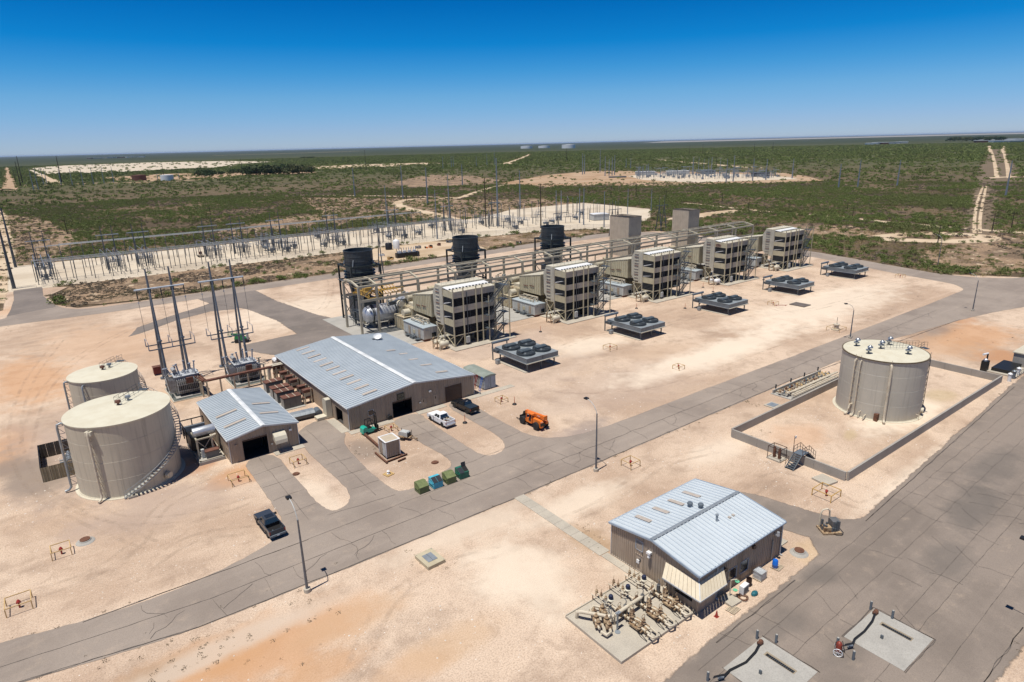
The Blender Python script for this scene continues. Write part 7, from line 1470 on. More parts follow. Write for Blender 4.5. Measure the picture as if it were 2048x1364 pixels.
# ================================================================ SUBSTATION
def hgt(b, tpx):
    x, y = G(*b); d = _f+(tpx[0]-1024)/FPX*_r2-(tpx[1]-682)/FPX*_u2
    return CAMH+d.z/math.hypot(d.x, d.y)*math.hypot(x, y)
SG = M('substation_steel', (.17, .19, .215), (.12, .14, .16), .4, .5, .3); SGD = M('substation_steel_dark', (.10, .115, .13), (.07, .08, .09), .4, .5, .3); SGL2 = M('substation_bus', (.50, .53, .55), rough=.35, metal=.5)
def hframe(x, y=311):
    t = thing('line_tower', '', 'steel structure', (x, y, 0), 0, 'twin-pole line towers in the substation')
    for dx in (0, 3.9):
        MB().cyl((dx, -.9, .0), (dx, 0, 13.2), .30, .2, 9).cyl((dx, 0, 13.2), (dx, 0, 17), .2, .08, 8).build('pole', SGD, t, smooth=True); MB().cyl((dx, 1.2, 0), (dx, .1, 13), .22, .16, 8).build('brace_pole', SGD, t, smooth=True)
    MB().beam((-2.1, 0, 13.3), (6.0, 0, 13.3), .38, .34).build('crossarm', SGL2, t)
    for dx in (-2, 1.95, 5.9): MB().cyl((dx, 0, 13.1), (dx, 0, 11.6), .09, n=6).cyl((dx, 0, 11.6), (dx, -.5, 8), .03, n=4).build('insulator_drop', SGD, t)
    return t
h0 = hframe(1.3); h0['label'] = 'twin-pole line tower at the far left end of the substation'
for x, l in ((24.6, 'second twin-pole line tower from the left in the substation'), (35.7, 'third twin-pole line tower from the left in the substation'), (63.0, 'fourth twin-pole line tower, behind the right A-leg structure'), (75.0, 'fifth twin-pole line tower from the left in the substation'),
             (92.6, 'sixth twin-pole line tower, above the crowded switch bay'), (119.8, 'seventh twin-pole line tower, left behind the nearest black stack'), (153.3, 'eighth twin-pole line tower, right behind the nearest black stack')): copy_tree(h0, (x, 311.2, 0), None, l, 'twin-pole line towers in the substation')
copy_tree(h0, (184.6, 307, 0), None, 'twin-pole line tower between the middle and nearest black stacks', 'twin-pole line towers in the substation'); copy_tree(h0, (214, 303, 0), None, 'twin-pole line tower left of the farthest round black stack', 'twin-pole line towers in the substation')
def postmesh(h): return MB().cyl((0, 0, 0), (0, 0, h-1.1), .14, n=6).cb((0, 0, 0), .5, .5, .12).mesh('post', SGD), MB().lathe([(.06, h-1.1), (.14, h-1.0), (.07, h-.8), (.14, h-.6), (.07, h-.4), (.13, h-.2), (.05, h)], n=6).mesh('insulator', PORC)
pm, im = postmesh(7.9); pm2, im2 = postmesh(10.1)
pmc, imc = postmesh(6.3)
def buspost(x, y, m1, m2, lab):
    t = thing('bus_post', lab, 'post', (x, y, .01), 0, 'bus support posts in the substation'); piece('post', m1, t); piece('insulator', m2, t)
for j, (y, x0, m1, m2, yl) in enumerate(((287.3, .4, pm, im, 'front'), (290.4, 3.4, pm, im, 'front'), (294.3, -.2, pm, im, 'front'), (317.2, 2, pm2, im2, 'back'), (319.4, 6, pm2, im2, 'back'), (321.6, 10, pm2, im2, 'back'))):
    stp = 5.9 if j < 3 else 11.6; n = int((190-x0)/stp)
    for i in range(n):
        x = x0+stp*i; reg = 'in its left third' if x < 62 else ('in its middle third' if x < 125 else 'behind the black stacks')
        buspost(x, y, m1, m2, 'slim post under the %s bus pipes of the substation, %s' % (yl, reg))
    t = thing('bus_pipe', ['nearest long bright bus pipe of the front three', 'middle long bright bus pipe of the front three', 'farthest long bright bus pipe of the front three', 'nearest long bus pipe of the raised back three', 'middle long bus pipe of the raised back three', 'farthest long bus pipe of the raised back three'][j]+' across the substation', 'bus pipe', (0, 0, 0), 0, 'substation bus pipes')
    for i in range(n-1): MB().cyl((x0+stp*i, y, 7.98 if j < 3 else 10.18), (x0+stp*(i+1), y, 7.98 if j < 3 else 10.18), .11, n=6).build('pipe_span', SGL2, t)
def breaker():
    t = thing('circuit_breaker', '', 'circuit breaker', (0, 0, 0), 0, 'circuit breakers in the substation')
    MB().box(-1.8, -.7, 1.0, 1.8, .7, 1.2).build('frame', SG, t)
    for x in (-1.6, 1.6):
        for y in (-.6, .6): MB().box(x-.08, y-.08, 0, x+.08, y+.08, 1).build('leg', SG, t)
    for x in (-1.3, 0, 1.3):
        MB().cyl((x, -.9, 1.7), (x, .9, 1.7), .34, n=10).build('breaker_tank', SG, t, smooth=True)
        for s in (-1, 1): MB().lathe([(.16, 0), (.1, .2), (.17, .5), (.1, .8), (.16, 1.1), (.1, 1.4), (.14, 1.7), (.04, 1.9)], n=7).build('bushing', PORC, t, (x, s*.7, 1.95)).rotation_euler = (-s*R(28), 0, 0)
    MB().box(-.7, -1.5, .4, .7, -1.0, 2.2).build('control_cabinet', SG, t)
    return t
def switch():
    t = thing('disconnect_switch', '', 'switch', (0, 0, 0), 0, 'disconnect switches in the substation')
    for x in (-2, 2): MB().cyl((x, 0, 0), (x, 0, 3.6), .13, n=7).build('leg', SG, t)
    for y in (-.9, .9): MB().beam((-2.8, y, 3.6), (2.8, y, 3.6), .16).build('beam', SG, t)
    for x in (-2.4, 0, 2.4):
        for y in (-.9, .9): MB().lathe([(.12, 3.7), (.07, 3.9), (.13, 4.2), (.07, 4.5), (.12, 4.8), (.05, 5.1)], (x, y, 0), 6).build('insulator', PORC, t)
        MB().beam((x, -1.1, 5.12), (x, 1.1, 5.2), .07).build('blade', SGL2, t)
    return t
br = breaker(); sw = switch(); first = [True, True]
BAYS = [3.2, 26.5, 37.6, 64.8, 77, 94.5, 121.6, 155.2, 186.4, 216]
bn = ['first', 'second', 'third', 'fourth', 'fifth', 'sixth', 'seventh', 'eighth', 'ninth', 'last']
for i, x in enumerate(BAYS):
    busy = i in (0, 5, 6, 7, 8, 9)
    L = [('s', 301.5, 0), ('s', 306.0, 0)]+([('b', 298.2, 0), ('s', 327, 0), ('b', 331, 0), ('s', 335, 0)] if busy else [('s', 326.5, 0)])
    if i >= 8: L = [(k, y-14 if i == 9 else y-6, 0) for k, y, _ in L]
    for k, y, dx in L:
        fi = 0 if k == 'b' else 1; o = (br, sw)[fi]; where = 'behind the line tower' if y > 312 else 'in front of the line tower'
        lab = ('grey circuit breaker ' if k == 'b' else 'raised switch frame ')+'%s, %s bay from the left' % (where, bn[i])
        if k == 's': lab += ', the '+('nearer' if y in (301.5, 327, 287.5, 313, 295.5, 321, 326.5) else 'farther')
        if first[fi]: first[fi] = False; o.location = (x, y, .012); o['label'] = lab
        else: copy_tree(o, (x, y, .012), None, lab, o['group'])
for i, (x, y) in enumerate(((85, 296), (88, 300), (91, 305), (88, 309), (97, 300), (100, 305), (84, 304), (113, 300), (116, 296), (147, 300), (162, 296), (166, 303), (178, 298), (232, 300), (240, 296), (246, 288), (255, 284), (238, 284), (228, 290), (262, 300), (250, 305), (268, 292), (222, 312), (236, 318), (278, 300), (290, 310), (262, 318))):
    copy_tree(br if i % 2 else sw, (x, y, .012), R((0, 90)[i % 3 == 0]), ('circuit breaker' if i % 2 else 'disconnect switch')+(' in the crowded left-centre bays of the substation' if x < 120 else (' in the substation bays just behind the black stacks' if x < 200 else ' at the far right end of the substation')), 'extra substation switchgear')
cm = 0
for i, x in enumerate(BAYS):
    for j, dx in enumerate((-2.6, 0, 2.6)):
        xx = x+dx; sh = -12 if i == 9 else (-5 if i == 8 else 0); t = thing('cross_bus', 'slim cross bus pipe on posts in the %s substation bay from the left' % bn[i], 'bus pipe', (0, 0, 0), 0, 'cross bus pipes in the substation')
        MB().cyl((xx, 287+sh, 6.4), (xx, 322+sh, 6.4), .08, n=5).build('pipe_span', SGL2, t)
        for y in (296.5, 303.6, 309, 324.5+(j-1)): piece('post', pmc, t, (xx, y+sh, 0)); piece('insulator', imc, t, (xx, y+sh, 0))
# right end: posts
r = random.Random(11)
for i in range(70):
    x = r.uniform(190, 300); y = r.uniform(max(262, 300-(x-196)*.35), 335); buspost(x, y, pm if i % 2 else pm2, im if i % 2 else im2, 'slim grey post among the gear at the right end of the substation')
t = thing('substation_control_house', 'small blue-white control house at the far right end of the substation', 'building', (*G(1188, 441), 0), R(-20)); MB().box(-1, -2, .2, 9, 4.5, 3.6).build('wall', GREYP, t); MB().prism([(-1.2, 3.6), (9.2, 3.6), (9.2, 3.8), (4, 4.1), (-1.2, 3.8)], -2.2, 4.7, 'y').build('roof', WHITE, t)
# fence
t = thing('chain_link_fence', 'chain-link fence running along the near edge of the substation', 'fence')
FP = [(1.5, 281.6), (40, 280.6), (112, 279.8), (170, 279.4), (190, 273), (213, 270), (243, 257.5), (252, 245.5), (262, 248)]
b = NB('chain_link'); b.set(.5, .6); b.col((.35, .36, .37)); ck = b.n('ShaderNodeTexChecker'); ck.inputs['Scale'].default_value = 9; b.l(b.pos((1, 1, 1.3)), ck.inputs[0]); b.l(b.ramp(ck.outputs['Fac'], 0, 1, .05, .2), b.b.inputs['Alpha']); CL = b.m
pmesh = MB().cyl((0, 0, 0), (0, 0, 2.4), .04, n=6).mesh('fence_post', SG)
for a, c in zip(FP, FP[1:]):
    L = math.hypot(c[0]-a[0], c[1]-a[1]); k = max(1, int(L/4))
    for i in range(k): piece('fence_post', pmesh, t, (a[0]+(c[0]-a[0])*i/k, a[1]+(c[1]-a[1])*i/k, 0))
    MB().beam((*a, 2.35), (*c, 2.35), .05).build('top_rail', SG, t); MB().quad((*a, .05), (*c, .05), (*c, 2.3), (*a, 2.3)).build('chain_mesh', CL, t)
t = thing('swing_gate', 'open framed swing gate at the end of the dark asphalt apron', 'gate'); MB().rail([(1.2, 281.6, .1), (2.4, 285.5, .1), (1.6, 289, .1)], 2.0, .04, 2).build('gate_leaf', SG, t); MB().rail([(-7.5, 281.2, 0), (-.5, 281.4, 0)], 1.1, .04, 7).build('gate_rail', SGD, t)
t = thing('yard_backhoe', 'small tan machine standing between posts in the left part of the substation', 'machine', (*G(402, 514), 0)); MB().box(-.8, -1.5, .5, .8, 1.5, 1.3).build('body', PIPEW, t); MB().box(-.6, -.6, 1.3, .6, .5, 2.4).build('cab', RUSTT, t)
for x in (-.8, .8):
    for y in (-1, 1): wheel(t, x, y, .45, .3, 1, TYRE)
# steel poles in and beyond the substation
def pole(b, tp, m, label, group, r0=.35, arms=0, nm='utility_pole'):
    x, y = G(*b); h = max(6, min(60, hgt(b, tp))); t = thing(nm, label, 'utility pole', (x, y, 0), 0, group)
    MB().cyl((0, 0, 0), (0, 0, h), r0, r0*.45, 8).build('pole', m, t, smooth=True)
    dd = Vector((x, y, 0)).length
    for i in range(arms): a = YAW-PI/2; z = h-1.2-1.8*i; MB().beam((-1.7*math.cos(a), -1.7*math.sin(a), z), (1.7*math.cos(a), 1.7*math.sin(a), z), .2).build('crossarm', m, t)
    return t
STP = M('monopole_steel', (.24, .27, .31), (.20, .23, .26), .1, .5, .3)
pole((31.6, 534.7), (1.5, 416), SGD, 'tall thick dark pole at the left edge, the farther of two', 'tall dark poles at the left edge', .55); pole((28.5, 577), (-4, 455), SGD, 'tall thick dark pole at the left edge, the nearer of two', 'tall dark poles at the left edge', .6)
near = [((874.8, 478), (869, 380), 'tall steel pole just left of the middle black stack', .4), ((776.9, 471), (771, 371), 'tall steel pole right of the nearest black stack', .4), ((900.5, 461), (899, 348), 'tall steel pole rising behind the middle black stack', .4), ((996, 453), (991, 316), 'tallest grey steel pole, left of the farthest black stack', .6), ((1040.3, 418), (1036, 341), 'thick grey steel pole behind the farthest black stack', .55),
        ((1112.5, 441.3), (1113, 381), 'left pole of the first slim pair at the right end of the substation', .4), ((1122.4, 441.3), (1123, 381), 'right pole of the first slim pair at the right end of the substation', .4), ((1159, 446.3), (1159, 377), 'left pole of the second slim pair at the right end of the substation', .4), ((1167.3, 449.6), (1168, 376), 'right pole of the second slim pair at the right end of the substation', .4),
        ((1208, 454.6), (1207, 383), 'single slim grey pole beside the left square tan stack', .35), ((1255, 428), (1255, 377), 'slim grey pole between the two square tan stacks', .3), ((1302, 424), (1302, 378), 'slim grey pole left of the right square tan stack', .3)]
for b_, tp, l, r0 in near: pole(b_, tp, STP, l, 'grey steel poles around the substation', r0)
for b_, tp, l in (((1081.8, 456), (1082.3, 368), 'tall dark wooden pole right behind the farthest black stack'), ((972, 453), (970, 355), 'tall dark wooden pole left of the farthest black stack')): pole(b_, tp, POLEW, l, 'dark wooden poles by the substation', .42)
mid = [((710, 393), (706, 336)), ((806, 398), (804, 331)), ((855.5, 410), (852, 335)), ((925, 372), (924.5, 328)), ((886, 338), (885.5, 313)), ((903, 335), (903, 312)), ((907, 335), (907, 312)), ((953, 333), (953, 313)), ((974, 330), (973.5, 307)), ((989, 330), (988, 300)), ((1165, 349), (1164, 307)), ((1169, 348), (1168, 309)), ((1200, 345), (1199.5, 298)), ((1210, 352), (1210, 312)), ((1218, 351), (1217.5, 318)), ((1224, 351), (1224, 314)), ((1229, 350), (1229, 310)), ((1252, 337), (1252, 317)), ((1261, 337), (1261, 318)),
       ((1452, 365), (1453, 318)), ((1466, 363), (1467.5, 310)), ((1505, 361.6), (1506.5, 317)), ((1531.5, 360), (1533, 318)), ((1584, 356.6), (1586, 317)), ((1676.7, 376.5), (1681, 328)), ((1715, 375), (1719.6, 320)), ((1794, 371.6), (1800.6, 320)), ((2011, 391.5), (2020, 321.6)),
       ((67.6, 380), (64, 337)), ((77, 379), (73, 337)), ((88, 370), (85, 337)), ((94, 369), (92, 338)), ((123, 371), (118, 338)), ((145.5, 371.6), (139, 337)), ((167, 370.5), (161.5, 335)), ((187.5, 369), (182, 334)), ((208.5, 367), (203, 333)), ((228, 365.6), (223, 332.5)), ((512, 349), (511, 335)), ((526, 348.5), (525, 334)), ((540, 348), (539, 334)), ((553, 347.5), (552, 333)), ((567, 347), (566, 333)), ((582, 346.5), (581, 333)), ((358, 356), (357, 345)), ((316, 361), (315, 346))]
def region(x): return 'at the far left beyond the scrub' if x < 260 else ('in front of the distant tree row' if x < 620 else ('in the scrub beyond the left half of the substation' if x < 870 else ('between the black stacks and the distant substation' if x < 1270 else ('around the right end of the distant substation' if x < 1600 else 'standing alone in the scrub on the right'))))
for b_, tp in mid: pole(b_, tp, STP, 'grey steel transmission pole '+region(b_[0]), 'distant grey transmission poles', .7 if b_[0] > 620 else .6, nm='transmission_pole')
pole((1875, 488), (1880, 450), POLEW, 'dark wooden pole by the bare clearing on the right', 'dark wooden utility poles', .25, 1)
wood = [((46, 368), (33, 312), 1.0), ((41.6, 371.6), (31, 323), .9), ((33, 370), (27, 340), .5), ((124, 366.6), (112.5, 312), 1.0), ((329, 360), (324.7, 327), .8), ((486, 352.6), (483, 317), .7), ((135, 468), (128, 436), .35), ((421, 430), (418, 413), .3), ((732.5, 340), (731.5, 300), .7), ((1133, 321.6), (1133, 297), .7), ((1983.7, 463), (1990, 425), .3), ((2022.7, 455), (2027, 422), .3), ((1694, 423), (1695, 405), .25), ((1705, 435), (1706, 412), .25),
        ((1272, 393), (1273, 366), .4), ((1332, 400), (1333, 380), .3), ((1444, 404), (1446, 385), .3), ((1497, 418), (1499, 396), .3), ((1222, 396), (1222, 371), .3), ((953, 383), (953, 365), .3), ((977, 388), (977, 370), .3), ((814, 407), (813, 383), .3), ((628, 408), (628, 398), .3), ((1508, 306), (1508, 287), .8), ((1545, 305), (1545, 285), .8), ((1405, 310), (1405, 288), .7), ((1379, 307), (1379, 290), .7), ((1343, 318), (1343, 300), .5), ((1432, 336), (1432, 312), .5)]
for b_, tp, r0 in wood: pole(b_, tp, POLEW, 'dark wooden utility pole '+region(b_[0]), 'dark wooden utility poles', r0*.8, 1 if r0 < .5 else 0)
# line structures near the stacks (dark A-frames)
for (bx_, by_, l) in ((103.2, 219.0, 'dark A-leg structure with crossarm behind the nearest black stack'), (190.5, 219, 'dark A-leg structure beside the farthest round black stack'), (232, 226, 'leaning A-leg line structure just left of the first square tan stack'), (262, 222, 'A-leg line structure between the two square tan stacks')):
    t = thing('dead_end_structure', l, 'steel structure', (bx_, by_, 0), 0, 'A-leg structures along the back road'); hh = 15 if bx_ < 200 else 13
    for dx in ((0, 3.9) if bx_ > 200 else (0,)):
        for dy in (-1.9, 1.9): MB().cyl((dx, dy, 0), (dx, 0, hh), .24, .16, 8).build('leg', SGD, t, smooth=True)
        MB().cyl((dx, 0, hh), (dx, 0, hh+5), .15, .08, 7).build('mast', SGD, t)
    MB().beam((-2.6, 0, hh), (6.4, 0, hh), .26).build('crossarm', SG, t)
    for dx in (-2.4, 2, 6.2): MB().cyl((dx, 0, hh), (dx, 0, hh-2.4), .07, n=6).build('insulator_drop', SGD, t)
    MB().beam((-1.5, -1.5, 4.5), (5, -1.5, 4.5), .16).build('lower_beam', SGD, t)
# laydown yard behind the first stack
t = thing('spare_breaker_skid', 'dark skid box carrying spare grey bushings in the laydown yard', 'skid', (128, 244.5, 0), R(-8)); MB().box(-5, -1.3, 0, 5, 1.3, 2.0).build('skid_box', BLK, t)
for i in range(9): o = MB().lathe([(.22, 0), (.12, .4), (.2, .8), (.12, 1.2), (.18, 1.7), (.06, 2.4)], n=7).build('bushing', PORC, t, (-4.2+i*.95, (-1)**i*.5, 2)); o.rotation_euler = ((-1)**i*.35, (i-4)*.09, 0)
for i in range(4): MB().cb((-3.5+i*2.2, 0, 2), 1.3, 1.0, .9).build('breaker_case', WHITE, t)
x, y = G(793, 497); t = thing('white_water_tank', 'upright white plastic tank in the laydown yard', 'tank', (x, y, 0)); MB().lathe([(1.5, 0), (1.5, 3.4), (1.2, 3.9), (.3, 4.3)], n=20).build('tank_shell', WHITE, t, smooth=True)
x, y = G(778, 499); t = thing('black_water_tank', 'squat black plastic tank left of the white one in the laydown yard', 'tank', (x, y, 0)); MB().lathe([(1.6, 0), (1.6, 2.6), (1.3, 3.0), (.2, 3.1)], n=20).build('tank_shell', BLK, t, smooth=True)
for i, (p, m_, l, w) in enumerate((((836, 497), GREYX, 'pale grey scrap equipment heap in the laydown yard', 3.5), ((857, 496), ORANGE, 'orange-red scrap machine in the laydown yard', 3.6), ((878, 491), RUSTT, 'small brown crate at the right side of the laydown yard', 1.4), ((900, 485), STEELB, 'dark blue-green scrap pile near the middle black stack', 3), ((762, 512), WHITE, 'white scrap pieces left of the dark skid box', 2.4), ((782, 519), YELF, 'yellow scrap pipes in the weeds beside the back road', 2.2), ((1038, 487), GREYX, 'grey scrap lying in the dry grass left of the farthest stack', 2.4))):
    x, y = G(*p); t = thing('scrap_pile', l, 'scrap', (x, y, 0)); r = random.Random(i)
    for k in range(7): MB().cb((r.uniform(-w/2, w/2), r.uniform(-.8, .8), 0), r.uniform(.4, 1.3), r.uniform(.3, .9), r.uniform(.3, 1.3), r.random()*3).build('scrap_part', m_ if k % 3 else BLK, t)
pole((837, 521), (836, 493), SG, 'thin light post at the edge of the back road beside the laydown yard', 'light post', .12)
# ================================================================ DISTANT THINGS
# far substation
t = thing('distant_switchyard', 'crowded distant switchyard on a pale pad in the scrub', 'substation', (0, 0, 0)); r = random.Random(4); mb = MB(); m2 = MB(); m3 = MB()
for i in range(330):
    px_, py_ = r.uniform(1275, 1560), 0; f_ = (px_-1275)/285; py_ = r.uniform(349+f_*2.5, 358.5-abs(f_-.4)*6+1.5*f_); x, y = G(px_, py_); h = r.choice((3, 4, 6, 8, 11)); mb.cyl((x, y, 0), (x, y, h), .22, n=4)
    if i % 3 == 0: m2.beam((x-3, y+2, h), (x+3, y-2, h), .35)
    if i % 7 == 0: mb.cb((x, y, 0), 2, 2, 2.4)
o = mb.build('steel_post', STP, t); o['kind'] = 'stuff'; o = m2.build('bus_beam', SGL2, t); o['kind'] = 'stuff'
for i in range(12): x, y = G(1268+r.random()*30, 348+r.random()*10); m3.cyl((x, y, 0), (x, y, 15), .4, .2, 5)
for i in range(9): x, y = G(1380+r.random()*60, 347+r.random()*6); m3.cyl((x, y, 0), (x, y, 22), .5, .2, 5)
o = m3.build('tall_mast', STP, t); o['kind'] = 'stuff'
for p, w, l, m_ in (((1290, 350), 26, 'pale low building at the left end of the distant switchyard', GREYP), ((1355, 349), 30, 'pale grey control building in the middle of the distant switchyard', GREYP), ((1415, 348), 18, 'dark blue transformer block in the distant switchyard', STEELB), ((1520, 353), 20, 'dark transformer block at the right end of the distant switchyard', SGD), ((1235, 355), 22, 'long grey stacked material left of the distant switchyard', SGD)):
    x, y = G(*p); t = thing('distant_building', l, 'building', (x, y, 0), YAW-PI/2); MB().box(-w/2, -4, 0, w/2, 4, 4.5 if 'material' not in l else 1.5).build('wall', m_, t); MB().box(-w/2-.3, -4.3, 4.5, w/2+.3, 4.3, 4.9).build('roof', WHITE if m_ is GREYP else m_, t) if 'material' not in l else None
# far tanks
for p, rr, h, m_, l in (((279, 361), 11, 9, RUSTT, 'squat rusty pink tank in the far left scrub'), ((335, 361), 10, 9, WHITE, 'squat white tank in the far left scrub'), ((1053, 297), 55, 22, WHITE, 'leftmost of three white tanks near the horizon'), ((1088, 296), 55, 20, WHITE, 'middle of three white tanks near the horizon'), ((1137, 296.5), 55, 28, WHITE, 'rightmost of three white tanks near the horizon')):
    x, y = G(*p); t = thing('distant_tank', l, 'tank', (x, y, 0)); MB().lathe([(rr, 0), (rr, h), (.5, h*1.08)], n=28).build('tank_shell', m_, t, smooth=True)
r = random.Random(21)
for i in range(30):
    px_, py_, w, l = ((180+i*8, 317.5-i*.25, 40, 'far left') if i < 14 else ((1560+i*13, 294-.4*i+r.random()*2, 30, 'middle right') if i < 20 else (1950+(i-20)*11, 285-(i % 3)*2.2, 70, 'far right')))
    x, y = G(px_, py_); t = thing('distant_building', 'low pale building in the scattered row on the %s horizon' % l, 'building', (x, y, 0), YAW-PI/2+r.uniform(-.3, .3), 'low pale buildings near the horizon')
    w *= r.uniform(.5, 1.6); MB().box(-w/2, -14, 0, w/2, 14, 8).build('wall', r.choice([WHITE, GREYP, RUSTT, GREYP]), t); MB().box(-w/2-1, -15, 8, w/2+1, 15, 9.5).build('roof', WHITE, t)
# trees
def foliage_mesh(name, mat, nq, rx, rz, zc, sz, seed, lobes=7, hollow=.55):
    r = random.Random(seed); L = [(r.gauss(0, rx*.45), r.gauss(0, rx*.45), zc+r.uniform(-rz*.4, rz*.45), r.uniform(.35, .6)) for _ in range(lobes)]; v = []; f = []
    for i in range(nq):
        lx, ly, lz, lr = r.choice(L); d = Vector((r.gauss(0, 1), r.gauss(0, 1), r.gauss(0, .8))).normalized(); k = lr*(hollow+(1-hollow)*r.random()**.5)
        p = Vector((lx+d.x*rx*k, ly+d.y*rx*k, max(.05, lz+d.z*rz*k))); a = Vector((r.gauss(0, 1), r.gauss(0, 1), r.gauss(0, .6))).normalized(); n_ = (d+a*.8).normalized(); e = n_.cross(a).normalized()*sz*r.uniform(.6, 1.3); g = n_.cross(e).normalized()*sz*r.uniform(.4, 1.0)
        n0 = len(v); v += [tuple(p-e), tuple(p-g*.8), tuple(p+e), tuple(p+g)]; f.append((n0, n0+1, n0+2, n0+3))
    me = bpy.data.meshes.new(name); me.from_pydata(v, [], f); me.materials.append(mat); me.update(); return me
def leafmat(name, c1, c2, c3):
    b = NB(name); b.set(.75, 0, .2); oi = b.n('ShaderNodeObjectInfo'); c = b.mix(oi.outputs['Random'], c1, c2); c = b.mix(b.ramp(b.noise(1.1, 3), .45, .65), c, c3); c = b.mix(b.math('MULTIPLY', b.ramp(b.noise(.012, 4), .45, .65), .5), c, (.15, .14, .06)); b.col(c)
    return b.m
LEAF = leafmat('mesquite_leaf', (.115, .155, .038), (.145, .180, .048), (.170, .195, .068)); LEAFD = leafmat('dark_leaf', (.022, .045, .014), (.03, .055, .018), (.035, .06, .02)); BRUSH = leafmat('dry_brush', (.15, .12, .09), (.20, .16, .12), (.25, .20, .14)); GRASSD = leafmat('dry_grass', (.30, .23, .11), (.24, .18, .08), (.36, .28, .14))
treem = [foliage_mesh('crown', LEAFD, 300, 7.5, 6, 5.5, 1.1, s, 11) for s in (1, 2, 3)]
L = [(1191+x_*3.0, 217) for x_ in (0, 9, 17, 25)]; TR = [(398, 353, 1), (404, 354, 1.1), (410, 354, 1), (420, 354.5, 1.1), (432, 351, .6), (440, 350.5, .6), (447, 350, .6), (461, 349, .6), (467, 347.5, .8), (474, 347, .7)]+[(486+i*5.6+(i*37 % 5), 350.6-i*.16+(i % 2)*.8, 1.0+.25*((i*7) % 3)) for i in range(24)]+[(605+i*4.5, 317.2-(i % 2)*.4, .9) for i in range(6)]+[(1900+i*8, 283.5-(i % 3), 1.1) for i in range(14)]
for i, (px_, py_, s) in enumerate(TR):
    x, y = G(px_, py_); t = thing('tree', 'dark bushy tree '+('in the loose group left of the distant tree row' if px_ < 480 else ('in the dense dark tree row beyond the scrub' if px_ < 624 else ('in the small clump on the horizon left of centre' if px_ < 1000 else 'in the dark clump on the right horizon'))), 'tree', (x, y, 0), i*1.3, 'dark trees beyond the scrub')
    s = s*1.25 if px_ < 600 else (s*1.0 if px_ < 1000 else s*2.2); t.scale = (s, s, s); piece('crown', treem[i % 3], t); MB().cyl((0, 0, 0), (0, 0, 5), .4, .2, 6).build('trunk', POLEW, t)
# ================================================================ SCRUB
rg = np.random.default_rng(3)
def inside(P, poly):
    x, y = P[:, 0], P[:, 1]; r = np.zeros(len(P), bool); n = len(poly); j = n-1
    for i in range(n):
        xi, yi = poly[i]; xj, yj = poly[j]
        if yi != yj: r ^= ((yi > y) != (yj > y)) & (x < (xj-xi)*(y-yi)/(yj-yi)+xi)
        j = i
    return r
def vis(P, m=60):
    d = np.stack([P[:, 0], P[:, 1], np.full(len(P), -CAMH)], 1); z = d @ np.array(_f); u = 1024+FPX*(d @ np.array(_r2))/z; v = 682-FPX*(d @ np.array(_u2))/z
    return (z > 1) & (u > -m) & (u < 2048+m) & (v < 1364+m), u, v
def blur_noise(P, s, seed=0):
    "cheap value noise on numpy points"
    q = P/s+seed*17.3; i = np.floor(q).astype(int); f = q-i; f = f*f*(3-2*f)
    def h(a, b): k = (a*374761393+b*668265263+seed*1442695) & 0x7fffffff; k = ((k ^ (k >> 13))*1274126177) & 0x7fffffff; return ((k ^ (k >> 16)) & 0xffff)/65535.
    a = h(i[:, 0], i[:, 1]); b = h(i[:, 0]+1, i[:, 1]); c = h(i[:, 0], i[:, 1]+1); d = h(i[:, 0]+1, i[:, 1]+1)
    return (a*(1-f[:, 0])+b*f[:, 0])*(1-f[:, 1])+(c*(1-f[:, 0])+d*f[:, 0])*f[:, 1]
def sample(r0, r1, n):
    a = YAW+(rg.random(n)-.5)*R(96); r = np.sqrt(rg.random(n)*(r1*r1-r0*r0)+r0*r0); P = np.stack([r*np.cos(a), r*np.sin(a)], 1); return P[vis(P)[0]]
def mask(P, names, dens_):
    keep = np.ones(len(P), bool)
    for k in names:
        for poly in POLYS.get(k, []):
            bb = (P[:, 0] > poly[:, 0].min()) & (P[:, 0] < poly[:, 0].max()) & (P[:, 1] > poly[:, 1].min()) & (P[:, 1] < poly[:, 1].max())
            if bb.any(): idx = np.where(bb)[0]; ins = inside(P[idx], poly); keep[idx[ins]] &= rg.random(ins.sum()) < dens_.get(k, 0)
    return P[keep]
AVOID = ['yard_ground', 'substation_pad', 'service_road', 'gate_apron', 'dirt_track', 'laydown_ground', 'far_substation_pad', 'quarry_ground', 'verge_strip', 'clearing', 'pipeline_strip']
DEN = {'clearing': .22, 'pipeline_strip': .12, 'quarry_ground': .03, 'verge_strip': 0}
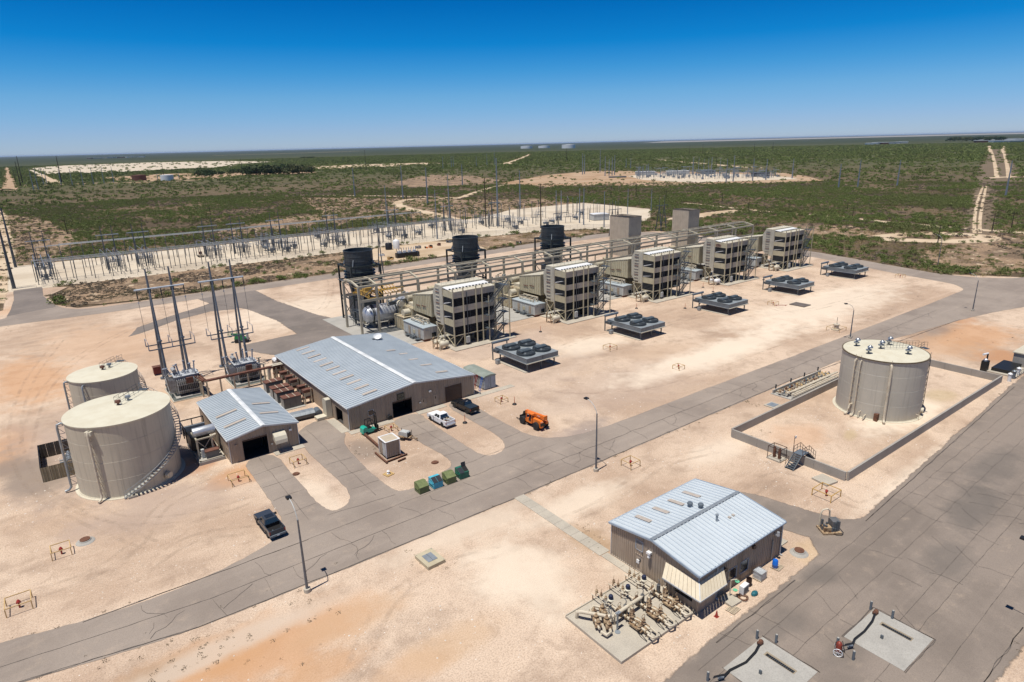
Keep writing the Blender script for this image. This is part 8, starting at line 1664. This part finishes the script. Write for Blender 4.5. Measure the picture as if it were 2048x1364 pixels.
def scatter(name, P, S, protos, label, cat):
    if len(P) == 0: return
    me = bpy.data.meshes.new(name); me.vertices.add(len(P)); co = np.zeros((len(P), 3)); co[:, :2] = P; co[:, 2] = -.04; me.vertices.foreach_set('co', co.ravel())
    for nm, ar, ty in (('sc', S.astype(float), 'FLOAT'), ('rz', rg.random(len(P))*6.28, 'FLOAT')): at = me.attributes.new(nm, ty, 'POINT'); at.data.foreach_set('value', ar)
    o = bpy.data.objects.new(name, me); C.objects.link(o); o['kind'] = 'stuff'; tag(o, label, cat)
    col = bpy.data.collections.new(name+'_parts')
    for m in protos: q = bpy.data.objects.new(m.name, m); col.objects.link(q)
    g = bpy.data.node_groups.new(name, 'GeometryNodeTree'); g.interface.new_socket('Geometry', in_out='INPUT', socket_type='NodeSocketGeometry'); g.interface.new_socket('Geometry', in_out='OUTPUT', socket_type='NodeSocketGeometry')
    N = g.nodes; gi = N.new('NodeGroupInput'); go = N.new('NodeGroupOutput'); ip = N.new('GeometryNodeInstanceOnPoints'); ci = N.new('GeometryNodeCollectionInfo'); ci.inputs[0].default_value = col; ci.inputs[1].default_value = True; ci.inputs[2].default_value = True
    ip.inputs['Pick Instance'].default_value = True; a1 = N.new('GeometryNodeInputNamedAttribute'); a1.data_type = 'FLOAT'; a1.inputs[0].default_value = 'sc'; a2 = N.new('GeometryNodeInputNamedAttribute'); a2.data_type = 'FLOAT'; a2.inputs[0].default_value = 'rz'; cx = N.new('ShaderNodeCombineXYZ')
    lk = g.links.new; lk(gi.outputs[0], ip.inputs['Points']); lk(ci.outputs[0], ip.inputs['Instance']); lk(a2.outputs[0], cx.inputs[2]); lk(cx.outputs[0], ip.inputs['Rotation']); lk(a1.outputs[0], ip.inputs['Scale']); lk(ip.outputs[0], go.inputs[0])
    o.modifiers.new('scatter', 'NODES').node_group = g; return o
bushes = [foliage_mesh('bush', LEAF, 190, 1.7, 1.15, .85, .21, s, 5+s*2, .3) for s in range(6)]; brushes = [foliage_mesh('brush', BRUSH, 90, 1.3, .5, .3, .17, 40+s, 7, .2) for s in range(4)]
farb = [foliage_mesh('far_bush', LEAF, 44, 2.4, 1.1, .9, .6, 60+s, 9, .2) for s in range(4)]; grs = [foliage_mesh('grass_clump', GRASSD, 60, 1.2, .35, .22, .13, 80+s, 8, .1) for s in range(3)]
P = sample(60, 760, 95000); nz = blur_noise(P, 42, 1)*.5+blur_noise(P, 11, 2)*.5; P = P[rg.random(len(P)) < np.clip((nz-.25)*2.6, .07, .95)*np.clip(.35+1.1*blur_noise(P, 130, 21), 0, 1)]; P = mask(P, AVOID, DEN)
S_ = .30+.75*rg.random(len(P))**1.8+.22*(blur_noise(P, 60, 5) > .6)
V = []
for p in [(600, 516), (641, 527), (655, 531), (700, 540), (750, 534), (430, 536), (475, 543), (495, 545), (520, 538), (530, 548), (548, 547), (580, 531), (590, 539), (300, 548), (350, 565), (272, 566), (572, 520), (555, 527), (640, 545), (1010, 492), (1027, 495), (1070, 465), (1148, 473), (1160, 476), (722, 540), (1035, 468), (668, 550), (690, 520), (455, 548), (615, 540)]: V.append(G(*p))
V = np.array(V); VS_ = .55+.45*rg.random(len(V))
d = np.hypot(P[:, 0], P[:, 1]); order = np.argsort(d/S_)
near_i = order[:270]; rest = order[270:]
def bush_obj(p, s, lab, i): t = thing('mesquite_bush', lab, 'bush', (p[0], p[1], -.04), i*2.1, 'green mesquite bushes'); t.scale = (s,)*3; piece('foliage', bushes[i % 6], t); piece('stem', STEMM, t)
STEMM = MB().cyl((0, 0, 0), (.1, .1, .9), .06, .03, 5).cyl((0, 0, 0), (-.3, .2, .8), .05, .02, 5).mesh('stem', POLEW)
for i, k in enumerate(near_i):
    x, y = P[k]; uu = vis(np.array([[x, y]]))[1][0]; reg = ('in the scrub just right of the farthest intake tower' if uu < 1720 else ('in the scrub between the farthest tower and the slim lamp post' if uu < 1870 else ('in the scrub right of the slim pale lamp post' if uu < 1965 else 'in the scrub at the far right edge'))) if x > 236 else ('in the scrub behind the substation' if y > 300 and x > -5 else ('in the dry ground at the left edge' if x < 0 else 'in the rough ground near the back road'))
    bush_obj((x, y), S_[k], 'leafy green bush '+reg, i)
for i, (p, s) in enumerate(zip(V, VS_)): bush_obj(p, s, 'leafy green bush in the rocky strip between the back road and the substation', i)
scatter('mesquite_scrub', P[rest], S_[rest], bushes, 'green mesquite scrub covering the land behind the plant', 'scrub')
P = sample(760, 3600, 150000); nz = blur_noise(P, 90, 3)*.5+blur_noise(P, 26, 4)*.5; P = P[rg.random(len(P)) < np.clip((nz-.22)*2.4, .12, .93)*np.clip(.35+1.1*blur_noise(P, 260, 22), 0, 1)]; P = mask(P, AVOID, DEN)
scatter('distant_scrub', P, .4+1.0*rg.random(len(P))**1.5+np.clip((np.hypot(P[:, 0], P[:, 1])-900)/1500, 0, 1), farb, 'dark green scrub stretching towards the horizon', 'scrub')
P = sample(150, 760, 42000); P = P[blur_noise(P, 30, 8) > .36]; P = mask(P, AVOID, {'clearing': .5, 'pipeline_strip': .5}); scatter('dry_brush', P, .5+.8*rg.random(len(P)), brushes, 'low grey-brown dry brush between the green bushes', 'brush')
P = sample(150, 640, 24000); P = P[blur_noise(P, 24, 9) > .52]; P = mask(P, AVOID, {'clearing': .7, 'pipeline_strip': .1}); scatter('dry_grass', P, .5+.9*rg.random(len(P)), grs, 'pale dry grass tufts among the scrub', 'grass')
vp = POLYS['verge_strip'][0]; P = np.stack([rg.uniform(6, 240, 9000), rg.uniform(234, 279, 9000)], 1); P = P[inside(P, vp)]; P = P[blur_noise(P, 9, 12) > .42]; P = P[mask(P, ['laydown_ground', 'service_road'], {}).shape[0]*0:] if False else mask(P, ['laydown_ground', 'service_road'], {})
left = P[:, 0] < 120; scatter('verge_brush', P[left], .3+.35*rg.random(left.sum()), brushes, 'dark dry brush and debris on the strip before the substation', 'brush'); scatter('verge_grass', P[~left], .35+.4*rg.random((~left).sum()), grs, 'dry yellow grass on the strip behind the black stacks', 'grass')
# weeds and stones close to the camera
weed = [foliage_mesh('weed', BRUSH, 26, .35, .16, .1, .06, 100+s, 4, .1) for s in range(3)]
W = []
def wl(a, b, n, w=.6):
    a = np.array(G(*a)); b = np.array(G(*b)); f = rg.random((n, 1)); W.append(a+(b-a)*f+rg.normal(0, w, (n, 2)))
wl((0, 1376), (1024, 1001), 120, .28); wl((1030, 997), (1400, 841), 60, .3); wl((1400, 841), (1830, 645), 60, .4); wl((1740, 1044), (2040, 805), 46, .3); wl((560, 1100), (980, 930), 10, .3); wl((0, 1286), (300, 1200), 22, .3)
wl((100, 1340), (560, 1290), 90, 1.9); wl((300, 1364), (430, 1290), 40, 1.4); wl((590, 1180), (640, 1230), 26, 1.0); wl((820, 1110), (890, 1130), 26, .8); wl((1170, 1060), (1200, 1100), 34, .8); wl((1530, 850), (1500, 900), 10, .6); wl((1880, 930), (2030, 790), 26, 1.2); wl((1990, 1300), (2048, 1240), 26, 1.0); wl((1410, 780), (1560, 780), 20, 1.5); wl((1480, 800), (1530, 815), 14, .7)
wl((1860, 690), (2040, 650), 30, 3); wl((700, 910), (770, 900), 26, 1.2); wl((820, 640), (1000, 700), 6, 3); wl((1750, 640), (1900, 560), 30, 1.2); wl((20, 640), (10, 680), 18, 2); wl((60, 610), (250, 590), 30, .8)
P = mask(np.concatenate(W), ['service_road', 'loading_road'], {'service_road': .04, 'loading_road': .04}); scatter('road_edge_weeds', P, .2+.8*rg.random(len(P))**1.6, weed, 'small dry weeds along road edges and on bare dirt', 'weeds')
STN = M('white_stone', (.68, .62, .54), (.55, .47, .38), 5, .9); stones = []
for s in range(3): r = random.Random(s); stones.append(MB().lathe([(.05, 0), (.10*r.uniform(.7, 1.2), .02), (.08, .06), (.02, .08)], n=6).mesh('stone', STN))
P = sample(30, 130, 16000); P = P[blur_noise(P, 7, 15)*.6+blur_noise(P, 2.5, 16)*.4 > .56]; P = mask(P, ['service_road', 'loading_road', 'back_driveway'], {}); P = P[(P[:, 1] < 94) | (P[:, 0] < 14)]
scatter('loose_stones', P, .35+.9*rg.random(len(P))**3, stones, 'small white stones scattered over the tan dirt', 'stones')
# gravel islands keep their stones; haze of the desert air
b = NB('desert_air'); b.t.nodes.remove(b.b); vv = b.n('ShaderNodeVolumePrincipled'); vv.inputs['Color'].default_value = (.55, .72, 1, 1); vv.inputs['Density'].default_value = .000017; vv.inputs['Anisotropy'].default_value = .2; b.l(vv.outputs[0], b.out.inputs['Volume'])
HAZE = b.m
mb = MB().box(-61000, -61000, -1.5, 61000, 61000, 66); tag(mb.build('haze', HAZE), 'thin pale haze of desert air lying over the whole plain', 'haze')['kind'] = 'stuff'
